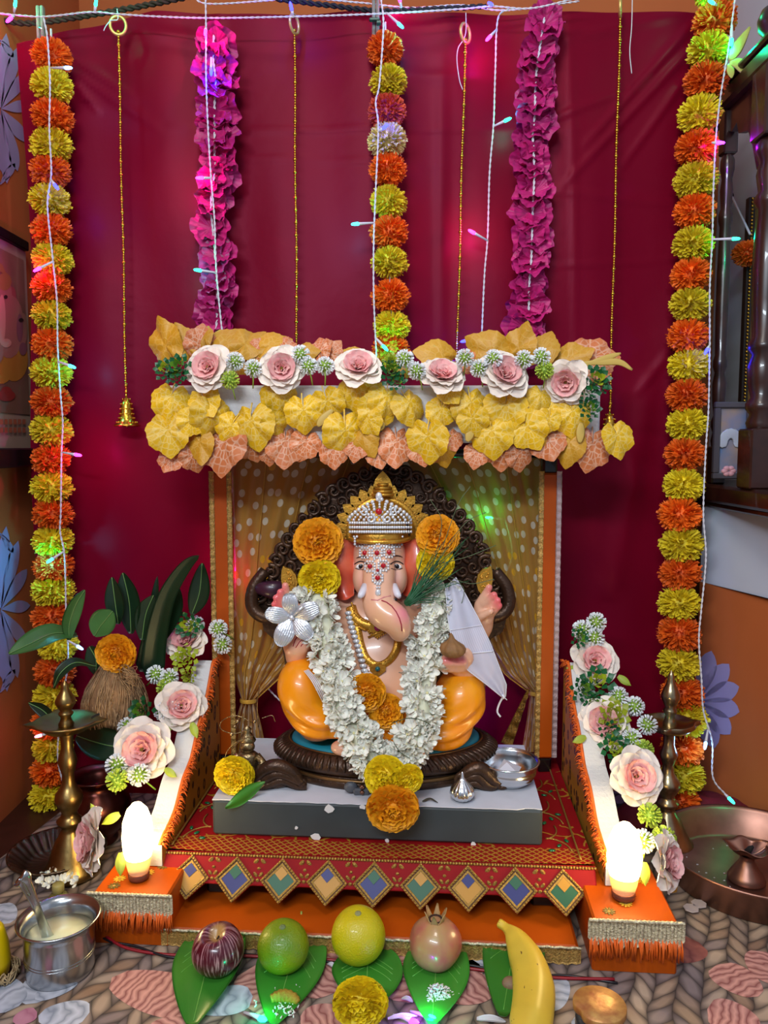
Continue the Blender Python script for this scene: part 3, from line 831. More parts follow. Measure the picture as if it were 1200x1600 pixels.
lights('white light wire running down the garland beside the framed picture', [(68, 28), (74, 60), (78, 130), (77, 200), (80, 270), (74, 320), (82, 400), (89, 470), (90, 540), (94, 610), (98, 660), (96, 710), (95, 800), (94, 830), (101, 870), (103, 950), (106, 1030), (97, 1100), (90, 1180), (100, 1230)],
       [(80, 106, 107, 106, 'white'), (79, 280, 88, 292, 'blue'), (84, 408, 58, 421, 'pink'), (91, 565, 113, 573, 'cyan'), (98, 707, 122, 711, 'pink'), (99, 862, 78, 876, 'cyan'), (105, 1000, 125, 1012, 'white'), (97, 1140, 60, 1150, 'blush')], Y=1.495)
lights('white light wire running down the magenta ruffles with a pink and a teal bulb', [(321, -5), (322, 50), (322, 120), (325, 200), (330, 280), (335, 340), (338, 420), (345, 500), (350, 540)],
       [(322, 42, 321, 50, 'pink'), (330, 90, 330, 113, 'blue'), (331, 278, 312, 278, 'pink'), (338, 426, 309, 422, 'teal')], Y=1.515)
lights('white light wire running down the short garland above the canopy', [(595, -5), (599, 40), (593, 130), (587, 160), (591, 200), (587, 300), (584, 380), (584, 460), (588, 560)],
       [(592, 205, 599, 200, 'blue'), (585, 348, 555, 350, 'cyan'), (587, 528, 602, 544, 'teal')], Y=1.50)
lights('zigzag white light wire between the short garland and the second ruffle garland', [(795, 14), (778, 30), (774, 110), (771, 195), (765, 270), (762, 370), (757, 430), (752, 545)],
       [(776, 46, 763, 60, 'pink'), (772, 197, 793, 187, 'teal'), (762, 376, 737, 362, 'pink'), (753, 527, 725, 533, 'blue')], Y=1.55)
lights('white light wire trailing down the garland next to the shelf to the maroon blanket', [(1149, -5), (1139, 70), (1126, 150), (1119, 210), (1116, 260), (1114, 320), (1113, 370), (1109, 450), (1109, 540), (1107, 640), (1103, 700), (1099, 800), (1103, 870), (1096, 950), (1092, 1000), (1096, 1060), (1099, 1110), (1113, 1160), (1114, 1215), (1136, 1244)],
       [(1144, 40, 1143, 66, 'teal'), (1112, 223, 1122, 223, 'purple'), (1113, 374, 1150, 373, 'teal'), (1120, 8, 1113, 4, 'teal'), (1108, 540, 1104, 548, 'blue'), (1106, 1140, 1102, 1165, 'white'), (1132, 1240, 1142, 1250, 'teal')], Yf=lambda y: 1.50 - .10 * max(0, y - 600) / 690)

# ------------------------------------------------------------------ framed picture on the side wall
def on_left(x, y): return PX(x, y, XL + .004)
pf = T('framed_picture', 'faded framed print of a seated elephant-headed deity hanging on the orange side wall', 'picture', PX(20, 700, XL))
X1, Yn, Yf_ = XL, PX(-60, 540, XL).y, PX(37, 540, XL).y
zt, zb = PX(20, 388, XL).z, PX(20, 700, XL).z
mb = MB(); mb.box((XL + .006, (Yn + Yf_) / 2, (zt + zb) / 2), (.012, Yf_ - Yn, zt - zb)); P('backing', mb, mat('picture_border', '#a08a78', .5), pf)
m_pr1 = mat('print_tan', '#7a5a4a', .45, vary=.3, vscale=9); mb = MB(); mb.box((XL + .0125, (Yn + Yf_) / 2 - .004, (zt + zb) / 2 + .025), (.002, Yf_ - Yn - .02, zt - zb - .09)); P('print', mb, m_pr1, pf)
def pic(name, polys, m, off):
    mb = MB()
    for ip, poly in enumerate(polys):
        pts = [PX(x, y, XL + .0140 + off + .00004 * ip) for x, y in poly]; k = len(pts); c = sum(pts, V()) / k
        mb.add(pts + [c], [(i, (i + 1) % k, k) for i in range(k)], 0, False)
    P(name, mb, m, pf)
def oval(x, y, a, b, n=18): return [(x + a * cos(2 * pi * i / n), y + b * sin(2 * pi * i / n)) for i in range(n)]
pic('painted_robe', [oval(22, 562, 22, 34), oval(2, 570, 20, 30)], mat('print_ochre', '#a8762c', .5), 0)
pic('painted_body', [oval(14, 510, 24, 50), oval(6, 465, 13, 36), oval(36, 515, 7, 26), [(-2, 470), (5, 470), (5, 560), (-2, 570)]], mat('print_skin', '#96685a', .5), .0003)
pic('painted_crown', [oval(7, 440, 11, 14), [(-2, 424), (10, 428), (3, 412), (-2, 410)]], mat('print_gold', '#8a6a3a', .5), .0006)
pic('painted_sweets', [oval(10, 618, 14, 9), oval(10, 612, 9, 8)], mat('print_red', '#8a2f2a', .5), .0006)
pic('painted_trunk', [oval(3, 500, 6, 40), oval(10, 536, 8, 7)], mat('print_skin_light', '#bb8a78', .5), .0009)
pic('painted_ear', [oval(19, 462, 6, 14)], mat('print_ear', '#8f4a48', .5), .0002)
pic('painted_arm', [oval(31, 512, 5, 22), oval(36, 545, 6, 10)], mat('print_arm', '#7c5058', .5), .0008)
pic('painted_eye', [oval(9, 464, 3, 3), oval(33, 500, 4, 3)], mat('print_dark', '#2a1a1a', .5), .0012)
pic('painted_lettering', [[(x, 655), (x + 5, 655), (x + 5, 663), (x, 663)] for x in range(0, 36, 7)] + [[(x, 668), (x + 5, 668), (x + 5, 676), (x, 676)] for x in range(0, 36, 7)], mat('print_letter', '#a05a40', .5), .0006)
t = T('picture_rail', 'dark narrow shelf under the faded framed print', 'shelf', PX(20, 730, XL))
mb = MB(); z1, z2 = PX(18, 700, XL).z, PX(18, 729, XL).z; mb.box((XL + .02, (Yn + Yf_) / 2, (z1 + z2) / 2), (.04, Yf_ - Yn, z1 - z2), bev=.003); P('rail_board', mb, m_dark, t)
t = T('dark_batten', 'dark narrow batten along the top of the faded framed print', 'batten', PX(20, 386, XL))
mb = MB(); z1, z2 = PX(18, 371, XL).z, PX(18, 386, XL).z; mb.box((XL + .01, (Yn + Yf_) / 2, (z1 + z2) / 2), (.02, Yf_ - Yn, z1 - z2), bev=.002); P('batten_board', mb, m_dark, t)

# ------------------------------------------------------------------ dark wooden shrine shelf on the side wall
XS = .665
zb0, zb1 = PX(1200, 800, XS + .01).z, PX(1200, 768, XS).z
ws = T('wooden_shrine_shelf', 'dark carved wooden wall shelf with turned pillars beside the marigold garland', 'shelf', (XS + .1, 1.5, zb0))
mb = MB(); mb.box((XS + .095, 1.46, (zb0 + zb1) / 2), (.19, .62, zb1 - zb0), bev=.006); mb.box((XS + .1, 1.46, zb0 - .006), (.17, .58, .012), bev=.003); P('base_board', mb, m_wood, ws)
def pillar(cx, cy, z0, z1, r, blk):
    mb = MB()
    h = z1 - z0
    mb.box((cx, cy, z0 + .055 * blk), (r * 2.3, r * 2.3, .11 * blk), bev=.003); mb.box((cx, cy, z1 - .06 * blk), (r * 2.3, r * 2.3, .12 * blk), bev=.003)
    a, b = z0 + .11 * blk, z1 - .12 * blk; q = b - a
    prof = [(0, .9), (.02, 1.05), (.05, .8), (.07, 1.1), (.09, 1.1), (.11, .75), (.16, 1.0), (.22, 1.1), (.26, .8), (.28, 1.1), (.30, 1.1), (.32, .85), (.45, .98), (.6, 1.0), (.76, .85), (.78, 1.1), (.80, 1.1), (.82, .8), (.88, 1.0), (.92, .8), (.95, 1.1), (.98, 1.1), (1, .8)]
    mb.lathe([(r * k, a + q * f) for f, k in prof], 24, Mx.Translation((cx, cy, 0)))
    P('pillar', mb, m_wood, ws)
zr = PX(1150, 150, XS + .02).z
zr = (PX(1128, 195, XS + .02).z + PX(1168, 128, XS + .02).z) / 2
pillar(XS + .026, .69 * 1200 / 583, zb1, zr, .024, 1.0)
pillar(XS + .026, 1.60, zb1, zr, .0125, .7)
mb = MB(); mb.box((XS + .026, 1.46, zr + .018), (.05, .56, .036), bev=.006); mb.box((XS + .026, 1.46, zr + .042), (.062, .58, .012), bev=.004); P('top_rail', mb, m_wood, ws)
mb = MB(); yy0, yy1 = 1.44, 1.59
pts = [(yy0, 0), (yy1, 0), (yy1, -.04), (yy1 - .02, -.05), (yy1 - .04, -.04), (yy1 - .05, -.065), (yy0 + .06, -.075), (yy0 + .04, -.11), (yy0 + .02, -.16), (yy0, -.17)]
mb.slab(pts, .014, M=Mx.Translation((XS + .026, 0, zr)) @ Mx(((0, 0, 1, 0), (1, 0, 0, 0), (0, 1, 0, 0), (0, 0, 0, 1)))); P('carved_apron', mb, m_wood, ws)
c = V((XS + .026, .69 * 1200 / 583, zr + .048))
mb = MB(); mb.lathe([(.001, .10), (.010, .098), (.018, .088), (.020, .078), (.012, .066), (.012, .06), (.026, .05), (.032, .034), (.030, .018), (.02, .006), (.022, 0)], 24, Mx.Translation(c)); P('finial', mb, m_wood, ws)
# pictures kept on the shelf
t = T('lotus_picture', 'small framed picture of white lotus petals on blue, standing on the wooden shelf', 'picture', (XS + .06, 1.52, zb1))
p0, p1 = PY(1112, 760, 1.55), PY(1176, 640, 1.55); w, h = p1.x - p0.x, p1.z - p0.z
c = V(((p0.x + p1.x) / 2, 1.55, zb1 + h / 2 + .012))
def rectframe(cx, cy, cz, w, h, b, th, m, par, nm='frame'):
    mb = MB()
    for dx, dz, ww, hh in ((0, h / 2 - b / 2, w, b), (0, -h / 2 + b / 2, w, b), (-w / 2 + b / 2, 0, b, h - 2 * b), (w / 2 - b / 2, 0, b, h - 2 * b)):
        mb.box((cx + dx, cy, cz + dz), (ww, th, hh), bev=.002)
    P(nm, mb, m, par)
rectframe(c.x, c.y, c.z, w, h, .012, .012, mat('grey_frame', '#4a4448', .4), t)
mb = MB(); mb.box((c.x, c.y + .003, c.z), (w - .02, .004, h - .02)); P('picture_sheet', mb, mat('print_blue', '#4a6f9c', .4, vary=.35, vscale=14, col2='#b08a5a'), t)
mb = MB()
for i in range(9):
    a = pi * (i + .5) / 9; q = V((c.x + .016 * cos(a) - .004, c.y - .0005 - .0002 * i, c.z - .006 + .020 * sin(a)))
    mb.ell(q, (.013, .0008, .011), 10, 4, M=Mx.Rotation(-(a - pi / 2), 4, 'Y'))
P('painted_petal', mb, mat('print_petal', '#aeb2bc', .5), t, kind='stuff')
t = T('pink_posy', 'tiny pale pink flower lying before the lotus picture', 'flower', PY(1138, 742, 1.48))
for i in range(6):
    mb = MB(); a = i * 1.05; mb.ell(PY(1138, 736, 1.48) + V((.008 * cos(a), -.002, .006 * sin(a))), (.007, .004, .005), 8, 5); P('petal', mb, mat('pale_pink', '#c78f98', .6), t)
t = T('gold_picture_frame', 'tall gilded frame with a beaded inner edge behind the pillar of the shelf', 'frame', (.80, 1.75, zb1))
a, b = PY(1154, 640, 1.78), PY(1178, 312, 1.78)
mb = MB(); mb.box(((a.x + b.x) / 2 + .012, 1.78, (a.z + b.z) / 2), (b.x - a.x, .02, b.z - a.z), bev=.003); mb.box((b.x + .05, 1.785, (a.z + b.z) / 2), (.11, .01, b.z - a.z)); P('gilded_side', mb, mat('old_gilt', '#8a6330', .4, .5, vary=.3, vscale=30), t)
mb = MB(); n = 60
mb.box((a.x + .004, 1.77, (a.z + b.z) / 2), (.014, .016, b.z - a.z))
P('dark_edge', mb, mat('frame_dark', '#241712', .5), t)
mb = MB()
for i in range(n): mb.ell((a.x + .004, 1.76, a.z + (b.z - a.z) * (i + .5) / n), .0032, 6, 4)
P('bead_row', mb, m_gold, t, kind='stuff')
q = PY(1168, 396, 1.74); s = mpx(q, 24)
tag(put(POM['o'][0], 'pompom_flower', Mx.Translation(q) @ Mx.Diagonal((s, s, s, 1))), 'orange pompom flower on the gilded frame behind the pillar', 'flower')
t = T('wall_hook', 'black wall hook with a white cord slanting down behind the shelf pillar', 'hook', PX(1140, 330, .84))
mb = MB(); mb.tube([PX(1136, 322, .85), PX(1141, 318, .82), PX(1144, 305, .81), PX(1142, 300, .81)], .004, 6); P('hook_pin', mb, m_dark, t)
mb = MB(); mb.tube([PX(1143, 306, .81), PX(1172, 366, .80)], .0025, 6); P('hook_cord', mb, m_white_wire, t)

# ------------------------------------------------------------------ the decorated shrine: platform, boxes, seat, posts
YAW = radians(-4)
LO = Mx.Translation((-.012, 1.25, 0)) @ Mx.Rotation(YAW, 4, 'Z')
def LP(x, y, z): return LO @ V((x, y, z))
LR = Mx.Rotation(YAW, 4, 'Z')
m_orange = mat('orange_satin', '#b04a06', .45, bump=.15, bscale=12, vary=.12, vscale=10, spec=.25)
m_foam = mat('white_foam', '#d9d7d6', .85, bump=.25, bscale=200)
m_trim = mat('gold_braid', '#b8914e', .4, .4, bump=.6, bscale=420, vary=.4, vscale=300)
m_bead = mat('silver_gold_beads', '#e0cba8', .35, .25, bump=.8, bscale=380, vary=.5, vscale=260)
m_fringe = mat('orange_fringe', '#e2661a', .6, vary=.3, vscale=60)
m_blackrod = mat('black_lacquer', '#0a0a0c', .25, coat=.3)

t = T('cloth_covered_platform', 'low orange satin platform edged with gold braid between the two footed boxes', 'platform', LP(0, 0, 0))
mb = MB(); mb.box(LP(0, .07, .014), (.615, .50, .028), M=LR, bev=.005); P('platform_body', mb, m_orange, t)
def brd(u, v):
    x = -.309 + .618 * u; q = LP(x, -.1815 - .0012 * sin(u * 300), .0275 - .024 * v + .0008 * sin(u * 90)); return q
mb = MB(); mb.grid(brd, 260, 6, thick=.0015); P('gold_braid', mb, m_trim, t)
mb = MB(); mb.tube([LP(-.309 + .0062 * i, -.1825, .028 + .0006 * sin(i * 2)) for i in range(101)], .0018, 5); P('braid_edge', mb, m_bead, t)

def foot_box(label, cx, fy, w, dpt, h):
    t = T('cloth_covered_box', label, 'box', (cx, fy + dpt / 2, 0), 'footed boxes of the shrine')
    Mr = Mx.Translation((cx, fy, 0)) @ LR
    mb = MB(); mb.box(Mr @ V((0, dpt / 2, h / 2)), (w, dpt, h), M=LR, bev=.003); P('box_body', mb, m_orange, t)
    def tr(u, v):
        zig = .5 * abs(2 * ((u * 7) % 1) - 1)
        hh = .026 + .015 * (1 - 2 * zig)
        return Mr @ V(((u - .5) * (w + .014), -.0035 - .0012 * sin(u * 160), h + .001 - hh * v))
    mb = MB(); mb.grid(tr, 140, 6, thick=.0015); P('beaded_trim', mb, m_bead, t)
    mb = MB(); mb.tube([Mr @ V(((i / 60 - .5) * (w + .014), -.005, h + .0015 + .0006 * sin(i * 2.2))) for i in range(61)], .0024, 6); P('trim_cord', mb, m_bead, t)
    mb = MB()
    for i in range(90):
        x = (i / 89 - .5) * (w + .01); L = rnd.uniform(.026, .034)
        a = Mr @ V((x, -.003, h - .022)); b = Mr @ V((x + rnd.uniform(-.004, .004), -.006 - rnd.uniform(0, .005), h - .022 - L))
        mb.tube([a, (a + b) / 2 + V((rnd.uniform(-.001, .001), -.002, 0)), b], [.001, .001, .0007], 4)
    P('fringe', mb, m_fringe, t, kind='stuff')
    m_pf = mat('gold_print', '#eabf3c', .35, .3); m_pd = mat('dark_gold_print', '#6e5a1e', .5)
    for k in range(7):
        fx, fyy = rnd.uniform(-.4, .4) * w, (.12 + .13 * k) * dpt
        mb = MB(); c = Mr @ V((fx, fyy, h + .0006))
        if k % 2 == 0: fx = (-.28, .05, .3, -.1)[k // 2] * w
        c = Mr @ V((fx, fyy, h + .0006))
        for j in range(10):
            a = j * .628; mb.ell(c + V((.006 * cos(a), .006 * sin(a), 0)), (.0042, .0017, .0005), 8, 4, 0, Mx.Rotation(a, 4, 'Z'))
        mb.ell(c, (.0028, .0028, .0007), 8, 4, 1)
        P('printed_flower', mb, [m_pf if k % 3 else m_pd, m_trim], t)
    return t
foot_box('orange footed box with beaded fringe next to the steel cup, holding a glowing lamp', -.379, 1.093, .116, .15, .082)
foot_box('orange footed box with beaded fringe next to the copper tray, holding a glowing lamp', .356, 1.031, .118, .16, .080)

# seat board with its red embroidered cloth
ZS = .100
m_red = None
def redcloth():
    m, nt, b = newmat('red_embroidered_velvet')
    at = nd(nt, 'ShaderNodeAttribute', attribute_name='UVp'); sp = nd(nt, 'ShaderNodeSeparateXYZ'); nt.links.new(at.outputs['Vector'], sp.inputs[0])
    x, y = sp.outputs[0], sp.outputs[1]
    no = nd(nt, 'ShaderNodeTexNoise'); no.inputs['Scale'].default_value = 30; nt.links.new(at.outputs['Vector'], no.inputs['Vector'])
    w = mth(nt, 'MULTIPLY', mth(nt, 'SUBTRACT', no.outputs['Fac'], .5), .008)
    def lines(c, per, th):
        return mth(nt, 'LESS_THAN', mth(nt, 'PINGPONG', mth(nt, 'DIVIDE', mth(nt, 'ADD', c, w), per), .5), th)
    l1 = lines(mth(nt, 'ADD', x, y), .013, .13); l2 = lines(mth(nt, 'SUBTRACT', mth(nt, 'MULTIPLY', x, .7), y), .011, .12)
    lat = mth(nt, 'MULTIPLY', mth(nt, 'MAXIMUM', l1, l2), mth(nt, 'MULTIPLY', mth(nt, 'LESS_THAN', y, .045), mth(nt, 'GREATER_THAN', y, -.0005)))
    vo = nd(nt, 'ShaderNodeTexVoronoi', feature='DISTANCE_TO_EDGE'); vo.inputs['Scale'].default_value = 26
    mv = nd(nt, 'ShaderNodeMix', data_type='VECTOR'); mv.inputs[0].default_value = .03; nt.links.new(at.outputs['Vector'], mv.inputs[4]); nt.links.new(no.outputs['Color'], mv.inputs[5])
    nt.links.new(mv.outputs[1], vo.inputs['Vector'])
    scr = mth(nt, 'MULTIPLY', mth(nt, 'LESS_THAN', vo.outputs['Distance'], .045), mth(nt, 'GREATER_THAN', y, .045))
    n2 = nd(nt, 'ShaderNodeTexNoise'); n2.inputs['Scale'].default_value = 9; nt.links.new(at.outputs['Vector'], n2.inputs['Vector'])
    scr = mth(nt, 'MULTIPLY', scr, mth(nt, 'GREATER_THAN', n2.outputs['Fac'], .50))
    f = mth(nt, 'MAXIMUM', lat, scr)
    nt.links.new(mixc(nt, f, lin('#8c040c'), lin('#d8a93c')), b.inputs['Base Color'])
    nt.links.new(mth(nt, 'MULTIPLY_ADD', f, -.35, .7), b.inputs['Roughness']); nt.links.new(mth(nt, 'MULTIPLY', f, .6), b.inputs['Metallic'])
    b.inputs['Specular IOR Level'].default_value = .25
    bp = nd(nt, 'ShaderNodeBump'); bp.inputs['Distance'].default_value = .002; nt.links.new(f, bp.inputs['Height']); nt.links.new(bp.outputs[0], b.inputs['Normal'])
    return m
m_red = redcloth()
seat = T('low_stool', 'low black legged seat under a red cloth with gold embroidery and a scalloped front', 'seat', LP(0, 0, .03))
HW = .345
mb = MB(); mb.box(LP(0, .108, ZS - .011), (HW * 2 - .012, .38, .02), M=LR, bev=.004); P('seat_board', mb, m_blackrod, seat)
for sx in (-.25, .268):
    for sy in (-.07, .26):
        mb = MB(); mb.box(LP(sx, sy, .0535), (.038, .034, .051), M=LR, bev=.004); P('leg', mb, m_blackrod, seat)
def top_fn(u, v):
    x = (u - .5) * 2 * HW; y = -.09 + .40 * v
    z = ZS + .001 + .0015 * mnoise.noise((x * 14, y * 14, 0)) + .004 * (abs(u - .5) * 2) ** 6
    return LP(x, y, z)
mb = MB(); mb.grid(top_fn, 90, 50, uv=True); mb.uv = [((u - .5) * 2 * HW, .40 * v) for u, v in mb.uv]
ct = P('seat_cloth', mb, m_red, seat)
ND, SP = 9, .0728
dxs = [(-4 + i) * SP + .004 for i in range(ND)]
def flap_pt(x, d, off=0):      # d = distance down the flap
    y = -.09 - d * .62; z = ZS + .0005 - d * .78
    if d < .006: y += 0; z += .0006
    c = .004 * sin(x * 40)
    q = LP(x, y - .001 + c * d * 4, z); n = (LR @ V((0, -.78, .62)))
    return q + n * off
def flap(u, v):
    x = (u - .5) * 2 * HW
    k = min(abs(x - d) for d in dxs)
    L = .046 + .026 * max(0, 1 - k / .026)
    return flap_pt(x, L * v)
mb = MB(); mb.grid(flap, 230, 12, uv=True, thick=.0012); mb.uv = [((u - .5) * .7, -.002 - v * .07) for u, v in mb.uv]
P('scalloped_flap', mb, m_red, seat)
mb = MB()
for i in range(150):
    x = -HW + 2 * HW * i / 149
    mb.ell(flap_pt(x, .004, .002), .0026, 6, 4)
P('beaded_cord', mb, mat('gold_thread', '#b08a42', .35, .6, bump=.6, bscale=500), seat, kind='stuff')
m_gth = MATS['gold_thread']
m_b1, m_b2, m_b3 = mat('stitch_blue', '#141866', .5), mat('stitch_green', '#075230', .5), mat('stitch_yellow', '#b8820f', .5)
for i, x in enumerate(dxs):
    mb = MB(); R = .033; yc = .0385
    def dia(r, ox=0, oy=0): return [(0 + ox, -r + oy), (r * .98 + ox, oy), (ox, r + oy), (-r * .98 + ox, oy)]
    def ring(r0, r1, off, m, ox=0, oy=0):
        a, b = dia(r0, ox, oy), dia(r1, ox, oy)
        P3 = [flap_pt(x + q[0], yc + q[1], off) for q in a] + [flap_pt(x + q[0], yc + q[1], off) for q in b] + [flap_pt(x + q[0], yc + q[1], off - .0015) for q in a]
        mb.add(P3, [(k, (k + 1) % 4, (k + 1) % 4 + 4, k + 4) for k in range(4)] + [(k + 8, (k + 1) % 4 + 8, (k + 1) % 4, k) for k in range(4)], m, False)
    ring(R, R * .86, .0035, 0); ring(R * .86, R * .78, .0022, 1); ring(R * .78, R * .66, .0034, 0)
    c1, c2 = ((4, 2), (2, 3), (3, 4))[i % 3]
    ring(R * .65, .0001, .0026, c1); ring(R * .32, .0001, .0036, c2, 0, -R * .32)
    for e in range(4):
        a_, b_ = dia(R * .93)[e], dia(R * .93)[(e + 1) % 4]
        for j in range(9): mb.ell(flap_pt(x + a_[0] + (b_[0] - a_[0]) * j / 9, yc + a_[1] + (b_[1] - a_[1]) * j / 9, .0042), .0021, 5, 4, 0)
    P('embroidered_diamond', mb, [m_gth, mat('stitch_brown', '#5a3418', .7), m_b1, m_b2, m_b3], seat)
    if i < ND - 1:
        mb = MB(); xm = x + SP / 2
        for (ox, oy, w, l, an) in ((-.006, .012, .0035, .0065, .6), (.006, .012, .0035, .0065, -.6), (0, .022, .003, .003, 0), (-.004, .031, .003, .006, -.5), (.004, .031, .003, .006, .5), (0, .039, .0035, .0035, 0)):
            mb.ell(flap_pt(xm + ox, oy, .0018), (w, .0012, l), 8, 5, M=LR @ Mx.Rotation(an, 4, 'Y'))
        P('gold_leaf_stitching', mb, m_gth, seat)
# curling gold stems and green glass leaves stitched on the cloth either side of the block
m_gem = mat('green_glass', '#0c5a34', .12, coat=.4)
for sx in (-1, 1):
    mb, g = MB(), MB()
    for k in range(3):
        y0 = -.055 + .09 * k
        pts = [LP(sx * (.295 + .022 * cos(a) * (1 - a / 9)), y0 + .02 * sin(a) * (1 - a / 9) + .012 * a, ZS + .004) for a in [i * .35 for i in range(20)]]
        mb.tube(pts, .0013, 5)
        for j in range(3): g.ell(LP(sx * (.285 + .014 * j), y0 + .016 * j, ZS + .0045), (.006, .0035, .002), 8, 5, M=Mx.Rotation(j * .9 + k, 4, 'Z'))
    mb.tube([LP(sx * .325, -.085 + .4 * i / 40, ZS + .0045 + .003) for i in range(41)], .0018, 5)
    P('gold_stem_stitching', mb, m_gth, seat); P('glass_leaf', g, m_gem, seat, kind='stuff')

# foam block under the idol
m_blk = mat('grey_paint', '#333b40', .55, vary=.15, vscale=14); m_btop = mat('white_paper', '#cfd0da', .8, vary=.05, vscale=30)
blk = T('foam_block', 'grey painted foam block with a chipped white top beneath the idol', 'block', LP(0, 0, ZS))
ZB = .1625
mb = MB(); mb.box(LP(-.0, .095, (ZS + ZB) / 2 + .001), (.543, .27, ZB - ZS - .002), M=LR, bev=.004); P('block_body', mb, m_blk, blk)
edge = [(-.271, -.0405)] + [(-.271 + .542 * i / 40, -.0405 + rnd.uniform(-.0006, .002) + (.005 if i in (0, 38, 39) else 0)) for i in range(1, 40)] + [(.271, -.0375), (.271, .229), (-.271, .229)]
mb = MB(); mb.slab(edge, .0016, M=LO @ Mx.Translation((0, 0, ZB + .0004))); P('paper_top', mb, m_btop, blk)
m_chip = mat('foam_chip', '#d4d2d4', .9)
mb = MB()
for x, z, w in ((-.075, ZB - .008, .010), (-.098, ZS + .005, .010), (-.13, ZS + .02, .004), (.02, ZS + .004, .004), (.06, ZB - .004, .005), (.16, ZS + .003, .005), (-.02, ZB - .003, .006)):
    mb.slab([(w * (.6 + .4 * rnd.random()) * cos(a), w * (.4 + .5 * rnd.random()) * sin(a)) for a in [i * .9 for i in range(7)]], .0015, M=LO @ Mx.Translation((x, -.0418, z)) @ BM)
P('chipped_spot', mb, m_chip, blk, kind='stuff')

# posts, rods
frame = T('shrine_arch', 'pair of orange wrapped posts with black tops joined by a black rod', 'frame', LP(0, .25, ZS))
ZC0 = PY(600, 694, 1.38).z
for sx, X0 in ((-1, -.3165), (1, .3185)):
    Yp = 1.50 if sx < 0 else 1.485
    pw = .032
    z1 = PY(862, 740, Yp).z
    mb = MB(); mb.box((X0, Yp, (.13 + z1) / 2 + .002), (pw, pw, z1 - .13), bev=.004); ps = P('post', mb, m_orange, frame)
    mb = MB(); mb.box((X0, Yp, (z1 + .80) / 2), (pw * .88, pw * .88, .80 - z1), bev=.004); P('post_core', mb, m_blackrod, ps)['label'] = 'bare black post top'
    mb = MB(); mb.box((X0, Yp, .1165), (pw * .8, pw * .8, .03), bev=.003); P('post_foot', mb, m_blackrod, ps)
    for e in (-1, 1):
        mb = MB()
        def tf(u, v, e=e): return (X0 + e * (pw / 2 + .001) + (u - .5) * .010, Yp - pw / 2 - .0015 - .001 * sin(v * 240), .135 + (z1 - .13) * v + .001 * sin(u * 9))
        mb.grid(tf, 3, 200, thick=.0012); P('gold_trim', mb, m_trim if (sx < 0 or e < 0) else mat('pale_trim', '#b9a0a0', .5, .3, bump=.5, bscale=400), ps)
mb = MB(); zr = PY(600, 708, 1.50).z
mb.tube([(-.335, 1.49, zr), (.337, 1.475, zr)], .0095, 14); P('cross_rod', mb, m_blackrod, frame)

# gold dotted organza curtains
def organza():
    m, nt, b = newmat('gold_organza')
    at = nd(nt, 'ShaderNodeAttribute', attribute_name='UVp')
    vo = nd(nt, 'ShaderNodeTexVoronoi', feature='F1', voronoi_dimensions='2D'); vo.inputs['Scale'].default_value = 23; vo.inputs['Randomness'].default_value = .75
    mp = nd(nt, 'ShaderNodeMapping'); nt.links.new(at.outputs['Vector'], mp.inputs[0]); nt.links.new(mp.outputs[0], vo.inputs['Vector'])
    dot = mth(nt, 'LESS_THAN', vo.outputs['Distance'], .25)
    sp = nd(nt, 'ShaderNodeSeparateColor'); nt.links.new(vo.outputs['Color'], sp.inputs[0])
    dot = mth(nt, 'MULTIPLY', dot, mth(nt, 'GREATER_THAN', sp.outputs[0], .12))
    dc = mixc(nt, mth(nt, 'GREATER_THAN', sp.outputs[1], .8), lin('#efe2c4'), lin('#f0b020'))
    nt.links.new(mixc(nt, dot, lin('#ebb552'), dc), b.inputs['Base Color'])
    b.inputs['Roughness'].default_value = .4; b.inputs['Sheen Weight'].default_value = .3
    tr = nd(nt, 'ShaderNodeBsdfTransparent'); tl = nd(nt, 'ShaderNodeBsdfTranslucent'); tl.inputs[0].default_value = (*lin('#c98f2a'), 1)
    tr.inputs[0].default_value = (1, .9, .7, 1)
    m1 = nd(nt, 'ShaderNodeMixShader'); m1.inputs[0].default_value = .38; nt.links.new(b.outputs[0], m1.inputs[1]); nt.links.new(tl.outputs[0], m1.inputs[2])
    lw = nd(nt, 'ShaderNodeLayerWeight'); lw.inputs[0].default_value = .35
    fac = mth(nt, 'MAXIMUM', mth(nt, 'MULTIPLY', dot, .92), mth(nt, 'MINIMUM', mth(nt, 'MULTIPLY_ADD', lw.outputs['Facing'], .5, .55), .96))
    m2 = nd(nt, 'ShaderNodeMixShader'); nt.links.new(fac, m2.inputs[0]); nt.links.new(tr.outputs[0], m2.inputs[1]); nt.links.new(m1.outputs[0], m2.inputs[2])
    nt.links.new(m2.outputs[0], nt.nodes['Material Output'].inputs[0])
    return m
m_org = organza()
def lerp_tab(tab, t):
    for (a, x), (b, y) in zip(tab, tab[1:]):
        if t <= b: return x + (y - x) * max(0, (t - a)) / (b - a)
    return tab[-1][1]
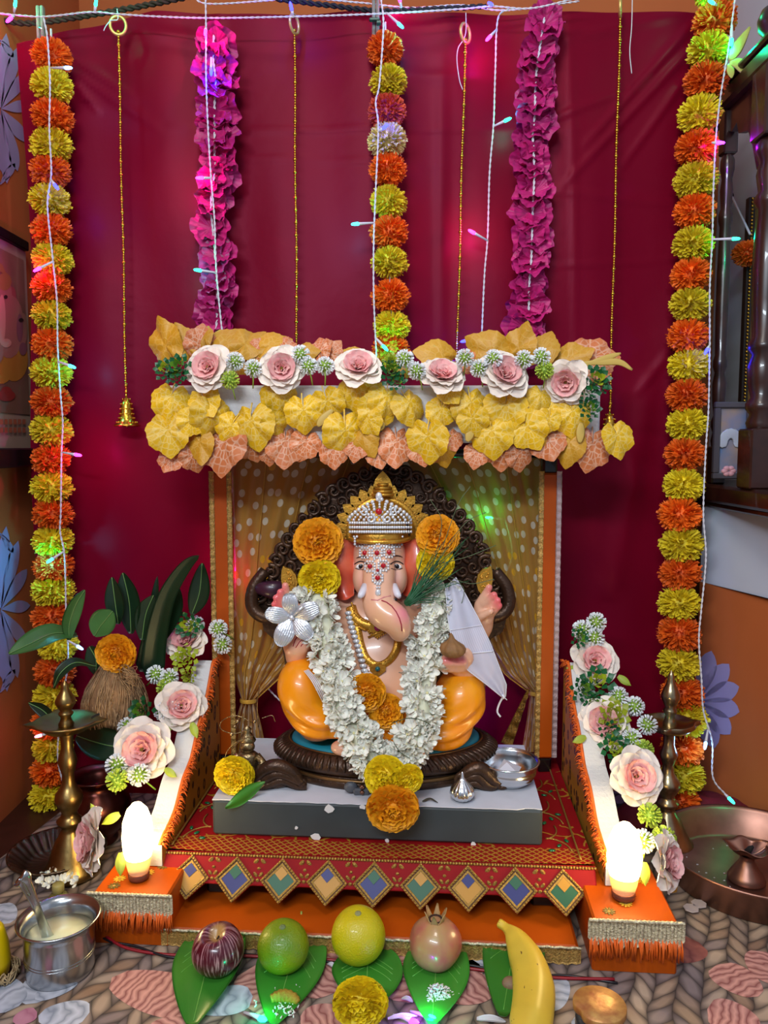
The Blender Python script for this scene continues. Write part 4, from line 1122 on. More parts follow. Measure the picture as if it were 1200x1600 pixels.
def curtain(label, outer, inner, yt, yb, nf, Yb=1.525):
    t = T('organza_curtain', label, 'curtain', PY((outer[-1][1] + inner[-1][1]) / 2, yb, Yb), 'gold dotted curtains')
    mb = MB()
    def fn(u, v):
        py = yt + (yb - yt) * v
        a, b = lerp_tab(outer, v), lerp_tab(inner, v)
        wd = abs(b - a)
        px = a + (b - a) * u
        py2 = py + (1 - abs(2 * v - 1)) * 0
        # hem of the inner edge sags: the drape pulls down towards the tie
        k = min(1, max(0, v / .8)); fold = sin(u * nf * 2 * pi + 2.2 * v + 1.3 * sin(3 * v)) + .5 * sin(u * nf * 4.7 * pi + 4 * v)
        amp = .005 + .006 * k
        return PY(px, py2, Yb - .008 + amp * fold * (.6 + .4 * u))
    mb.grid(fn, 110, 90, uv=True)
    mb.uv = [(u * .52, v * .85) for u, v in mb.uv]
    P('drape', mb, m_org, t)
    e = MB()
    e.tube([V(fn(1, v)) + V((0, -.002, 0)) for v in [i / 60 for i in range(50)]], .0016, 5)
    for q in (.25, .5, .74): e.tube([V(fn(q + .02 * sin(5 * v), v)) + V((0, -.006, 0)) for v in [i / 60 for i in range(50)]], .0009, 4)
    P('hem', e, mat('gold_hem', '#c99a3c', .4, .3), t, kind='stuff')
    py = yt + (yb - yt) * .80; c = PY((lerp_tab(outer, .8) + lerp_tab(inner, .8)) / 2, py, Yb - .012)
    w = mpx(c, abs(lerp_tab(outer, .8) - lerp_tab(inner, .8)) / 2 + 3)
    tb = MB(); tb.lathe([(w, -.004), (w + .001, 0), (w, .004)], 24, Mx.Translation(c) @ Mx.Diagonal((1, .6, 1, 1))); P('tie_band', tb, mat('gold_hem', '#c99a3c'), t)
    return t
curtain('gold dotted organza curtain gathered and tied beside the brass figurine and the silver flower', [(0, 350), (.4, 352), (.7, 362), (.8, 378), (.88, 366), (1, 352)], [(0, 618), (.12, 585), (.3, 545), (.5, 520), (.62, 490), (.72, 440), (.8, 398), (.88, 408), (1, 420)], 712, 1190, 4)
curtain('gold dotted organza curtain gathered and tied beside the steel bowl and the white cloth', [(0, 852), (.4, 852), (.7, 852), (.8, 849), (.88, 853), (1, 856)], [(0, 600), (.12, 640), (.3, 690), (.5, 735), (.65, 760), (.74, 790), (.8, 828), (.88, 824), (1, 815)], 712, 1175, 4)
m_lace = mat('gold_lace', '#8a6424', .4, .5, bump=.7, bscale=300, vary=.5, vscale=160)
mb = MB(); mb.grid(lambda u, v: PY(826 - 44 * v + (2 + 16 * v) * u, 1072 + 88 * v + 6 * u, 1.50 + .003 * sin(v * 30)), 8, 30, thick=.001)
tag(P('gold_lace_border', mb, m_lace), 'slanting gold lace border hanging behind the steel bowl', 'lace')
lights('light wire behind the organza curtains, a teal and a pink bulb showing through', [(362, 716), (366, 800), (368, 884), (370, 960), (400, 1050), (480, 1120), (640, 1140), (730, 1110), (738, 1060), (748, 1000), (790, 900), (800, 860), (790, 812)], [(368, 880, 363, 883, 'pink'), (790, 812, 764, 809, 'teal'), (735, 1085, 722, 1080, 'blue'), (728, 1110, 724, 1120, 'purple')], Y=1.545)

# ------------------------------------------------------------------ curved side panels with silk flowers
def leopard():
    m, nt, b = newmat('leopard_print')
    tc = nd(nt, 'ShaderNodeTexCoord')
    vo = nd(nt, 'ShaderNodeTexVoronoi', feature='F1'); vo.inputs['Scale'].default_value = 62
    mp = nd(nt, 'ShaderNodeMapping'); mp.inputs['Scale'].default_value = (1, .8, .55); nt.links.new(tc.outputs['Object'], mp.inputs[0]); nt.links.new(mp.outputs[0], vo.inputs['Vector'])
    d = vo.outputs['Distance']
    f = mth(nt, 'MULTIPLY', mth(nt, 'LESS_THAN', d, .36), mth(nt, 'SUBTRACT', 1.0, mth(nt, 'MULTIPLY', mth(nt, 'LESS_THAN', d, .17), .55)))
    nt.links.new(mixc(nt, f, lin('#b8791c'), lin('#3a1c0c')), b.inputs['Base Color']); b.inputs['Roughness'].default_value = .55
    return m
m_leo = leopard()
PROF = [(0, .325), (.06, .33), (.12, .308), (.3, .252), (.5, .200), (.75, .150), (.9, .125), (1, .118)]
def side_panel(label, A, B, th, sg, zbase):
    # A front, B back (inner face, world XY); sg = outward direction in X
    t = T('foam_side_panel', label, 'panel', ((A[0] + B[0]) / 2, (A[1] + B[1]) / 2, zbase), 'curved side panels')
    a, b = V((*A, 0)), V((*B, 0)); d = (a - b); L = d.length; d.normalize(); out = V((sg * abs(d.y), -d.x * sg * (1 if d.y < 0 else -1) * -1, 0))
    out = V((0, 0, 1)).cross(d); out = out if out.x * sg > 0 else -out
    prof = [(i / 40, lerp_tab(PROF, i / 40) + .004 * sin(i * .55)) for i in range(41)]
    def at(s, z, o): return b + d * (L * s) + V((0, 0, z)) + out * o
    mb = MB()
    vs, fs = [], []
    for s, z in prof:
        for o in (0, th): vs += [at(s, z, o), at(s, zbase + .0008, o)]
    for i in range(40):
        k = i * 4
        fs += [(k, k + 4, k + 6, k + 2), (k, k + 1, k + 5, k + 4), (k + 2, k + 6, k + 7, k + 3)]
    k = 160; fs += [(k, k + 2, k + 3, k + 1), (0, 1, 3, 2)]
    mb.add(vs, fs, 0, False); P('foam_core', mb, m_foam, t)
    mb = MB(); mb.grid(lambda u, v: at(u, zbase + .001 + (lerp_tab(PROF, u) - .002 + .004 * sin(u * 22) - zbase) * v, -.0015), 40, 8); P('printed_facing', mb, m_leo, t)
    mb = MB()
    for i in range(420):
        s = rnd.random(); z = lerp_tab(PROF, s) + .004 * sin(s * 22)
        p = at(s, z, rnd.uniform(-.001, .004)); q = p - out * rnd.uniform(.004, .011) + V((0, rnd.uniform(-.006, .006), rnd.uniform(-.010, .005)))
        mb.tube([p, (p + q) / 2 + V((0, 0, .003)), q], [.0012, .0011, .0006], 3)
    mb.tube([at(s, z + .001, .003) for s, z in prof], .003, 6)
    P('orange_fringe', mb, m_fringe, t, kind='stuff')
    return t
pR = side_panel('curved white foam side panel with leopard cloth and roses, next to the copper tray', (.337, 1.115), (.352, 1.465), .040, 1, .081)
pL = side_panel('curved white foam side panel with leopard cloth and roses, next to the coconut', (-.352, 1.165), (-.326, 1.475), .040, -1, .083)
def ontoR(x, y): return PY(x, y, lerp_tab([(960, 1.49), (1050, 1.45), (1120, 1.37), (1190, 1.285), (1260, 1.195), (1345, 1.10)], y) - .012)
def ontoL(x, y): return PY(x, y, lerp_tab([(960, 1.50), (1040, 1.46), (1110, 1.385), (1180, 1.31), (1250, 1.235), (1320, 1.14)], y) - .012)
def px_rose(f, x, y, r, par, roll=0, tx=0, ty=0):
    p = f(x, y); return rose(p, mpx(p, r) * 1.02, par, roll, tx, ty)
def px_globe(f, x, y, r, par, k='w'):
    p = f(x, y) + V((0, -.012, 0)); return globe(p, mpx(p, r), par, k)
for x, y, r, tx, ty in ((292, 1006, 33, -50, -10), (282, 1106, 38, -35, 25), (225, 1172, 46, -25, 0), (153, 1312, 48, -10, -55)): px_rose(ontoL, x, y, r, pL, rnd.uniform(0, 360), tx, ty)
for x, y, r, tx, ty in ((927, 1035, 37, -30, 5), (945, 1130, 38, -30, -20), (990, 1213, 43, -25, 10), (1034, 1345, 42, -15, 50)): px_rose(ontoR, x, y, r, pR, rnd.uniform(0, 360), tx, ty)
for x, y, k in ((307, 974, 'w'), (343, 980, 'w'), (350, 1005, 'w'), (246, 1051, 'w'), (267, 1056, 'w'), (262, 1072, 'g'), (258, 1108, 'w'), (274, 1100, 'w'), (202, 1132, 'w'), (186, 1191, 'w'), (187, 1214, 'g'), (221, 1206, 'w')): px_globe(ontoL, x, y, 15 if y < 1150 else 18, pL, k)
for x, y, k in ((907, 982, 'w'), (929, 970, 'w'), (926, 994, 'w'), (963, 1085, 'w'), (988, 1100, 'w'), (1008, 1129, 'w'), (984, 1150, 'w'), (1002, 1167, 'g'), (1011, 1268, 'g'), (1000, 1308, 'w'), (1033, 1303, 'g')): px_globe(ontoR, x, y, 16 if y < 1240 else 19, pR, k)
for f, x, y, r, k, par in ((ontoL, 295, 1028, 20, 'y', pL), (ontoL, 300, 1055, 11, 'y', pL), (ontoL, 229, 1108, 20, 'd', pL), (ontoL, 300, 975, 20, 'm', pL), (ontoR, 928, 1064, 24, 'm', pR), (ontoR, 905, 1075, 18, 'd', pR), (ontoR, 922, 1093, 14, 'd', pR), (ontoR, 952, 1116, 25, 'y', pR), (ontoR, 945, 1140, 16, 'm', pR), (ontoR, 955, 1165, 22, 'm', pR), (ontoR, 900, 995, 14, 'd', pR)):
    p = f(x, y) + V((0, -.022, .004)); sprig(p, mpx(p, r), par, k, rnd.uniform(0, 360), rnd.uniform(-30, 0), rnd.uniform(-15, 15))
# sepals
m_sep = mat('sepal_green', '#9cae3a', .5, rand=.15)
def sepal_mesh():
    mb = MB(); mb.grid(lambda u, v: ((u - .5) * .5 * (sin(pi * min(1, v * .9 + .12)) ** .8), v, .12 * sin(v * 2) - .3 * (u - .5) ** 2), 4, 7); return mb.mesh('sepal_leaf', m_sep)
SEP = sepal_mesh()
for f, x, y, r, roll, par in ((ontoL, 300, 1128, 26, 205, pL), (ontoL, 270, 1130, 22, 140, pL), (ontoL, 258, 1200, 24, 240, pL), (ontoL, 188, 1270, 30, 120, pL), (ontoL, 190, 1330, 34, 185, pL), (ontoL, 150, 1268, 16, 30, pL), (ontoR, 905, 1045, 22, 85, pR), (ontoR, 965, 1055, 24, 230, pR), (ontoR, 1006, 1345, 34, 175, pR), (ontoR, 915, 1150, 24, 110, pR), (ontoR, 962, 1180, 20, 200, pR), (ontoR, 938, 1108, 16, 20, pR)):
    p = f(x, y) + V((0, -.004, 0)); put(SEP, 'sepal_leaf', face(p, mpx(p, r), roll, -20, 0), par)
p = ontoR(1050, 1378); put(LEAF['g'][0], 'gold_leaf', face(p, mpx(p, 34), 215, -20, 30), pR)

# ------------------------------------------------------------------ canopy
can = T('flower_canopy', 'white foam canopy covered in yellow and peach leaves, roses and white globe blossoms', 'canopy', LP(0, .2, .75))
YF = 1.37
za, zb = PY(600, 692, YF).z, PY(600, 602, YF).z
xa, xb = PY(252, 650, YF).x, PY(938, 650, YF).x
mb = MB(); mb.box(((xa + xb) / 2, YF + .015, (za + zb) / 2), (xb - xa, .03, zb - za), M=None, bev=.004)
mb.box(((xa + xb) / 2, YF + .095, zb - .012), (xb - xa, .16, .024), bev=.004)
mb.box((xa + .015, YF + .095, (za + zb) / 2), (.03, .16, zb - za), bev=.004); mb.box((xb - .015, YF + .095, (za + zb) / 2), (.03, .16, zb - za), bev=.004)
P('foam_board', mb, m_foam, can)
YL = YF - .022
def cleaf(x, y, d, tip, k, dy=0.0, tx=None, ty=None):
    """d = leaf diameter in pixels; tip = direction of the tip in degrees from up, clockwise"""
    p = PY(x, y, YL - dy); s = mpx(p, d) * (1.16 if k == 'y' else 1.3 if dy < -.03 else 1.1)
    put(rnd.choice(LEAF[k]), {'y': 'yellow_leaf', 'g': 'gold_leaf', 'p': 'peach_leaf'}[k], face(p, s, -tip, rnd.uniform(-26, 14) if tx is None else tx, rnd.uniform(-28, 28) if ty is None else ty), can)
# fringe below
for x, y, d, tip in ((268, 712, 40, 200), (302, 710, 44, 165), (350, 690, 76, 180), (392, 688, 52, 160), (446, 688, 62, 185), (478, 690, 46, 200), (520, 702, 44, 175), (558, 694, 40, 190), (620, 690, 58, 185), (655, 700, 42, 165), (672, 705, 34, 200), (706, 682, 34, 170), (787, 690, 66, 180), (812, 708, 44, 170), (852, 682, 58, 160), (745, 706, 38, 190), (926, 694, 62, 190), (590, 705, 40, 170), (420, 705, 34, 185)):
    cleaf(x, y, d, tip, 'p', -.005)
for x, y, d, tip in ((312, 690, 52, 170), (565, 678, 54, 150), (688, 696, 52, 165), (890, 690, 56, 190), (845, 672, 40, 150), (765, 640, 50, 160)): cleaf(x, y, d, tip, 'g', .0)
# the white face
for x, y, d, tip in ((268, 619, 54, 190), (318, 622, 44, 150), (330, 645, 56, 185), (262, 671, 58, 175), (362, 665, 44, 210), (392, 657, 62, 170), (425, 662, 40, 140), (434, 614, 50, 180), (474, 640, 52, 175), (511, 626, 48, 160), (558, 604, 54, 175), (540, 672, 62, 180), (590, 636, 54, 185), (605, 618, 48, 200), (640, 628, 50, 165), (690, 638, 42, 190), (736, 628, 54, 180), (738, 653, 44, 160), (790, 632, 60, 185), (668, 681, 60, 180), (768, 672, 60, 175), (822, 666, 56, 150), (860, 637, 46, 165), (858, 654, 34, 190), (894, 642, 54, 175), (964, 680, 50, 170), (820, 640, 44, 200), (575, 655, 38, 150), (300, 655, 40, 200), (700, 610, 34, 140), (845, 615, 36, 200)):
    cleaf(x, y, d, tip, 'y', rnd.uniform(.004, .018))
# crest
for x, y, d, tip, k in ((259, 541, 56, -15, 'g'), (289, 540, 46, -25, 'g'), (312, 540, 40, 10, 'p'), (346, 541, 54, 35, 'g'), (383, 538, 50, 55, 'g'), (318, 528, 30, -10, 'g'), (420, 540, 46, 60, 'g'), (390, 556, 56, -80, 'g'), (408, 552, 40, 70, 'p'), (445, 546, 34, -40, 'p'), (470, 552, 34, 80, 'g'), (500, 548, 32, -20, 'p'), (516, 553, 30, 40, 'p'), (550, 563, 44, 85, 'g'), (692, 557, 52, -75, 'g'), (690, 572, 46, 60, 'g'), (772, 551, 58, -60, 'g'), (810, 545, 50, 20, 'g'), (846, 549, 48, 15, 'g'), (886, 562, 50, 70, 'g'), (918, 562, 60, 80, 'p'), (905, 570, 44, 60, 'g'), (760, 572, 40, 110, 'g'), (640, 572, 34, -70, 'g'), (730, 566, 30, 60, 'p')):
    cleaf(x, y, d, tip, k, -.035, tx=rnd.uniform(-35, 5))
for pts, w in (([(905, 568), (940, 566), (968, 566), (988, 578)], 4.5), ([(910, 572), (945, 560), (970, 552)], 4), ([(520, 640), (505, 655), (496, 666)], 6), ([(600, 660), (588, 672)], 6), ([(738, 668), (730, 690)], 6), ([(908, 660), (906, 692)], 6)):
    sp_ = spline([PY(x, y, YL - .008) for x, y in pts], 12); mb = MB()
    mb.tube(sp_, [mpx(sp_[0], w) * (.2 + sin(pi * (i / 12 * .93 + .04)) ** .8) for i in range(13)], 8, flat=.15, ref=(0, 1, 0)); P('slim_leaf', mb, mat('slim_leaf_gold', '#c8a850', .5), can)
fC = lambda x, y: PY(x, y, YL - .012)
for x, y, r, tx, ty in ((328, 577, 37, -15, -8), (440, 578, 36, -10, 8), (560, 578, 37, -35, 0), (690, 592, 37, -45, 10), (785, 588, 40, -25, 15), (885, 596, 36, 15, -20)): px_rose(fC, x, y, r, can, rnd.uniform(0, 360), tx, ty)
for x, y, k in ((370, 566, 'w'), (398, 577, 'w'), (362, 595, 'g'), (471, 555, 'w'), (483, 573, 'w'), (509, 573, 'w'), (632, 562, 'w'), (651, 581, 'w'), (725, 561, 'w'), (747, 577, 'w'), (769, 562, 'w'), (816, 563, 'w'), (843, 559, 'w'), (848, 580, 'g')):
    p = fC(x, y) + V((0, -.014, 0)); globe(p, mpx(p, 15), can, k, rnd.uniform(-20, 20))
for x, y, r, k in ((262, 580, 17, 'm'), (283, 576, 20, 'd'), (280, 590, 14, 'd'), (612, 583, 20, 'd'), (612, 568, 14, 'y'), (620, 598, 14, 'd'), (928, 596, 22, 'm'), (915, 612, 14, 'd'), (918, 640, 17, 'd'), (936, 605, 12, 'd')):
    p = fC(x, y) + V((0, -.010, 0)); sprig(p, mpx(p, r), can, k, rnd.uniform(0, 360), -15, 0)

# ------------------------------------------------------------------ the idol
class Field:
    def __init__(s, lo, hi, h):
        s.lo, s.h = np.array(lo), h
        s.n = np.ceil((np.array(hi) - s.lo) / h).astype(int) + 1
        s.f = np.full(s.n, .05, np.float32)
    def block(s, lo, hi):
        a = np.clip(((np.array(lo) - s.lo) / s.h).astype(int), 0, s.n - 1); b = np.clip(((np.array(hi) - s.lo) / s.h).astype(int) + 2, 1, s.n)
        ax = [s.lo[i] + s.h * np.arange(a[i], b[i]) for i in range(3)]
        return tuple(slice(a[i], b[i]) for i in range(3)), np.meshgrid(*ax, indexing='ij')
    def join(s, sl, d, k, cut=False):
        f = s.f[sl]
        if cut:
            d = -d; h = np.clip(.5 - .5 * (d - f) / k, 0, 1) if k else 0
            h = np.clip(.5 + .5 * (d - f) / k, 0, 1); s.f[sl] = f * (1 - h) + d * h + k * h * (1 - h); return
        h = np.clip(.5 + .5 * (f - d) / k, 0, 1)
        s.f[sl] = f * (1 - h) + d * h - k * h * (1 - h)
    def ell(s, c, r, k=.012, rot=None, cut=False):
        c = np.array(c); R = max(r) + k + .02
        sl, (X, Y, Z) = s.block(c - R, c + R)
        q = np.stack([X - c[0], Y - c[1], Z - c[2]], -1)
        if rot is not None: q = q @ np.array(rot.to_3x3()).astype(float)
        r = np.array(r)
        k0 = np.linalg.norm(q / r, axis=-1); k1 = np.linalg.norm(q / (r * r), axis=-1) + 1e-9
        s.join(sl, (k0 * (k0 - 1) / k1), k, cut)
    def cap(s, a, b, ra, rb, k=.008, cut=False):
        a, b = np.array(a), np.array(b); R = max(ra, rb) + k + .015
        sl, (X, Y, Z) = s.block(np.minimum(a, b) - R, np.maximum(a, b) + R)
        ab = b - a; L2 = float(ab @ ab) + 1e-12
        t = np.clip(((X - a[0]) * ab[0] + (Y - a[1]) * ab[1] + (Z - a[2]) * ab[2]) / L2, 0, 1)
        d = np.sqrt((X - a[0] - t * ab[0]) ** 2 + (Y - a[1] - t * ab[1]) ** 2 + (Z - a[2] - t * ab[2]) ** 2) - (ra + (rb - ra) * t)
        s.join(sl, d, k, cut)
    def chain(s, pts, rs, k=.006, n=5):
        sp_ = spline(pts, n * (len(pts) - 1))
        for i in range(len(sp_) - 1):
            f0, f1 = i / n, (i + 1) / n
            rr = lambda f: rs[min(int(f), len(rs) - 1)] + (rs[min(int(f) + 1, len(rs) - 1)] - rs[min(int(f), len(rs) - 1)]) * (f - int(f))
            s.cap(sp_[i], sp_[i + 1], rr(f0), rr(f1), k if i == 0 else .003)
    def nets(s):
        f = s.f; neg = f < 0
        n = f.shape
        acc = np.zeros((n[0] - 1, n[1] - 1, n[2] - 1, 3), np.float32); cnt = np.zeros(acc.shape[:3], np.float32)
        c = lambda a, dx, dy, dz: a[dx:n[0] - 1 + dx, dy:n[1] - 1 + dy, dz:n[2] - 1 + dz]
        for ax in range(3):
            o1, o2 = [q for q in range(3) if q != ax]
            for i in (0, 1):
                for j in (0, 1):
                    d0 = [0, 0, 0]; d0[o1] = i; d0[o2] = j; d1 = list(d0); d1[ax] = 1
                    A, B = c(f, *d0), c(f, *d1); m = (A < 0) != (B < 0)
                    t = np.where(m, A / np.where(m, A - B, 1), 0)
                    p = np.zeros(acc.shape, np.float32); p[..., ax] = t; p[..., o1] = i; p[..., o2] = j
                    acc += p * m[..., None]; cnt += m
        act = cnt > 0
        idx = np.full(act.shape, -1, np.int64); idx[act] = np.arange(act.sum())
        ii = np.argwhere(act)
        V_ = s.lo + (ii + acc[act] / cnt[act][:, None]) * s.h
        F_ = []
        for ax in range(3):
            o1, o2 = [(1, 2), (2, 0), (0, 1)][ax]
            A = np.take(neg, range(0, n[ax] - 1), ax); B = np.take(neg, range(1, n[ax]), ax)
            for flip, m in ((False, A & ~B), (True, ~A & B)):
                e = np.argwhere(m)
                e = e[(e[:, o1] > 0) & (e[:, o2] > 0) & (e[:, o1] < n[o1] - 1) & (e[:, o2] < n[o2] - 1)]
                q = []
                for du, dv in ((-1, -1), (0, -1), (0, 0), (-1, 0)):
                    g = e.copy(); g[:, o1] += du; g[:, o2] += dv; q.append(idx[g[:, 0], g[:, 1], g[:, 2]])
                q = np.stack(q, 1)
                F_.append(q[:, ::-1] if flip else q)
        return V_, np.concatenate(F_)
def smooth_pts(Vv, Ff, it=2):
    for _ in range(it):
        s_ = np.zeros_like(Vv); c_ = np.zeros(len(Vv))
        for k in range(4):
            a, b = Ff[:, k], Ff[:, (k + 1) % 4]
            np.add.at(s_, a, Vv[b]); np.add.at(c_, a, 1); np.add.at(s_, b, Vv[a]); np.add.at(c_, b, 1)
        Vv = Vv * .4 + .6 * s_ / np.maximum(c_, 1)[:, None]
    return Vv
def net_part(name, Vv, Ff, m, parent, cols=None):
    mb = MB(); mb.v = [tuple(p) for p in Vv]; mb.f = [tuple(int(x) for x in q) for q in Ff]; mb.m = [0] * len(mb.f); mb.s = [True] * len(mb.f)
    return P(name, mb, m, parent, cols), mb

ZI = ZB + .0013
IC = V((.003, 1.365, ZI))
idol = T('elephant_headed_idol', 'painted elephant headed deity idol seated in orange dhoti before a dark carved halo', 'statue', IC)
m_bronze = mat('dark_carved_bronze', '#4a3426', .33, .55, bump=.3, bscale=150, vary=.35, vscale=40)
m_teal = mat('teal_paint', '#1f8ca0', .4, vary=.12, vscale=20)
EL = Mx.Translation(IC) @ Mx.Diagonal((1, .58, 1, 1))
mb = MB()
mb.lathe([(0, 0), (.188, 0), (.192, .006), (.186, .014), (.176, .018), (.178, .022), (.196, .026), (.204, .034), (.202, .042), (.186, .054), (.178, .057), (.172, .055), (0, .055)], 96, EL)
base = P('carved_base', mb, m_bronze, idol)
mb = MB()
for i in range(84):
    a = 2 * pi * i / 84
    M = EL @ Mx.Rotation(a, 4, 'Z')
    mb.tube([M @ V((.181, -.004, .0545)), M @ V((.193, .0, .049)), M @ V((.202, .004, .041)), M @ V((.203, .005, .034))], [.002, .0038, .0042, .002], 6)
P('leaf_relief', mb, m_bronze, base, kind='stuff')
mb = MB(); mb.tube([EL @ V((.187 * cos(2 * pi * i / 90), .187 * sin(2 * pi * i / 90), .0155)) for i in range(91)], .0035, 8, cap=False)
mb.tube([EL @ V((.1755 * cos(2 * pi * i / 90), .1755 * sin(2 * pi * i / 90), .0565)) for i in range(91)], .0022, 6, cap=False); P('gilt_rim', mb, mat('worn_gilt', '#7c5a34', .35, .7), base)
mb = MB(); mb.lathe([(.171, .055), (.170, .059), (.16, .062), (0, .064)], 72, EL); P('teal_seat', mb, m_teal, idol)
# scrolled feet and the little grey ornament in front
def scroll(mb, c, R, turns, r0, r1, sg=1, start=0, M=None, n=26):
    pts = []
    for i in range(n + 1):
        t = i / n; a = start + sg * turns * 2 * pi * t; R_ = R * (1 - .82 * t)
        pts.append(V((c[0] + R_ * cos(a), c[1], c[2] + R_ * sin(a))))
    mb.tube(pts, [r0 + (r1 - r0) * i / n for i in range(n + 1)], 7)
for sg, xs in ((-1, 425), (1, 765)):
    mb = MB()
    Yf = 1.262
    for k, (off, r) in enumerate(((0, .0105), (.011, .009), (.020, .007))):
        pts = [PY(x_, y_ + 3 * k, Yf) for x_, y_ in (((396, 1220), (412, 1203), (432, 1196), (455, 1205), (470, 1224)) if sg < 0 else ((718, 1216), (736, 1203), (752, 1201), (768, 1216), (780, 1237)))]
        pts = [p - V((0, 0, off * .9)) - V((sg * off * .5, 0, 0)) for p in pts]
        for p in pts: p.z = max(p.z, ZI + r)
        mb.tube(spline(pts, 20), [r * (.85 + .3 * sin(pi * i / 20)) for i in range(21)], 8)
    q = PY(470 if sg < 0 else 782, 1222, Yf); scroll(mb, (q.x, Yf, ZI + .014), .013, 1.3, .0055, .003, -sg, pi / 2)
    q = PY(398 if sg < 0 else 722, 1208, Yf); scroll(mb, (q.x, Yf - .002, ZI + .018), .012, 1.2, .005, .003, sg, pi / 2)
    mb.ell(PY(432 if sg < 0 else 752, 1216, Yf + .02), (.030, .022, .016), 14, 8)
    P('scroll_foot', mb, m_bronze, base)
q = PY(565, 1236, 1.246); q.z = ZI
mb = MB(); mb.box(q + V((0, 0, .006)), (.028, .012, .012), bev=.003); mb.ell(q + V((-.018, .002, .012)), (.012, .006, .010), 10, 6); mb.ell(q + V((.018, .002, .012)), (.012, .006, .010), 10, 6)
g = P('grey_lotus_mount', mb, mat('grey_slate', '#4d5058', .5), base)
mb = MB(); mb.ell(q + V((.001, -.006, .016)), .0045, 8, 6); mb.ell(q + V((.001, -.007, .007)), .004, 8, 6); P('copper_stud', mb, m_copper, g, kind='stuff')

# halo
YH = 1.455
out = [(412, 985), (405, 930), (430, 885), (452, 842), (482, 803), (522, 768), (562, 744), (602, 728), (640, 742), (688, 776), (724, 812), (750, 860), (768, 905), (792, 935), (786, 985), (760, 1010), (730, 1120), (480, 1120), (440, 1010)]
sm = spline([PY(x, y, YH) for x, y in out] , 110)
mb = MB(); mb.slab([(p.x, p.z) for p in sm], .016, M=Mx.Translation((0, YH + .008, 0)) @ BM); halo = P('carved_halo', mb, m_bronze, idol)
mb = MB()
rim = spline([PY(x, y, YH - .004) for x, y in out[1:14]], 30)
for i, p in enumerate(rim):
    t = (rim[min(i + 1, 30)] - rim[max(i - 1, 0)]).normalized(); nrm = V((-t.z, 0, t.x)); nrm = nrm if nrm.z * 1 + nrm.x * (p.x - IC.x) > 0 else -nrm
    sg = -1 if p.x < IC.x else 1
    scroll(mb, (p.x, YH - .006, p.z), .0145, 1.4, .0048, .0022, sg, i)
    q = p - nrm * .024; scroll(mb, (q.x, YH - .004, q.z), .013, 1.3, .0042, .002, -sg, i * 1.7)
    q = p - nrm * .046; scroll(mb, (q.x, YH - .003, q.z), .012, 1.3, .004, .002, sg, i * 2.3)
    q = p + nrm * .006; mb.ell((q.x, YH - .002, q.z), (.008, .006, .008), 8, 6)
P('halo_scrollwork', mb, m_bronze, halo, kind='stuff')
for sg, x in ((-1, 424), (1, 764)):
    mb = MB(); c = PY(x, 935, YH - .02)
    mb.tube(spline([c + V((sg * .012, .01, .052)), c + V((sg * .034, .004, .02)), c + V((sg * .036, 0, -.016)), c + V((sg * .012, -.004, -.036)), c + V((-sg * .018, 0, -.030)), c + V((-sg * .026, .004, -.006))], 26), [.011 + .004 * sin(pi * i / 26) - .005 * i / 26 for i in range(27)], 10)
    P('armrest_scroll', mb, m_bronze, idol)
m_plum = mat('plum_lacquer', '#3a1a2e', .35, coat=.2)
mb = MB(); mb.tube([PY(398, 918, YH - .02), PY(425, 922, YH - .02), PY(452, 918, YH - .015)], [.010, .018, .012], 12, flat=.7); P('armrest_pad', mb, m_plum, idol)

# body -------------------------------------------------------------
def pxm(n, Y=1.35): return n * Y / 1200
B = Field((-.235, 1.225, .19), (.235, 1.475, .63), .0026)
E_ = lambda x, y, Y: tuple(PY(x, y, Y))
B.ell(E_(592, 1065, 1.385), (.098, .082, .092)); B.ell(E_(594, 985, 1.395), (.088, .055, .072), .03)
B.cap(E_(515, 958, 1.405), E_(676, 952, 1.405), .036, .036, .02)
B.cap(E_(594, 950, 1.39), E_(594, 900, 1.39), .036, .036, .01)
# head with cheeks
B.ell(E_(593, 868, 1.372), (.0475, .050, .056), .01); B.ell(E_(593, 900, 1.368), (.047, .046, .040), .012)
B.ell(E_(569, 905, 1.345), (.020, .024, .030), .010); B.ell(E_(619, 905, 1.345), (.020, .024, .030), .010)
# trunk
B.chain([E_(593, 862, 1.335), E_(592, 895, 1.318), E_(591, 925, 1.303), E_(594, 948, 1.292), E_(604, 960, 1.285), E_(617, 968, 1.280), E_(624, 982, 1.281), E_(624, 988, 1.285)], [.022, .0275, .0265, .0275, .0265, .0245, .0185, .0150], .010, 5)
# upper arm pair: hands with curled fingers
def fist(pal, fingers, wrist, elbow, sh, pr, Y=1.352):
    B.ell(E_(*pal, Y), pr, .006)
    for (x0, y0, x1, y1, r, d0, d1) in fingers: B.cap(E_(x0, y0, Y + d0), E_(x1, y1, Y + d1), pxm(r), pxm(r * .8), .0025)
    B.chain([E_(*pal, Y + .004), E_(*wrist, Y + .02), E_(*elbow, 1.395), E_(*sh, 1.405)], [.017, .0165, .024, .031], .006)
fist((756, 957), [(748, 945, 764, 918, 7.5, 0, -.010), (757, 944, 772, 929, 7, -.008, -.020), (764, 951, 778, 938, 6.6, -.008, -.020), (769, 958, 781, 946, 6, -.006, -.018), (748, 965, 767, 955, 6.5, -.014, -.024)], (752, 985), (722, 1000), (676, 955), (.019, .013, .026))
fist((448, 955), [(452, 945, 446, 915, 7.5, 0, -.010), (446, 942, 438, 925, 7, -.008, -.018), (441, 948, 431, 934, 6.6, -.008, -.018), (437, 956, 428, 944, 6, -.006, -.016), (452, 965, 436, 958, 6.5, -.014, -.022)], (452, 985), (480, 1005), (517, 960), (.019, .013, .026))
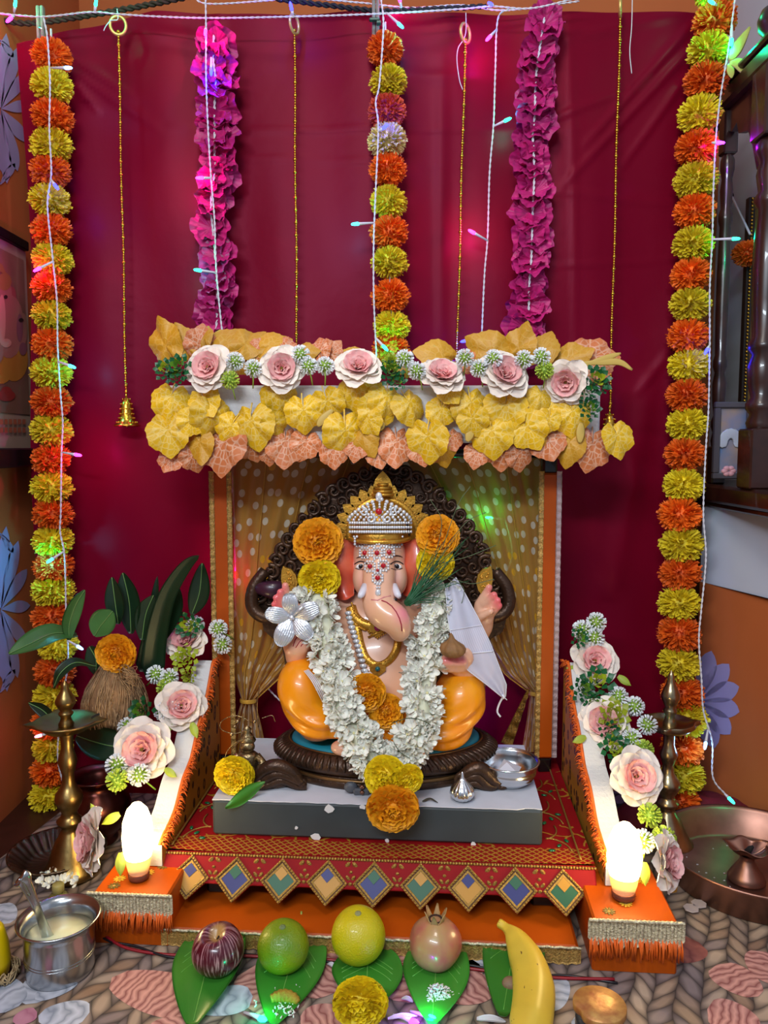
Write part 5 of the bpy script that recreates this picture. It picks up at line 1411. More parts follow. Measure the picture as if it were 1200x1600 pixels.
# lower blessing hand, palm to the front, fingers up
YP = 1.318
B.ell(E_(463, 1002, YP), (.0245, .012, .030), .006)
B.ell(E_(473, 1006, YP - .006), (.012, .010, .018), .004); B.ell(E_(455, 1012, YP - .006), (.010, .009, .015), .004)
for x0, y0, x1, y1, r in ((447, 988, 441, 955, 6.2), (456, 982, 453, 946, 6.6), (466, 981, 466, 947, 6.6), (475, 985, 478, 955, 6.0)): B.cap(E_(x0, y0, YP), E_(x1, y1, YP - .006), pxm(r), pxm(r * .8), .0025)
B.chain([E_(482, 1005, YP), E_(489, 990, YP - .008), E_(492, 975, YP - .010)], [.0085, .0075, .006], .004)
B.chain([E_(463, 1012, YP + .004), E_(465, 1030, YP + .018), E_(478, 1045, 1.365), E_(512, 965, 1.40)], [.0195, .0185, .025, .031], .008)
# lower open hand holding the sweet: finger tips curl up towards the viewer
YQ = 1.282
B.ell(E_(712, 1040, YQ + .014), (.027, .022, .011), .006)
for x, r in ((695, 6.6), (704, 7.0), (714, 7.0), (723, 6.4)):
    B.cap(E_(x, 1044, YQ - .002), E_(x + 1, 1034, YQ - .012), pxm(r), pxm(r), .0025); B.cap(E_(x + 1, 1034, YQ - .012), E_(x, 1028, YQ - .009), pxm(r), pxm(r * .85), .0025)
B.chain([E_(727, 1040, YQ + .006), E_(732, 1028, YQ), E_(729, 1018, YQ - .002)], [.009, .008, .0065], .004)
B.chain([E_(718, 1042, YQ + .02), E_(738, 1046, YQ + .04), E_(748, 1040, 1.375), E_(682, 960, 1.40)], [.017, .019, .025, .031], .008)
# feet peeping out
B.ell(E_(540, 1168, 1.275), (.026, .018, .014), .006); B.ell(E_(650, 1170, 1.275), (.026, .018, .014), .006)
Vb, Fb = B.nets(); Vb = smooth_pts(Vb, Fb, 2)
skin = np.array(lin('#e9b394')); pinkc = np.array(lin('#e77a86')); tan = np.array(lin('#e6b07e'))
cols = np.ones((len(Vb), 4)); cols[:, :3] = skin
def tint(c, r, col, amt):
    w = np.exp(-((Vb - np.array(c)) ** 2).sum(1) / (r * r))[:, None] * amt
    cols[:, :3] = cols[:, :3] * (1 - w) + np.array(col) * w
tint(E_(632, 958, 1.262), .020, lin('#ee7f94'), .85); tint(E_(598, 962, 1.262), .022, tan, .6); tint(E_(620, 985, 1.265), .016, tan, .5)
for x, y in ((568, 922), (617, 922)): tint(E_(x, y, 1.31), .014, lin('#e8505c'), .75)
tint(E_(572, 900, 1.325), .013, lin('#f0b9b4'), .6); tint(E_(616, 900, 1.325), .013, lin('#f0b9b4'), .6)
tint(E_(462, 985, YP - .02), .03, pinkc, .7); tint(E_(460, 1020, YP - .02), .02, tan, .4)
for x, y, Y in ((767, 920, 1.33), (776, 932, 1.325), (781, 940, 1.33), (784, 948, 1.33), (443, 918, 1.33), (434, 928, 1.33), (429, 938, 1.33), (427, 947, 1.33), (436, 958, 1.33), (480, 955, 1.30)): tint(E_(x, y, Y), .012, lin('#f0606e'), .8)
for x in (694, 704, 715, 724): tint(E_(x, 1031, YQ - .02), .0075, lin('#f0606e'), .8)
m_skin = mat('painted_skin', '#e9b394', .28, attr=True, coat=.35)
body, bmb = net_part('idol_body', Vb, Fb, m_skin, idol, cols)
body['label'] = 'glossy peach painted body with elephant head and four arms'
from mathutils.bvhtree import BVHTree
bvh = BVHTree.FromPolygons([V(p) for p in bmb.v], bmb.f)
EYEP = V((0, 0, EYE))
def chest(x, y, off=0.0, tree=None, Yd=1.335):
    r = ray(x, y).normalized(); o = EYEP
    for _ in range(6):
        h = bvh.ray_cast(o, r)
        if h[0] is None: break
        if h[1].dot(r) < 0 and (h[0].y > 1.322 or (y > 995 and h[0].y > 1.295)): return h[0] - r * off
        o = h[0] + r * 1e-4
    return PY(x, y, 1.334)
def hit(x, y, off=0.0, tree=None, Yd=1.33):
    r = ray(x, y).normalized(); h = (tree or bvh).ray_cast(EYEP, r)
    return (h[0] - r * off) if h[0] is not None else PY(x, y, Yd)

# dhoti -------------------------------------------------------------
D = Field((-.215, 1.215, .19), (.215, 1.46, .40), .0026)
def leg(s, kx, dy=0):
    x = lambda v: v if s < 0 else kx - v
    E_ = lambda a, b, Y: tuple(PY(a, b + dy, Y))
    D.ell(E_(x(480), 1086, 1.325), (.043, .060, .067), .02, Mx.Rotation(radians(10 * s), 3, 'Y'))
    D.ell(E_(x(466), 1072, 1.318), (.034, .044, .044), .02)
    D.ell(E_(x(502), 1122, 1.31), (.038, .05, .032), .02)
    D.chain([E_(x(495), 1126, 1.305), E_(x(525), 1132, 1.295), E_(x(575), 1138, 1.295)], [.030, .025, .022], .02)
leg(-1, 0); leg(1, 1192, 14)
D.ell(E_(596, 1105, 1.37), (.115, .085, .05), .03)
Vd, Fd = D.nets(); Vd = smooth_pts(Vd, Fd, 2)
# draped folds sweeping from the knee down to the middle
nv = np.zeros_like(Vd)
q = np.cross(Vd[Fd[:, 1]] - Vd[Fd[:, 0]], Vd[Fd[:, 3]] - Vd[Fd[:, 0]])
for k in range(4): np.add.at(nv, Fd[:, k], q)
nv /= np.linalg.norm(nv, axis=1)[:, None] + 1e-9
for s, x in ((-1, 510), (1, 680)):
    c = np.array(PY(x, 1060, 1.27)); dd = np.sqrt((Vd[:, 0] - c[0]) ** 2 * .8 + (Vd[:, 2] - c[2]) ** 2)
    m_ = np.clip(((Vd[:, 0] - IC.x) * s) / .05, 0, 1) * np.clip((PY(600, 1085, 1.3).z - Vd[:, 2]) / .03, 0, 1)
    Vd = Vd + nv * (m_ * .0022 * np.sin(dd * 260) ** 1)[:, None]
m_dhoti = mat('orange_paint', '#f5a012', .33, coat=.3, vary=.10, vscale=14, col2='#f08c0c')
dh, dmb = net_part('dhoti', Vd, Fd, m_dhoti, idol)
dbvh = BVHTree.FromPolygons([V(p) for p in dmb.v], dmb.f)
# olive sash beside the left knee and thread strands
mb = MB(); mb.grid(lambda u, v: hit(500 + 14 * u + 8 * v, 1072 + 46 * v, .004, dbvh, 1.29), 5, 12, thick=.0015); P('olive_sash', mb, mat('olive_paint', '#a89a18', .5), idol)
m_thr = mat('sacred_thread', '#d9d4d8', .6)
mb = MB()
for k in range(4): mb.tube(spline([PY(452 + 2 * k, 1020, 1.325), PY(470 + 2.5 * k, 1042, 1.30), PY(486 + 3 * k, 1062, 1.262), PY(497 + 3 * k, 1082, 1.258), PY(506 + 3 * k, 1100, 1.27)], 20), .0011, 5)
P('white_thread_strand', mb, m_thr, idol, kind='stuff')

# ears
m_ear = mat('ear_paint', '#c9352a', .35, col2='#d9704a', vary=.1, vscale=16, coat=.3)
for s in (-1, 1):
    a0 = PY(593 + s * 38, 848, 1.368); a1 = PY(593 + s * 40, 930, 1.362); mb = MB()
    def ef(u, v, s=s):
        root = a0.lerp(a1, v); w = .066 * sin(pi * (.12 + .80 * v)) ** .7
        return root + V((s * w * u, .016 * u * u - .010 * sin(pi * u) + .004 * sin(v * 9 + u * 3), .012 * u * (1 - 2 * v)))
    mb.grid(ef, 16, 20, thick=.005); P('ear', mb, m_ear, idol)
# face details
m_eyew = mat('eye_white', '#ece6e4', .25); m_iris = mat('eye_dark', '#1c1418', .15); m_brow = mat('brow_paint', '#2a1c24', .5)
for s, x in ((-1, 564), (1, 620)):
    mb = MB(); c = hit(x, 885); mb.ell(c, (pxm(8), .0022, pxm(4.2)), 14, 8, M=Mx.Rotation(radians(8 * s), 4, 'Y')); e = P('eye', mb, m_eyew, idol)
    mb = MB(); mb.ell(c + V((0, -.0016, 0)), (pxm(4), .0018, pxm(4)), 12, 8); P('pupil', mb, m_iris, e)
    mb = MB(); mb.tube([hit(x - 10 + 20 * i / 10, 881.5 - 4.5 * sin(pi * i / 10), .001) for i in range(11)], .0011, 5)
    mb.tube([hit(x - 9 + 18 * i / 10, 888 + 2 * sin(pi * i / 10), .0005) for i in range(11)], .0006, 4)
    P('eyelid_line', mb, m_brow, e)
    mb = MB(); mb.tube([hit(x - 9 + 20 * i / 10 - 2 * s, 872 - 3 * sin(pi * (i / 10)) - s * i * .15, .0005) for i in range(11)], [.0006 + .0008 * sin(pi * i / 10) for i in range(11)], 5); P('eyebrow', mb, m_brow, idol)
    mb = MB(); t0 = hit(593 + s * 22, 922, 0); mb.tube([t0 + V((0, .008, .006)), t0 + V((s * .007, -.006, -.007)), t0 + V((s * .010, -.011, -.010))], [.007, .0062, .0035], 10); P('tusk', mb, mat('ivory_paint', '#d9d6e0', .3), idol)
mb = MB(); mb.tube([hit(x, y, .0004, None, 1.262) for x, y in ((596, 938), (604, 941), (612, 947), (619, 956), (624, 966), (627, 976), (628, 986))], .0011, 5); P('trunk_line', mb, mat('crimson_line', '#a01838', .5), idol)
mb = MB(); mb.tube([hit(x, y, .0002, None, 1.27) for x, y in ((580, 937), (590, 938), (600, 933), (610, 931), (620, 934), (628, 940))], .0012, 5); P('trunk_crease', mb, mat('pink_line', '#d98a8a', .5), idol)
mb = MB(); mb.ell(hit(617, 937, 0, None, 1.275), (.0042, .0025, .003), 10, 6); P('nostril', mb, m_iris, idol)
for pts in (((450, 995), (460, 990), (470, 986)), ((458, 1010), (461, 1000), (466, 993)), ((462, 1012), (468, 1003), (473, 999)), ((470, 1010), (474, 1004), (477, 1002))):
    mb = MB(); mb.tube([hit(x, y, .0002) for x, y in pts], .0008, 4); P('palm_line', mb, mat('crimson_line', '#a01838'), idol)

# crown: arch of gold leaves, dome, tiara of clear stones
YK = 1.40
kc = PY(598, 834, YK); px1 = mpx(kc, 1)
mb = MB()
arc = [V((kc.x + px1 * 53 * cos(a), YK, kc.z + px1 * 53 * sin(a) * 1.02)) for a in [radians(-22 + 224 * i / 60) for i in range(61)]]
mb.tube(arc, .0075, 10); mb.tube([V((kc.x + (p.x - kc.x) * .86, YK - .004, kc.z + (p.z - kc.z) * .86)) for p in arc], .004, 8)
mb.tube([V((kc.x + (p.x - kc.x) * 1.12, YK, kc.z + (p.z - kc.z) * 1.12)) for p in arc], .0028, 8)
for i in range(46):
    a = radians(-22 + 224 * i / 45); mb.ell((kc.x + px1 * 58 * cos(a), YK - .004, kc.z + px1 * 59 * sin(a)), .0022, 6, 4)
crown = P('crown_arch', mb, m_goldpaint, idol)
for i in range(17):
    a = radians(-18 + 216 * i / 16)
    big = 1.0 if i != 8 else 1.5
    c = V((kc.x + px1 * (63 + 5 * (i == 8)) * cos(a), YK, kc.z + px1 * (64 + 12 * (i == 8)) * sin(a)))
    M = Mx.Translation(c) @ Mx.Rotation(-(a - pi / 2), 4, 'Y')
    mb = MB()
    for sc, yy in ((1, 0), (.68, -.0025), (.36, -.005)):
        po = [(x_ * .0112 * sc * big, .0180 * sc * big * y_ - .003) for x_, y_ in ((-1, -.35), (1, -.35), (1.02, .1), (.8, .5), (.42, .82), (0, 1.08), (-.42, .82), (-.8, .5), (-1.02, .1))]
        mb.slab(po, .005, M=M @ Mx.Translation((0, yy, 0)) @ BM)
    P('gold_leaf_point', mb, m_goldpaint, crown)
mb = MB(); mb.lathe([(.0, .062), (.012, .060), (.024, .054), (.036, .042), (.045, .026), (.0505, .008), (.052, .0), (.050, -.006), (.046, -.010)], 36, Mx.Translation(PY(593, 838, 1.37)) @ Mx.Diagonal((1, .95, 1, 1)))
mb.tube([PY(593, 838, 1.37) + V((.0535 * cos(a), .051 * sin(a), -.004)) for a in [2 * pi * i / 48 for i in range(49)]], .004, 8, cap=False)
c = PY(598, 768, 1.395)
for z, r in ((0, .020), (.006, .018), (.012, .015), (.018, .010)): mb.lathe([(0, z), (r, z), (r + .001, z + .003), (r, z + .0055), (0, z + .006)], 20, Mx.Translation(c + V((0, 0, -.008))))
P('gold_dome', mb, m_goldpaint, idol)
m_stone = mat('clear_stone', '#e6eaf0', .12, .35)
tw = PY(593, 838, 1.37)
def ring_pt(x, y, r=.0560):          # on the round of the crown
    dx = PY(x, y, 1.315).x - tw.x; a = max(-1, min(1, dx / r)); p = PY(x, y, tw.y - .054 * sqrt(max(.05, 1 - a * a))); return p
mb = MB()
for y in (817, 824, 831):
    for i in range(27): mb.ell(ring_pt(547 + 95 * i / 26, y), .0030, 6, 4)
for j in range(9):
    t = j / 8; y = 812 - 32 * t; hw = 45 * (1 - t ** 1.5) + 3
    n = max(1, int(hw / 4))
    for i in range(n + 1):
        x = 593 - hw + 2 * hw * i / max(1, n)
        edge_ = i in (0, n)
        mb.ell(ring_pt(x, y) + V((0, -.002, 0)), .0038 if edge_ else (.0030 if (i + j) % 2 else .0024), 7, 5)
for sx in (-1, 1):
    scroll(mb, tuple(ring_pt(592 + sx * 13, 810) + V((0, -.004, 0))), .0085, 1.2, .0022, .0015, sx, pi / 2); scroll(mb, tuple(ring_pt(592 + sx * 24, 800) + V((0, -.004, 0))), .008, 1.0, .002, .0012, sx, pi / 2)
mb.ell(ring_pt(592, 776) + V((0, -.002, 0)), (.006, .004, .008), 8, 6)
tiara = P('stone_tiara', mb, m_stone, idol)
mb = MB(); mb.ell(ring_pt(592, 799) + V((0, -.006, 0)), (.0058, .004, .0058), 12, 8); P('red_gem', mb, m_ruby, tiara)
mb = MB()
fj = MB()
gems = [(562, 846), (581, 846), (600, 846), (620, 847), (570, 864), (589, 864), (608, 863), (578, 885), (599, 884), (590, 903)]
for x, y in gems:
    for i in range(12):
        a = 2 * pi * i / 12; k = 1 / max(abs(cos(a)), abs(sin(a)))
        p = hit(x + 8.2 * k * cos(a) * .92, y + 8.2 * k * sin(a) * .92, .0018); fj.ell(p, .0025, 6, 4)
    for i in range(6): p = hit(x + 5 * cos(i * 1.047), y + 5 * sin(i * 1.047), .0016); fj.ell(p, .0014, 5, 4)
for y in (838, 874, 893, 913, 918, 923, 928): 
    for x in ((585, 594) if y < 900 else (589, 593)): fj.ell(hit(x, y, .0016), .0023, 6, 4)
for i in range(20): fj.ell(hit(553 + 76 * i / 19, 838.5, .0022), .002, 6, 4)
fj.ell(hit(590.5, 926, .002), (.0048, .003, .006), 8, 6)
fo = P('forehead_jewel', fj, m_stone, idol)
for x, y in gems + [(590, 891)]:
    g = MB(); r = .0045 if (x, y) != (590, 891) else .0026; g.ell(hit(x, y, .0036), (r, .0024, r), 8, 6); P('red_gem', g, m_ruby, fo)
# necklaces
def band(pts, r, n, m, name, beads=0, off=.002, Yd=1.32, fl=.5):
    sp_ = spline([chest(x, y, off, None, Yd) for x, y in pts], n); mb = MB(); mb.tube(sp_, r, 8, flat=fl, ref=(0, 1, 0))
    if beads:
        for i in range(beads):
            p = sp_[int(i / max(1, beads - 1) * n)]
            for e in (-1, 1): mb.ell(p + V((e * r * .2, -r * .45, e * r * .75)), r * .22, 6, 4)
    return P(name, mb, m, idol)
up = band([(548, 948), (553, 962), (562, 972), (575, 978), (592, 981), (608, 977), (622, 972), (632, 960)], .0098, 40, m_goldpaint, 'gold_collar', 34)
mb = MB(); c = chest(590, 980, .004); mb.slab([(0, -.020), (.016, -.003), (.011, .009), (0, .012), (-.011, .009), (-.016, -.003)], .006, M=Mx.Translation(c) @ BM)
for i in range(9): mb.ell(chest(577 + 3.2 * i, 997 - abs(i - 4) * 2.0, .004), .002, 6, 4)
mb.tube([chest(575, 996, .004), chest(600, 984, .006)], .002, 6); P('collar_pendant', mb, m_goldpaint, up)
g = MB(); g.ell(c + V((0, -.005, 0)), (.0062, .004, .0062), 12, 8); P('magenta_gem', g, mat('magenta_gem', '#9a1258', .1, coat=.5), up)
lo_ = band([(552, 962), (559, 985), (563, 1005), (570, 1025), (580, 1036), (592, 1040), (606, 1034), (617, 1020), (622, 1002), (622, 985), (620, 972)], .0072, 50, m_goldpaint, 'gold_necklace', 40)
mb = MB(); c = chest(590, 1044, .004); mb.slab([(0, -.016), (.014, -.004), (.014, .004), (0, .009), (-.014, .004), (-.014, -.004)], .006, M=Mx.Translation(c) @ BM)
P('necklace_pendant', mb, m_goldpaint, lo_)
g = MB(); g.ell(c + V((0, -.005, 0)), (.0045, .004, .0045), 12, 8); P('teal_gem', g, mat('teal_gem', '#0a5a60', .1, coat=.5), lo_)
ms = MB(); sp_ = spline([chest(x, y, .006, None, 1.325) for x, y in ((545, 958), (550, 980), (557, 1002), (563, 1024), (570, 1048), (580, 1062))], 15)
for i, p in enumerate(sp_): ms.ell(p, (.0072, .004, .0042), 8, 6); ms.ell(p + V((0, -.003, 0)), (.003, .002, .002), 6, 4)
P('stone_necklace', ms, m_stone, idol)
# emblems held by the upper hands
for s, x, y in ((-1, 452, 905), (1, 757, 905)):
    mb = MB(); c = PY(x, y, 1.348)
    po = [(-.010, -.026), (-.014, .0), (-.013, .016), (-.010, .024), (-.006, .021), (.004, .018), (.012, .008), (.015, -.006), (.011, -.020), (.004, -.028)]
    po = [(a * (1 if s < 0 else -1), b) for a, b in po]
    if s > 0: po = po[::-1]
    mb.slab(po, .008, M=Mx.Translation(c) @ BM); mb.slab([(a * .7, b * .7) for a, b in po], .012, M=Mx.Translation(c) @ BM)
    for k in range(12): mb.ell(c + V((rnd.uniform(-.007, .007), -.006, rnd.uniform(-.013, .012))), .0022, 6, 4)
    P('gold_emblem', mb, m_goldpaint, idol)

# ------------------------------------------------------------------ flowers and offerings on the idol
m_wf = mat('white_petal', '#f0eee2', .6, sub=.15, rand=.06); m_wfc = mat('white_flower_heart', '#d9cf9a', .7)
def wf_mesh():
    mb = MB()
    n = 8
    for i in range(n):
        a = 2 * pi * i / n + rnd.uniform(-.25, .25); L = rnd.uniform(.8, 1.1); el = rnd.uniform(.15, 1.0); tw = rnd.uniform(-.5, .5)
        d = V((cos(a) * cos(el), sin(a) * cos(el), sin(el))); t = V((-sin(a), cos(a), 0)); nn = d.cross(t); t = t * cos(tw) + nn * sin(tw); nn = d.cross(t)
        vs = []
        for r, w, z in ((.05, .06, 0), (.4, .2, .04), (.75, .26, .02), (1.0, .12, -.08)):
            for e in (-1, 0, 1): vs.append(d * (L * r) + t * (e * w) + nn * (-(.08 if e == 0 else 0) - z))
        mb.add(vs, [(r * 3 + c, r * 3 + c + 1, r * 3 + c + 4, r * 3 + c + 3) for r in range(3) for c in range(2)])
    mb.ell((0, 0, .05), (.12, .12, .12), 6, 4, 1)
    return mb.mesh('white_flower', [m_wf, m_wfc])
WFM = [wf_mesh() for _ in range(4)]
gpts = [(488, 928, 1.345), (497, 955, 1.328), (508, 990, 1.312), (519, 1030, 1.295), (531, 1075, 1.265), (545, 1115, 1.245), (562, 1152, 1.232), (585, 1186, 1.222), (604, 1200, 1.220), (624, 1188, 1.222), (645, 1152, 1.232), (656, 1112, 1.245), (661, 1075, 1.265), (666, 1030, 1.295), (672, 990, 1.312), (680, 955, 1.328), (690, 922, 1.345)]
gpath = spline([PY(*q) for q in gpts], 120)
gar = T('white_flower_garland', 'thick white flower garland hanging in a V over the idol', 'garland', gpath[60])
mb = MB(); mb.tube(gpath, .021, 10); P('garland_core', mb, mat('garland_core_green', '#d6d6bc', .8), gar)
k = 0
for i in range(0, 121):
    p = gpath[i]; t = (gpath[min(i + 1, 120)] - gpath[max(i - 1, 0)]).normalized()
    f = V((0, -1, 0)); f = (f - t * f.dot(t)).normalized(); b = t.cross(f)
    for j in range(2 if i % 4 else 3):
        if k >= 298: break
        a = rnd.uniform(-1.6, 1.6); d = f * cos(a) + b * sin(a)
        s = rnd.uniform(.0165, .0215)
        q = p + d * rnd.uniform(.019, .026) + t * rnd.uniform(-.004, .004)
        M = Mx.Translation(q) @ (d + t * rnd.uniform(-.5, .5)).to_track_quat('Z', 'Y').to_matrix().to_4x4() @ Mx.Rotation(rnd.uniform(0, 6.28), 4, 'Z') @ Mx.Diagonal((s, s, s, 1))
        put(rnd.choice(WFM), 'white_flower', M, gar); k += 1
mb = MB()
mb.tube(spline([PY(612, 1130, 1.20), PY(640, 1122, 1.195), PY(665, 1128, 1.20), PY(678, 1140, 1.215), PY(676, 1152, 1.22)], 16), .0007, 4); mb.tube(spline([PY(615, 1160, 1.19), PY(625, 1175, 1.185), PY(640, 1185, 1.19)], 10), .0006, 4)
P('loose_thread', mb, mat('dark_green_thread', '#3a4a30', .7), gar)

m_stem = mat('leaf_green', '#3f7d24', .4, vary=.2, vscale=20)
def marigold(label, x, y, r, Y, k, roll=0, tx=0, ty=0, z=None, group='fresh marigold heads'):
    p = PY(x, y, Y) if z is None else PZ(x, y, z)
    s = mpx(p, r)
    t = T('marigold', label, 'marigold', p - V((0, 0, s)), group)
    put(rnd.choice(MAR[k]), 'petal_head', face(p, s, roll, tx, ty), t)
    mb = MB(); M = face(p, s, roll, tx, ty); mb.lathe([(.16, -.25), (.22, -.5), (.15, -.72), (.05, -.85)], 10, M); P('calyx', mb, m_stem, t)
    return t
marigold('orange marigold, upper one of the pair over the ear above the silver flower', 497, 848, 39, 1.345, 'o', 20, -8, 10)
marigold('yellow marigold under an orange one, just above the silver flower', 499, 905, 33, 1.335, 'y', 80, 8, 5)
marigold('orange marigold over the ear behind the grass blades', 684, 838, 34, 1.345, 'o', 50, -10, -8)
marigold('yellow marigold half covered by the grass bunch', 680, 879, 30, 1.342, 'y', 140, 0, -8)
marigold('orange marigold lying on the belly inside the V of the white garland', 572, 1083, 31, 1.262, 'o', 10, 5, 0)
marigold('darker orange marigold tucked below the one on the belly', 604, 1112, 28, 1.268, 'o', 200, -10, 0)
marigold('yellow marigold at the lowest point of the white garland', 603, 1214, 34, 1.178, 'y', 30, 0, -10)
marigold('small yellow marigold squeezed beside the lowest point of the white garland', 637, 1218, 25, 1.172, 'y', 100, 10, 20)
marigold('big orange marigold hanging over the front edge of the grey block', 614, 1263, 41, 1.165, 'o', 0, 15, 0)
t = marigold('yellow marigold with a green leaf on the corner of the foam block', 366, 1212, 32, 1.245, 'y', 60, 10, -10)
mb = MB(); mb.grid(lambda u, v: PY(352 + 62 * v, 1262 - 40 * v + (u - .5) * 26 * sin(pi * min(1, v * .92 + .05)), 1.205 + .03 * v + .006 * abs(u - .5)), 6, 12, thick=.0008); P('leaf', mb, m_stem, t)

# grass bunch
grs = T('grass_bunch', 'bunch of thin green grass blades fanned beside the trunk over the yellow marigold', 'grass', PY(636, 945, 1.29))
m_grass = mat('grass_green', '#1f5a34', .5, vary=.3, vscale=30, rand=.2)
for i in range(58):
    a = radians(rnd.gauss(47, 15)); L = rnd.uniform(45, 150) if i % 4 == 0 else rnd.uniform(45, 105); cv = rnd.uniform(-26, 22); wb = 1.1
    x0, y0 = 634 + rnd.uniform(-3, 6), 944 + rnd.uniform(-5, 3)
    pts = [(x0 + L * t * cos(a) - cv * t * t * sin(a), y0 - L * t * sin(a) - cv * t * t * cos(a), 1.292 + .02 * t + rnd.uniform(-.01, .004) * t) for t in (0, .3, .6, 1)]
    mb = MB(); mb.tube(spline([PY(*q) for q in pts], 10), [.0011 * (1 - .75 * (j / 10) ** 2) for j in range(11)], 4); P('grass_blade', mb, m_grass, grs)
for pts in ([(700, 850), (730, 815), (760, 800)], [(690, 880), (730, 870), (775, 852)], [(700, 900), (735, 912), (772, 905)], [(700, 905), (725, 920), (715, 960), (704, 985)], [(690, 860), (715, 790), (735, 760)], [(680, 870), (690, 815), (672, 780)]):
    mb = MB(); mb.tube(spline([PY(x, y, 1.31) for x, y in pts], 14), .0006, 4); P('grass_stalk', mb, mat('dry_grass', '#5a6a4a', .6), grs)

# silver hibiscus flower
sf = T('silver_flower', 'silver five petalled metal flower before the raised palm', 'ornament', PY(458, 962, 1.29))
m_silv2 = mat('silver_foil', '#dadde4', .32, .6, bump=.3, bscale=150)
C0 = PY(457, 963, 1.296)
for ang, L in ((96, 36), (22, 42), (170, 38), (245, 44), (312, 40)):
    a = radians(ang); mb = MB(); Lm = mpx(C0, L * 1.1)
    def pf_(u, v, a=a, Lm=Lm):
        e = (u - .5) * 2; w = .31 * Lm * sin(pi * (.08 + .70 * v)) ** .8; ln = Lm * v * (1 - .10 * e * e * v)
        x = ln * cos(a) - e * w * sin(a); z = ln * sin(a) + e * w * cos(a)
        return C0 + V((x, -.004 - .012 * sin(v * 2.3) + .004 * e * e + .0014 * cos(e * 26) * v, z))
    mb.grid(pf_, 26, 10, thick=.0006); P('silver_petal', mb, m_silv2, sf)
mb = MB(); mb.ell(C0 + V((0, -.010, 0)), .005, 10, 7); a = radians(45); mb.tube([C0 + V((0, -.01, 0)), C0 + V((.012, -.016, .013)), C0 + V((.02, -.018, .021))], [.002, .0022, .0026], 8); P('stamen', mb, m_silv2, sf)

# brown sweet in the open hand
sw = T('brown_modak', 'brown pleated sweet dumpling resting in the open hand above the orange knee', 'sweet', PY(707, 1030, 1.292))
mb = MB(); c = PY(707, 1012, 1.252); R = mpx(c, 20)
vs = MB(); prof = [(0.02, -.75), (.55, -.72), (.9, -.45), (1.0, -.1), (.85, .25), (.5, .5), (.25, .75), (.12, 1.1), (.02, 1.25)]
n = 44
for r, z in prof:
    for i in range(n):
        a = 2 * pi * i / n; rr = R * r * (1 + .07 * cos(9 * a + z) * min(1, r * 1.3)); vs.v.append(tuple(c + V((rr * cos(a) - .002 * z, rr * sin(a), R * .95 * z))))
for j in range(len(prof) - 1):
    for i in range(n): i2 = (i + 1) % n; vs.f.append((j * n + i, j * n + i2, (j + 1) * n + i2, (j + 1) * n + i)); vs.m.append(0); vs.s.append(True)
P('dumpling', vs, mat('brown_dough', '#8a6238', .7, bump=.4, bscale=120, vary=.25, vscale=60), sw)

# white offering cloth tied at its corner
def gauze():
    m, nt, b = newmat('white_gauze'); b.inputs['Base Color'].default_value = (*lin('#cfcfe0'), 1); b.inputs['Roughness'].default_value = .7
    tr = nd(nt, 'ShaderNodeBsdfTransparent'); mx = nd(nt, 'ShaderNodeMixShader')
    at = nd(nt, 'ShaderNodeAttribute', attribute_name='UVp'); sp = nd(nt, 'ShaderNodeSeparateXYZ'); nt.links.new(at.outputs['Vector'], sp.inputs[0])
    st = mth(nt, 'MULTIPLY', mth(nt, 'LESS_THAN', mth(nt, 'PINGPONG', mth(nt, 'MULTIPLY', sp.outputs[0], 17.0), .5), .16), mth(nt, 'MULTIPLY', mth(nt, 'GREATER_THAN', sp.outputs[1], .42), mth(nt, 'LESS_THAN', sp.outputs[1], .62)))
    nt.links.new(mth(nt, 'MULTIPLY_ADD', st, .15, .80), mx.inputs[0]); nt.links.new(tr.outputs[0], mx.inputs[1]); nt.links.new(b.outputs[0], mx.inputs[2]); nt.links.new(mx.outputs[0], nt.nodes['Material Output'].inputs[0])
    return m
wc = T('white_offering_cloth', 'sheer white cloth draped from the shoulder, gathered in a tied corner', 'cloth', PY(785, 1088, 1.30))
def wcf(u, v):
    L = lerp_tab([(0, 696), (.3, 700), (.55, 708), (.75, 728), (.9, 762), (1, 783)], v); Rr = lerp_tab([(0, 712), (.15, 728), (.35, 748), (.55, 766), (.75, 780), (.9, 791), (1, 790)], v)
    py = 902 + 186 * v + (1 - u) * 14 * (1 - v)
    p = PY(L + (Rr - L) * u, py, 1.335 - .045 * sin(pi * min(1, v * .7 + .1)) * (1 - .4 * u) - .02 * v + .0035 * sin(u * 9 + v * 4))
    return p
mb = MB(); mb.grid(wcf, 24, 40, uv=True); P('gauze', mb, gauze(), wc)
m_thread2 = mat('white_cotton', '#dcdce6', .7)
mb = MB()
for q in (0, 1): mb.tube([V(wcf(q, v / 30)) + V((0, -.001, 0)) for v in range(31)], .0009, 5)
mb.tube([V(wcf(v / 12, .62)) + V((0, -.001, 0)) for v in range(13)], .0011, 5); mb.tube([V(wcf(v / 12, .40)) + V((0, -.001, 0)) for v in range(13)], .0007, 5)
P('selvedge', mb, m_thread2, wc, kind='stuff')
mb = MB(); k0 = V(wcf(.5, 1)); mb.ell(k0, (.004, .004, .005), 8, 6); mb.tube(spline([k0, PY(780, 1100, 1.30), PY(777, 1112, 1.30), PY(782, 1120, 1.30)], 10), .0018, 6); mb.tube([k0, k0 + V((.006, -.002, -.006))], .0008, 4); P('tied_corner', mb, m_thread2, wc)

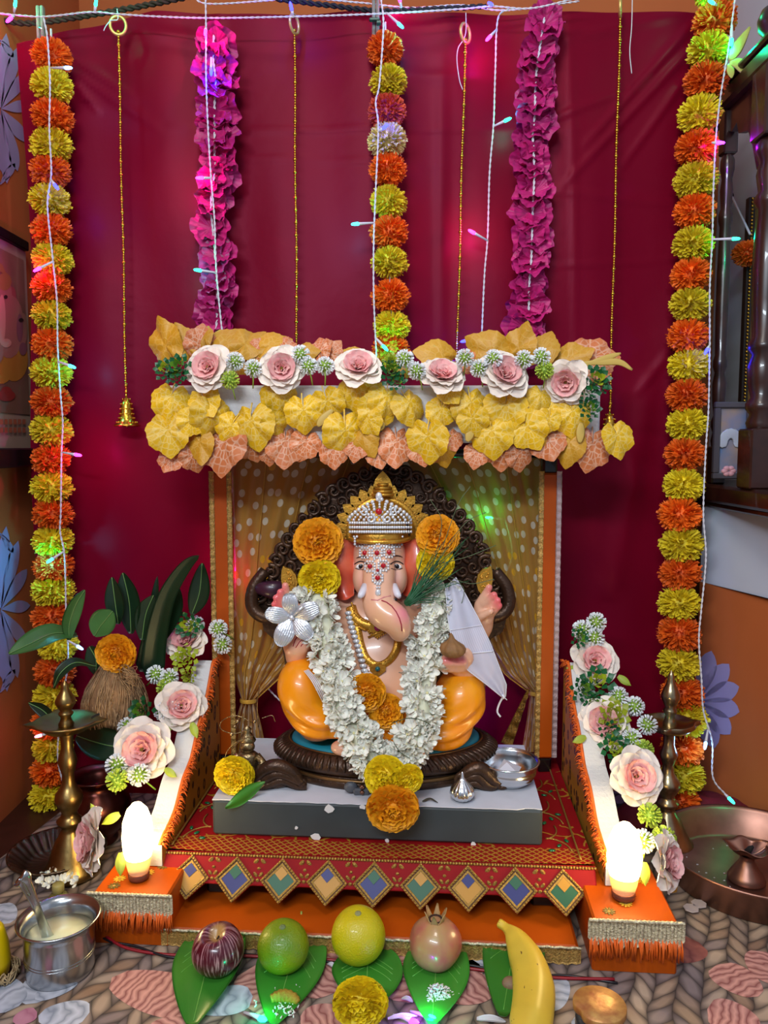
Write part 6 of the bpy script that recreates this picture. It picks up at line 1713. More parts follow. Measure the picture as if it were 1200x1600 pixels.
# ------------------------------------------------------------------ things on the block beside the idol
YO = None
fg = T('brass_figurine', 'small tarnished brass figurine with wire loops behind the yellow marigold', 'figurine', V((PZ(395, 1205, ZI).x, 1.29, ZI)))
m_tar = mat('tarnished_brass', '#9a8560', .28, .9, bump=.4, bscale=200, vary=.5, vscale=80)
c = V(WM[fg.name].translation)
mb = MB(); mb.lathe([(.0, 0), (.020, 0), (.022, .005), (.017, .009), (.019, .013), (.013, .018), (0, .02)], 20, Mx.Translation(c)); P('pedestal', mb, m_tar, fg)
mb = MB(); nfig = 0
for s in (-1, 1):
    mb.tube([c + V((s * .004, -.004, .020)), c + V((s * .016, -.012, .024)), c + V((s * .006, -.016, .022))], [.008, .0075, .005], 8)
    mb.tube([c + V((s * .010, 0, .050)), c + V((s * .019, -.004, .038)), c + V((s * .015, -.012, .032))], [.0055, .005, .004], 8)
mb.lathe([(0, .018), (.012, .02), (.014, .03), (.011, .042), (.013, .05), (.009, .055), (.0, .057)], 14, Mx.Translation(c))
mb.ell(c + V((0, -.003, .066)), (.0095, .009, .011), 12, 8); mb.lathe([(.009, .072), (.0105, .076), (.007, .084), (.004, .090), (.0055, .095), (0, .101)], 12, Mx.Translation(c)); mb.ell(c + V((-.020, -.002, .034)), (.008, .006, .012), 10, 6)
mb.v = [(c.x + (x - c.x) * 1.45, c.y + (y - c.y) * 1.2, c.z + (z - c.z) * 1.02) for x, y, z in mb.v]; P('figure', mb, m_tar, fg)
mb = MB()
for pts in ([(395, 1130), (370, 1118), (347, 1126), (346, 1140), (368, 1146), (390, 1138)], [(404, 1136), (402, 1100), (406, 1070)], [(392, 1150), (372, 1158), (356, 1172), (350, 1190)], [(396, 1150), (372, 1160), (362, 1180), (360, 1192)], [(410, 1122), (425, 1118), (430, 1128)], [(380, 1128), (384, 1122)]):
    mb.tube(spline([PY(x, y, c.y - .01) for x, y in pts], 16), .0008, 4)
for x, y in ((371, 1127), (367, 1135), (362, 1147), (398, 1127)): mb.ell(PY(x, y, c.y - .012), .0035, 8, 6)
P('wire_loops', mb, m_tar, fg, kind='stuff')
bn = V((PZ(418, 1202, ZI).x, 1.268, ZI)); mb = MB(); mb.ell(bn + V((0, 0, .0145)), (.0165, .015, .0145), 16, 10); mb.lathe([(.004, .026), (.006, .030), (.003, .034), (0, .035)], 8, Mx.Translation(bn))
tag(P('areca_nut', mb, mat('nut_brown', '#7a4a26', .5, bump=.4, bscale=90, vary=.4, vscale=50, col2='#b98a5a')), 'brown round nut beside the brass figurine at the scrolled foot', 'nut')

bc = PZ(795, 1222, ZI); bc = V((bc.x, bc.y, ZI))
bw = T('steel_bowl', 'shiny ridged steel bowl on the corner of the foam block', 'bowl', bc)
R = mpx(bc, 46); prof = [(0, .001), (.52, 0), (.60, .02), (.76, .16), (.84, .24), (.82, .28), (.90, .36), (.92, .50), (.90, .54), (.95, .60), (.97, .72), (1.0, .76), (1.0, .79), (.95, .79), (.92, .72), (.88, .56), (.86, .40), (.78, .28), (.68, .16), (.52, .07), (0, .05)]
mb = MB(); mb.lathe([(r * R, z * R) for r, z in prof], 48, Mx.Translation(bc)); P('bowl_wall', mb, m_silver, bw)
mb = MB(); mb.tube([bc + V((R * cos(a), R * sin(a), R * .785)) for a in [2 * pi * i / 48 for i in range(49)]], .0016, 6, cap=False); P('rolled_rim', mb, m_silver, bw)
mb = MB(); mb.add([bc + V(q) for q in ((-.026, -.01, .020), (.012, -.020, .024), (.024, .012, .022), (-.006, .018, .034), (-.004, 0, .036))], [(0, 1, 4), (1, 2, 4), (2, 3, 4), (3, 0, 4)], 0, False); tag(P('folded_paper', mb, mat('white_paper2', '#d5d2da', .8)), 'folded white paper lying inside the ridged steel bowl', 'paper')
mb = MB(); 
for i in range(40): a, r = rnd.uniform(0, 6.28), rnd.uniform(0, .024); mb.ell(bc + V((r * cos(a), r * sin(a), .010 + .004 * rnd.random())), (.003, .0025, .002), 5, 3)
tag(P('offering_grains', mb, mat('offering_brown', '#8a6a3a', .7)), 'brown grains in the bottom of the ridged steel bowl', 'grain', kind='stuff')
mc = PZ(722, 1250, ZI)
def modak(c, R, n, m, name, label):
    t = T(name, label, 'ornament', c); mb = MB()
    prof = [(.01, 0), (.5, .02), (.82, .25), (1.0, .62), (.92, 1.0), (.66, 1.35), (.35, 1.65), (.16, 1.95), (.10, 2.3), (.01, 2.42)]
    for r, z in prof:
        for i in range(72):
            a = 2 * pi * i / 72; rr = R * r * (1 + .09 * (abs(cos(n * a / 2)) - .5) * (1 if z > 0 else 0)); mb.v.append(tuple(c + V((rr * cos(a), rr * sin(a), R * z))))
    for j in range(len(prof) - 1):
        for i in range(72): i2 = (i + 1) % 72; mb.f.append((j * 72 + i, j * 72 + i2, (j + 1) * 72 + i2, (j + 1) * 72 + i)); mb.m.append(0); mb.s.append(True)
    P('ribbed_body', mb, m, t); return t
modak(mc, mpx(mc, 19), 16, m_silver, 'silver_modak', 'small silver ribbed dumpling ornament standing on the white block top')
mb = MB(); mb.tube(spline([PZ(660, 1252, ZI + .003), PZ(672, 1248, ZI + .004), PZ(684, 1254, ZI + .003)], 8), [.001, .0016, .0018, .0018, .0018, .0016, .0014, .001, .0006], 5); tag(P('dry_twig', mb, mat('twig_brown', '#3a3428', .7)), 'tiny dark twig on the white block top beside the hanging marigold', 'twig')

# ------------------------------------------------------------------ glowing lamps on the footed boxes
def glow_lamp(label, px, py, zb, R, Hh):
    p = PZ(px, py, zb); t = T('candle_lamp', label, 'lamp', p, 'glowing candle lamps')
    m, nt, b = newmat('lamp_glow'); b.inputs['Base Color'].default_value = (.9, .85, .7, 1)
    b.inputs['Emission Color'].default_value = (1, .76, .34, 1); b.inputs['Emission Strength'].default_value = 30
    mb = MB(); mb.lathe([(0, 0), (.62 * R, 0), (.68 * R, .003), (.68 * R, .008), (.62 * R, .011)], 28, Mx.Translation(p)); P('lamp_base', mb, mat('lamp_brown', '#6a3a2a', .4), t)
    mb = MB(); mb.lathe([(.64 * R, .011), (.76 * R, .022), (.84 * R, .036)], 28, Mx.Translation(p)); P('frosted_cup', mb, mat('frosted_cup', '#e6d6b0', .3, trans=.3), t)
    mb = MB(); mb.lathe([(.84 * R, .036), (.95 * R, .050), (1.0 * R, Hh * .55), (.92 * R, Hh * .75), (.66 * R, Hh * .9), (.3 * R, Hh * .98), (0, Hh)], 28, Mx.Translation(p)); P('glowing_bulb', mb, m, t)['label'] = 'white hot warm bulb'
glow_lamp('glowing candle lamp on the box beside the steel cup', 217, 1372, .083, .0235, .122)
glow_lamp('glowing candle lamp on the box beside the copper tray', 974, 1402, .081, .0255, .116)

# ------------------------------------------------------------------ brass oil lamps
def oil_lamp(label, base, zt, plate_z, R, m, spout=(1,), grp='tall brass oil lamps', brass=None):
    t = T('brass_oil_lamp', label, 'oil lamp', base, grp)
    h = plate_z
    prof = [(0, 0), (.048, 0), (.050, .006), (.044, .012), (.036, .03), (.026, .055), (.016, .072), (.013, .080), (.020, .086), (.022, .092), (.015, .098), (.013, .106), (.020, .118), (.0235, .128), (.022, .138), (.015, .148), (.011, .156), (.010, .172), (.013, .182), (.0165, .194), (.013, .206), (.010, .216), (.0105, .235), (.013, .24), (.013, .246), (.010, .25)]
    k = h / .25
    mb = MB(); mb.lathe([(r * (1 if r < .03 else 1), z * k) for r, z in prof], 32, Mx.Translation(base)); P('turned_stem', mb, m, t)
    c = base + V((0, 0, h))
    mb = MB(); n = 56
    pp = [(.0, -.004), (.014, -.006), (.034, -.002), (.046, .008), (R, .012), (R + .0015, .0145), (R - .002, .015), (.04, .010), (.02, .005), (0, .004)]
    for r, z in pp:
        for i in range(n):
            a = 2 * pi * i / n; bump = sum(exp(-((a - s + pi) % (2 * pi) - pi) ** 2 / .02) for s in spout)
            rr = r * (1 + (.30 * bump if r > .04 else 0)); mb.v.append(tuple(c + V((rr * cos(a), rr * sin(a), z))))
    for j in range(len(pp) - 1):
        for i in range(n): i2 = (i + 1) % n; mb.f.append((j * n + i, j * n + i2, (j + 1) * n + i2, (j + 1) * n + i)); mb.m.append(0); mb.s.append(True)
    P('oil_plate', mb, m, t)
    f = zt - h
    mb = MB(); mb.lathe([(r, .004 + z * f) for r, z in ((.012, 0), (.013, .05), (.010, .12), (.0085, .2), (.0125, .27), (.012, .30), (.009, .34), (.013, .42), (.0165, .5), (.017, .56), (.013, .66), (.008, .76), (.006, .84), (.0065, .88), (.0035, .95), (0, 1))], 24, Mx.Translation(c)); P('finial', mb, m, t)
    return t
b1 = PZ(112, 1362, .006); YL1 = b1.y
oil_lamp('tall aged brass oil lamp standing in the dark fluted tray of white flowers', b1, PY(95, 1066, YL1).z - .006, PY(100, 1138, YL1).z - .006, .052, m_brass, (.1, 2.2, 3.5))
mb = MB(); mb.tube(spline([PY(143, 1122, YL1 - .02), PY(150, 1118, YL1 - .02), PY(155, 1116, YL1 - .02)], 6), .002, 5); tag(P('burnt_wick', mb, mat('burnt_wick', '#15110f', .9)), 'black burnt wick on the plate of the tray lamp', 'wick')
b2 = PZ(1040, 1318, .0); b2 = V((PY(1040, 1318, 1.39).x, 1.39, .0))
oil_lamp('tall brass oil lamp behind the roses next to the copper tray', b2, PY(1036, 1050, 1.39).z, PY(1043, 1138, 1.39).z, .044, mat('pale_brass', '#a89878', .28, 1, vary=.3, vscale=25), (.0, 2.4, 4.2))

# dark fluted tray with white flowers
c = PZ(91, 1352, 0); ft = T('fluted_tray', 'dark round metal tray with fluted sides under the tall brass lamp', 'tray', c)
m_dtray = mat('dark_pewter', '#5a4a38', .32, .9, vary=.3, vscale=30)
R = .0835; mb = MB(); n = 120
pp = [(0, .002), (.60, .002), (.66, .006), (.94, .026), (1.0, .028), (1.0, .032), (.95, .031), (.66, .010), (.58, .006), (0, .005)]
for j, (r, z) in enumerate(pp):
    for i in range(n):
        a = 2 * pi * i / n; q = 1 + (.012 * cos(30 * a) if .6 < r < 1 and j > 5 else 0); mb.v.append(tuple(c + V((R * r * q * cos(a), R * r * q * sin(a), z + (.0022 * cos(30 * a) if .64 < r < .96 else 0)))))
for j in range(len(pp) - 1):
    for i in range(n): i2 = (i + 1) % n; mb.f.append((j * n + i, j * n + i2, (j + 1) * n + i2, (j + 1) * n + i)); mb.m.append(0); mb.s.append(True)
P('tray_dish', mb, m_dtray, ft)
pts_ = [(70, 1372), (82, 1366), (95, 1360), (108, 1368), (88, 1378), (100, 1376), (112, 1374), (76, 1380), (94, 1352), (104, 1356), (66, 1378), (120, 1378)]
for i, (x, y) in enumerate(pts_):
    p = PZ(x, y, .016 + .006 * (i % 3)); s = .0125
    o = put(WFM[i % 4], 'white_flower', Mx.Translation(p) @ V((rnd.uniform(-.5, .5), -.6, .8)).to_track_quat('Z', 'Y').to_matrix().to_4x4() @ Mx.Diagonal((s, s, s, 1)))
    tag(o, 'small white flower in the loose heap in the dark fluted tray', 'flower', 'white flowers in the fluted tray')

# ------------------------------------------------------------------ kalash, coconut, marigold and leaves
kc_ = V((PY(152, 1260, 1.40).x, 1.40, .0))
kal = T('copper_pot', 'dark round copper pot behind the brass lamp, carrying the coconut', 'pot', kc_)
mb = MB(); mb.lathe([(0, 0), (.034, 0), (.036, .006), (.030, .012), (.046, .03), (.060, .055), (.062, .07), (.056, .088), (.040, .103), (.034, .110), (.036, .118), (.050, .128), (.052, .131), (.047, .131), (.032, .119), (.03, .11), (.0, .10)], 40, Mx.Translation(kc_)); P('pot_body', mb, m_copperd, kal)
cc = PY(180, 1098, 1.40)
kt = T('coconut', 'hairy brown coconut standing upright with a marigold on its tip', 'coconut', PY(180, 1160, 1.40))
hw = mpx(cc, 49); hh = mpx(cc, 62)
cprof = [(.02, -1.0), (.5, -.95), (.85, -.7), (1.0, -.3), (.98, .05), (.86, .4), (.62, .72), (.42, .95), (.30, 1.1), (.18, 1.2), (0.01, 1.22)]
mb = MB(); mb.lathe([(r * hw * .96, z * hh) for r, z in cprof], 36, Mx.Translation(cc))
m_coir = mat('coir_brown', '#8a6644', .85, bump=.5, bscale=140, vary=.35, vscale=60); P('husk', mb, m_coir, kt)
mb = MB()
for i in range(420):
    a = rnd.uniform(0, 2 * pi); pts = []; dr = rnd.uniform(-.25, .25); z0 = rnd.uniform(-.9, .9); z1 = min(1.2, z0 + rnd.uniform(.3, .8)); off = rnd.uniform(1.0, 1.04)
    for j in range(5):
        z = z0 + (z1 - z0) * j / 4
        r = next((r0 + (r1 - r0) * (z - q0) / (q1 - q0) for (r0, q0), (r1, q1) in zip(cprof, cprof[1:]) if q0 <= z <= q1), .1)
        pts.append(cc + V((hw * r * off * cos(a + dr * j / 4), hw * r * off * sin(a + dr * j / 4), z * hh)))
    mb.tube(pts, .0009, 3)
for i in range(40):
    a = rnd.uniform(-.8, 1.2); s = cc + V((hw * .5 * cos(a), -hw * .5, hh * rnd.uniform(.6, 1.0))); mb.tube(spline([s, s + V((rnd.uniform(.0, .03), -.01, rnd.uniform(-.0, .012))), s + V((rnd.uniform(.01, .035), -.008, rnd.uniform(-.03, .0)))], 8), .0006, 3)
P('husk_fibre', mb, mat('coir_fibre', '#a5825c', .8, vary=.3, vscale=60), kt, kind='stuff')
marigold('round orange marigold sitting on the tip of the coconut', 181, 1021, 31, 1.375, 'o', 40, 10, 0)

m_lfd = mat('dark_leaf', '#0f2a16', .38, vary=.3, vscale=12); m_lfm = mat('mango_leaf', '#3d6a34', .38, vary=.2, vscale=14); m_rib = mat('leaf_rib', '#6a9050', .5)
def leaf_at(name, parent, path, w, m, Yn=(0, -1, 0), prof=None, rib=True, fold=.25, wave=0.0):
    sp_ = spline(path, 20); mb = MB()
    wf = prof or (lambda t: sin(pi * (t * .94 + .04)) ** .8)
    def fn(u, v):
        i = min(int(v * 20), 19); p = sp_[i].lerp(sp_[i + 1], v * 20 - i); t = (sp_[min(i + 1, 20)] - sp_[max(i - 1, 0)]).normalized()
        n = V(Yn); n = (n - t * n.dot(t)); n = n.normalized() if n.length > .05 else t.orthogonal(); b = t.cross(n); e = (u - .5) * 2
        return p + b * (e * w * wf(v)) - n * (abs(e) * w * wf(v) * fold) * -1 + n * (wave * sin(v * 16 + e) * abs(e))
    mb.grid(fn, 8, 24, thick=.0006)
    o = P(name, mb, m, parent)
    if rib:
        r = MB(); N = V(Yn); r.tube([p + N * .0012 for p in sp_], .0009, 4); P('midrib', r, m_rib, o)
    return o
def big_leaf(label, pts, w, Y, m, name='mango_leaf', Yn=(0, -1, 0), grp='leaves around the coconut', **k):
    path = [PY(q[0], q[1], q[2] if len(q) > 2 else Y) for q in pts]
    t = T(name, label, 'leaf', path[0], grp); leaf_at('leaf_blade', t, path, w, m, Yn, **k); return t
big_leaf('pale green pointed leaf reaching out over the garland towards the orange wall', [(120, 992, 1.40), (85, 990, 1.36), (50, 1005, 1.32), (14, 1022, 1.29)], .024, 1.36, m_lfm, Yn=(.2, -.6, .8))
big_leaf('upright narrow grey-green leaf beside the garland', [(108, 1000), (108, 975), (118, 945), (132, 922)], .015, 1.38, m_lfm, Yn=(.6, -.8, 0))
big_leaf('dark drooping leaf with a blue gleam above the oil lamp', [(150, 1042, 1.36), (118, 1036, 1.33), (95, 1052, 1.31), (84, 1075, 1.31)], .014, 1.33, m_lfd, Yn=(0, -.5, .85))
big_leaf('rounded mid green leaf above the marigold on the coconut', [(176, 955), (168, 965), (156, 980), (148, 994)], .024, 1.38, m_lfm, Yn=(.1, -.9, .3))
big_leaf('big dark green leaf hanging below the coconut over the copper pot', [(120, 1150, 1.36), (150, 1160, 1.335), (180, 1166, 1.325), (205, 1158, 1.33)], .028, 1.35, m_lfd, Yn=(0, -.8, .5))
big_leaf('small dark leaf sticking up behind the rounded green leaf', [(185, 975), (180, 940), (175, 902)], .018, 1.41, m_lfd)
big_leaf('dark leaf upright behind the coconut, second from the rounded green leaf', [(205, 990), (202, 940), (192, 895)], .022, 1.43, m_lfd)
big_leaf('dark leaf leaning towards the long sword leaf', [(222, 1000), (228, 960), (240, 930)], .02, 1.43, m_lfd)
big_leaf('short dark leaf low behind the roses of the panel', [(255, 1000), (268, 950), (280, 920)], .022, 1.45, m_lfd)
big_leaf('dark leaf at the foot of the orange post', [(300, 960), (312, 925), (316, 880)], .02, 1.455, m_lfd)
big_leaf('dark leaf spreading low between the coconut and the marigold', [(140, 1010), (150, 1030), (150, 1055)], .02, 1.40, m_lfd)
big_leaf('long dark sword shaped leaf bending up towards the orange post', [(238, 1060, 1.44), (246, 990, 1.43), (262, 930, 1.42), (290, 885, 1.41), (311, 868, 1.40)], .024, 1.42, m_lfd, name='sword_leaf', prof=lambda t: (min(1, t * 6 + .5)) * (1 - t) ** .55, rib=False)
big_leaf('shorter dark sword shaped leaf behind the long one', [(225, 1050), (236, 980), (246, 900)], .018, 1.45, m_lfd, name='sword_leaf', prof=lambda t: (min(1, t * 6 + .5)) * (1 - t) ** .55, rib=False)
big_leaf('dark green leaf pointing out from behind the oil plate', [(92, 1140), (70, 1112), (45, 1098)], .012, 1.36, m_lfd)

# ------------------------------------------------------------------ steel cup of milk with its spoon
cp = PZ(95, 1518, 0); cp = V((cp.x, cp.y, .0)); R = .0535; Hc = .083
cup = T('steel_cup', 'wide rimmed stainless steel cup of milky liquid on the rug', 'cup', cp)
mb = MB(); mb.lathe([(0, .0), (.040, 0), (.0455, .003), (.0468, .010), (.0470, .066), (.0480, .073), (.0525, .079), (R + .003, .0815), (R + .0032, .083), (R + .001, .0835), (.0490, .0765), (.0455, .071), (.0455, .012), (.042, .005), (0, .004)], 56, Mx.Translation(cp))
for z in (.030, .034): mb.tube([cp + V((.0471 * cos(a), .0471 * sin(a), z)) for a in [2 * pi * i / 56 for i in range(57)]], .0004, 4, cap=False)
P('cup_wall', mb, m_steel, cup)
mb = MB(); mb.lathe([(0, .058), (.0453, .058), (.0453, .056), (0, .05)], 48, Mx.Translation(cp)); tag(P('milk', mb, mat('milky_liquid', '#dfe0bb', .15, sub=.2)), 'pale milky liquid filling the steel cup', 'liquid')
spn = T('steel_spoon', 'long steel spoon leaning in the cup of milk', 'spoon', cp + V((-.01, 0, .052)))
a, b, c_ = PY(76, 1468, cp.y - .004), PY(58, 1420, cp.y - .030), PY(38, 1378, cp.y - .045)
mb = MB(); sp_ = spline([a, b, c_, c_ + V((-.004, -.004, .008))], 24)
mb.tube(sp_, [.0085 - .0030 * sin(pi * min(1, i / 15)) if i < 15 else .0065 + .0058 * sin(pi * min(1, (i - 14) / 10.5)) for i in range(25)], 12, flat=.38, ref=(.3, -1, .2)); P('handle', mb, m_steel, spn)
mb = MB(); mb.tube([p + V((0, -.003, 0)) for p in sp_[12:25]], .0022, 6); P('handle_ridge', mb, m_steel, spn)
mb = MB(); mb.ell(a + V((.004, 0, -.010)), (.013, .010, .016), 14, 8); P('spoon_bowl', mb, m_steel, spn)
bt = PZ(92, 1418, 0); tb = T('small_bottle', 'tiny translucent olive bottle between the fluted tray and the steel cup', 'bottle', bt)
m_ob = mat('olive_plastic', '#8a8448', .2, trans=.4, alpha=.9); mb = MB(); mb.lathe([(0, 0), (.016, 0), (.0165, .004), (.0165, .018), (.012, .024), (.0085, .027), (.0085, .030)], 24, Mx.Translation(bt)); P('bottle_body', mb, m_ob, tb)
mb = MB(); mb.lathe([(.0085, .028), (.0095, .029), (.0095, .039), (.008, .041), (0, .041)], 20, Mx.Translation(bt)); P('bottle_cap', mb, mat('olive_cap', '#9a9056', .4), tb)
ye = PZ(0, 1530, 0); y2 = T('yellow_cone', 'bright yellow cone cut off by the frame edge, set in a ring of straw', 'cone', ye + V((-.006, 0, 0)))
mb = MB(); mb.lathe([(.0, 0), (.020, .002), (.0225, .02), (.0205, .045), (.015, .068), (.007, .080), (0, .083)], 24, Mx.Translation(ye + V((-.008, 0, .008)))); P('cone_body', mb, mat('bright_yellow', '#e3c300', .4, sub=.1), y2)
mb = MB()
for i in range(60):
    a = rnd.uniform(0, 6.28); da = rnd.uniform(.5, 1.3); r = .026 + rnd.uniform(-.005, .006)
    mb.tube([ye + V((-.006 + r * cos(a + da * j / 5), r * sin(a + da * j / 5), .004 + rnd.uniform(0, .014))) for j in range(6)], .0011, 4)
tag(P('straw_ring', mb, mat('straw', '#a8906a', .8, vary=.3, vscale=40), y2), kind='stuff')

# ------------------------------------------------------------------ copper tray with small copper lamp
tc_ = PZ(1192, 1378, 0); tc_ = V((tc_.x - .012, tc_.y + .01, 0)); R = .158
ctr = T('copper_tray', 'wide copper tray with upright rim, coins and drops in it', 'tray', tc_)
mb = MB(); mb.lathe([(0, .0), (R * .86, .0), (R * .9, .004), (R * .985, .050), (R, .054), (R, .058), (R * .975, .057), (R * .955, .052), (R * .87, .010), (R * .83, .006), (0, .005)], 80, Mx.Translation(tc_)); P('tray_dish', mb, m_copper, ctr)
dc = V((PZ(1166, 1375, .006).x, PZ(1166, 1375, .006).y, .006)); dy = T('copper_oil_lamp', 'small leaf shaped copper oil lamp standing in the copper tray', 'oil lamp', dc)
mb = MB(); mb.lathe([(0, 0), (.030, 0), (.031, .004), (.027, .012), (.018, .026), (.012, .036), (.011, .042), (.014, .046)], 30, Mx.Translation(dc)); P('lamp_foot', mb, m_copper, dy)
def dish(u, v):
    a = 2 * pi * u; lobes = 1 + .30 * max(0, cos(2.5 * a)) ** 2; r = .029 * v * lobes
    return dc + V((r * cos(a) * 1.15, r * sin(a), .044 + .018 * v ** 2 + .003 * sin(5 * a) * v))
mb = MB(); mb.grid(dish, 60, 8, thick=.0014); P('oil_dish', mb, m_copper, dy)
mb = MB(); mb.tube([dc + V((0, 0, .050)), dc + V((.004, -.002, .058)), dc + V((.008, -.003, .062))], [.006, .0045, .002], 8); P('burnt_wick', mb, mat('burnt_wick', '#15110f'), dy)
for x, y in ((1092, 1413), (1080, 1420)):
    p = PZ(x, y, .0065); mb = MB(); mb.lathe([(0, 0), (.012, 0), (.0125, .001), (.012, .002), (0, .002)], 7, Mx.Translation(p), smooth=False); tag(P('wax_flake', mb, mat('pale_wax', '#b9a8a4', .4)), 'flat pale flake lying in the copper tray, ' + ('upper' if y == 1413 else 'lower') + ' of the two', 'flake')
mb = MB()
for i in range(46):
    a, r = rnd.uniform(0, 6.28), R * .8 * sqrt(rnd.random()); mb.ell(tc_ + V((r * cos(a), r * sin(a), .0062)), (rnd.uniform(.0008, .0026), rnd.uniform(.0008, .002), .0009), 6, 3)
tag(P('scattered_grains', mb, mat('pale_grain', '#c0b4b0', .4)), 'scattered pale grains and drops in the copper tray', 'grain', kind='stuff')
# maroon blanket and patterned cushion behind the tray
def heap(label, name, cx, cy, rx, ry, h, m, seed, rough=.012):
    mb = MB()
    def fn(u, v):
        a = 2 * pi * u; r = v; q = max(0, 1 - r ** 2.6) ** .6
        x, y = cx + rx * r * cos(a) * (1 + .08 * sin(3 * a + seed)), cy + ry * r * sin(a) * (1 + .08 * cos(4 * a + seed))
        return (x, y, .0035 + h * q + rough * q * (mnoise.noise((x * 14, y * 20, seed)) + .6 * mnoise.noise((x * 34, y * 30, seed))))
    mb.grid(fn, 60, 18); return tag(P(name, mb, m), label, 'blanket' if 'blanket' in name else 'cloth')
p = PZ(1160, 1310, 0); heap('folded maroon velvet blanket on the rug behind the copper tray', 'maroon_blanket', .60, 1.475, .15, .062, .052, mat('maroon_velvet', '#6a0a22', .8, bump=.5, bscale=50, vary=.3, vscale=20), 3)
def pattern_cloth():
    m, nt, b = newmat('purple_scroll_cloth'); tc = nd(nt, 'ShaderNodeTexCoord'); vo = nd(nt, 'ShaderNodeTexVoronoi', feature='DISTANCE_TO_EDGE'); vo.inputs['Scale'].default_value = 38
    nt.links.new(tc.outputs['Object'], vo.inputs['Vector']); nt.links.new(mixc(nt, mth(nt, 'LESS_THAN', vo.outputs['Distance'], .09), lin('#6f5570'), lin('#241024')), b.inputs['Base Color']); b.inputs['Roughness'].default_value = .8; return m
heap('purple cloth with dark leaf scrolls lying behind the maroon blanket', 'scroll_cloth', .585, 1.56, .12, .05, .016, pattern_cloth(), 8, .003)

# ------------------------------------------------------------------ fruit on betel leaves along the front
m_betel = leafmat('betel_leaf', '#2f7a22', '#4f9a3a', rough=.32, amt=.35, sc=3.5)
m_betel_l = mat('betel_underside', '#7fae52', .4, vary=.12, vscale=20); m_stalk = mat('leaf_stalk', '#9aa64a', .5)
def betel(label, bx, by, tx_, ty_, w, stalk=None, lift=.004, curl=.0, m=None):
    a, b = PZ(bx, by, .004), PZ(tx_, ty_, .004); d = b - a; L = d.length; d.normalize(); n = V((-d.y, d.x, 0))
    t = T('betel_leaf', label, 'leaf', a, 'betel leaves under the fruit'); mb = MB()
    def fn(u, v):
        e = (u - .5) * 2; wv = w * (sin(pi * min(1, v ** .72 * .97 + .015)) ** .75)
        back = -.10 * L * abs(e) ** 1.4 * max(0, 1 - v * 3)
        z = lift + .0045 + .010 * abs(e) ** 1.6 * (.3 + sin(v * 5 + e * 2) * .4) * (wv / w) + .004 * sin(pi * v) + curl * max(0, e) ** 2 * wv / w
        return a + d * (L * v + back) + n * (e * wv) + V((0, 0, max(z - .004, .0012)))
    mb.grid(fn, 18, 26, uv=True, thick=.0005); P('leaf_blade', mb, m or m_betel, t)
    r = MB(); r.tube([V(fn(.5, i / 20)) + V((0, 0, .0006)) for i in range(20)], [.0014 - .0009 * i / 20 for i in range(20)], 5)
    for e in (-1, 1):
        for v0 in (.06, .16, .30): r.tube([V(fn(.5 + e * .36 * j / 6, v0 + (.34 - v0 * .3) * j / 6)) + V((0, 0, .0006)) for j in range(7)], .0005, 4)
    P('leaf_vein', r, mat('betel_vein', '#6aa848', .4), t, kind='stuff')
    if stalk:
        s = MB(); s.tube(spline([a + V((0, 0, lift + .003)), PY(stalk[0], stalk[1], a.y + .02)], 6), .0016, 6); P('stalk', s, m_stalk, t)
    return t
betel('large betel leaf with a pale stalk under the striped apple', 342, 1452, 300, 1610, .050, (337, 1418), curl=.010)
betel('betel leaf with a pale stalk under the green orange', 470, 1462, 428, 1606, .049, (471, 1424))
betel('betel leaf under the yellow sweet lime, showing at both of its sides', 575, 1490, 572, 1590, .050)
betel('betel leaf under the pomegranate with a heap of rice', 685, 1475, 675, 1606, .047, (686, 1424))
betel('betel leaf standing up beside the banana', 812, 1445, 785, 1600, .044, None, .010)

def fruit_profile(c, prof, n, parent, name, m, dis=None, tilt=None):
    mb = MB(); M = Mx.Translation(c) @ (tilt or Mx())
    for r, z in prof:
        for i in range(n):
            a = 2 * pi * i / n; k = 1 + (dis(a, z) if dis else 0); mb.v.append(tuple(M @ V((r * k * cos(a), r * k * sin(a), z))))
    for j in range(len(prof) - 1):
        for i in range(n): i2 = (i + 1) % n; mb.f.append((j * n + i, (j + 1) * n + i, (j + 1) * n + i2, j * n + i2)); mb.m.append(0); mb.s.append(True)
    return P(name, mb, m, parent)
def ball_prof(R, Hh, top_dip=0, bot_dip=0, dw=.35, n=22):
    out = []
    for j in range(n + 1):
        t = pi * j / n; r = R * sin(t); z = Hh * cos(t)
        q = r / R
        if t < pi / 2: z -= top_dip * exp(-(q / dw) ** 2)
        else: z += bot_dip * exp(-(q / dw) ** 2)
        out.append((max(r, .0003), z))
    return out
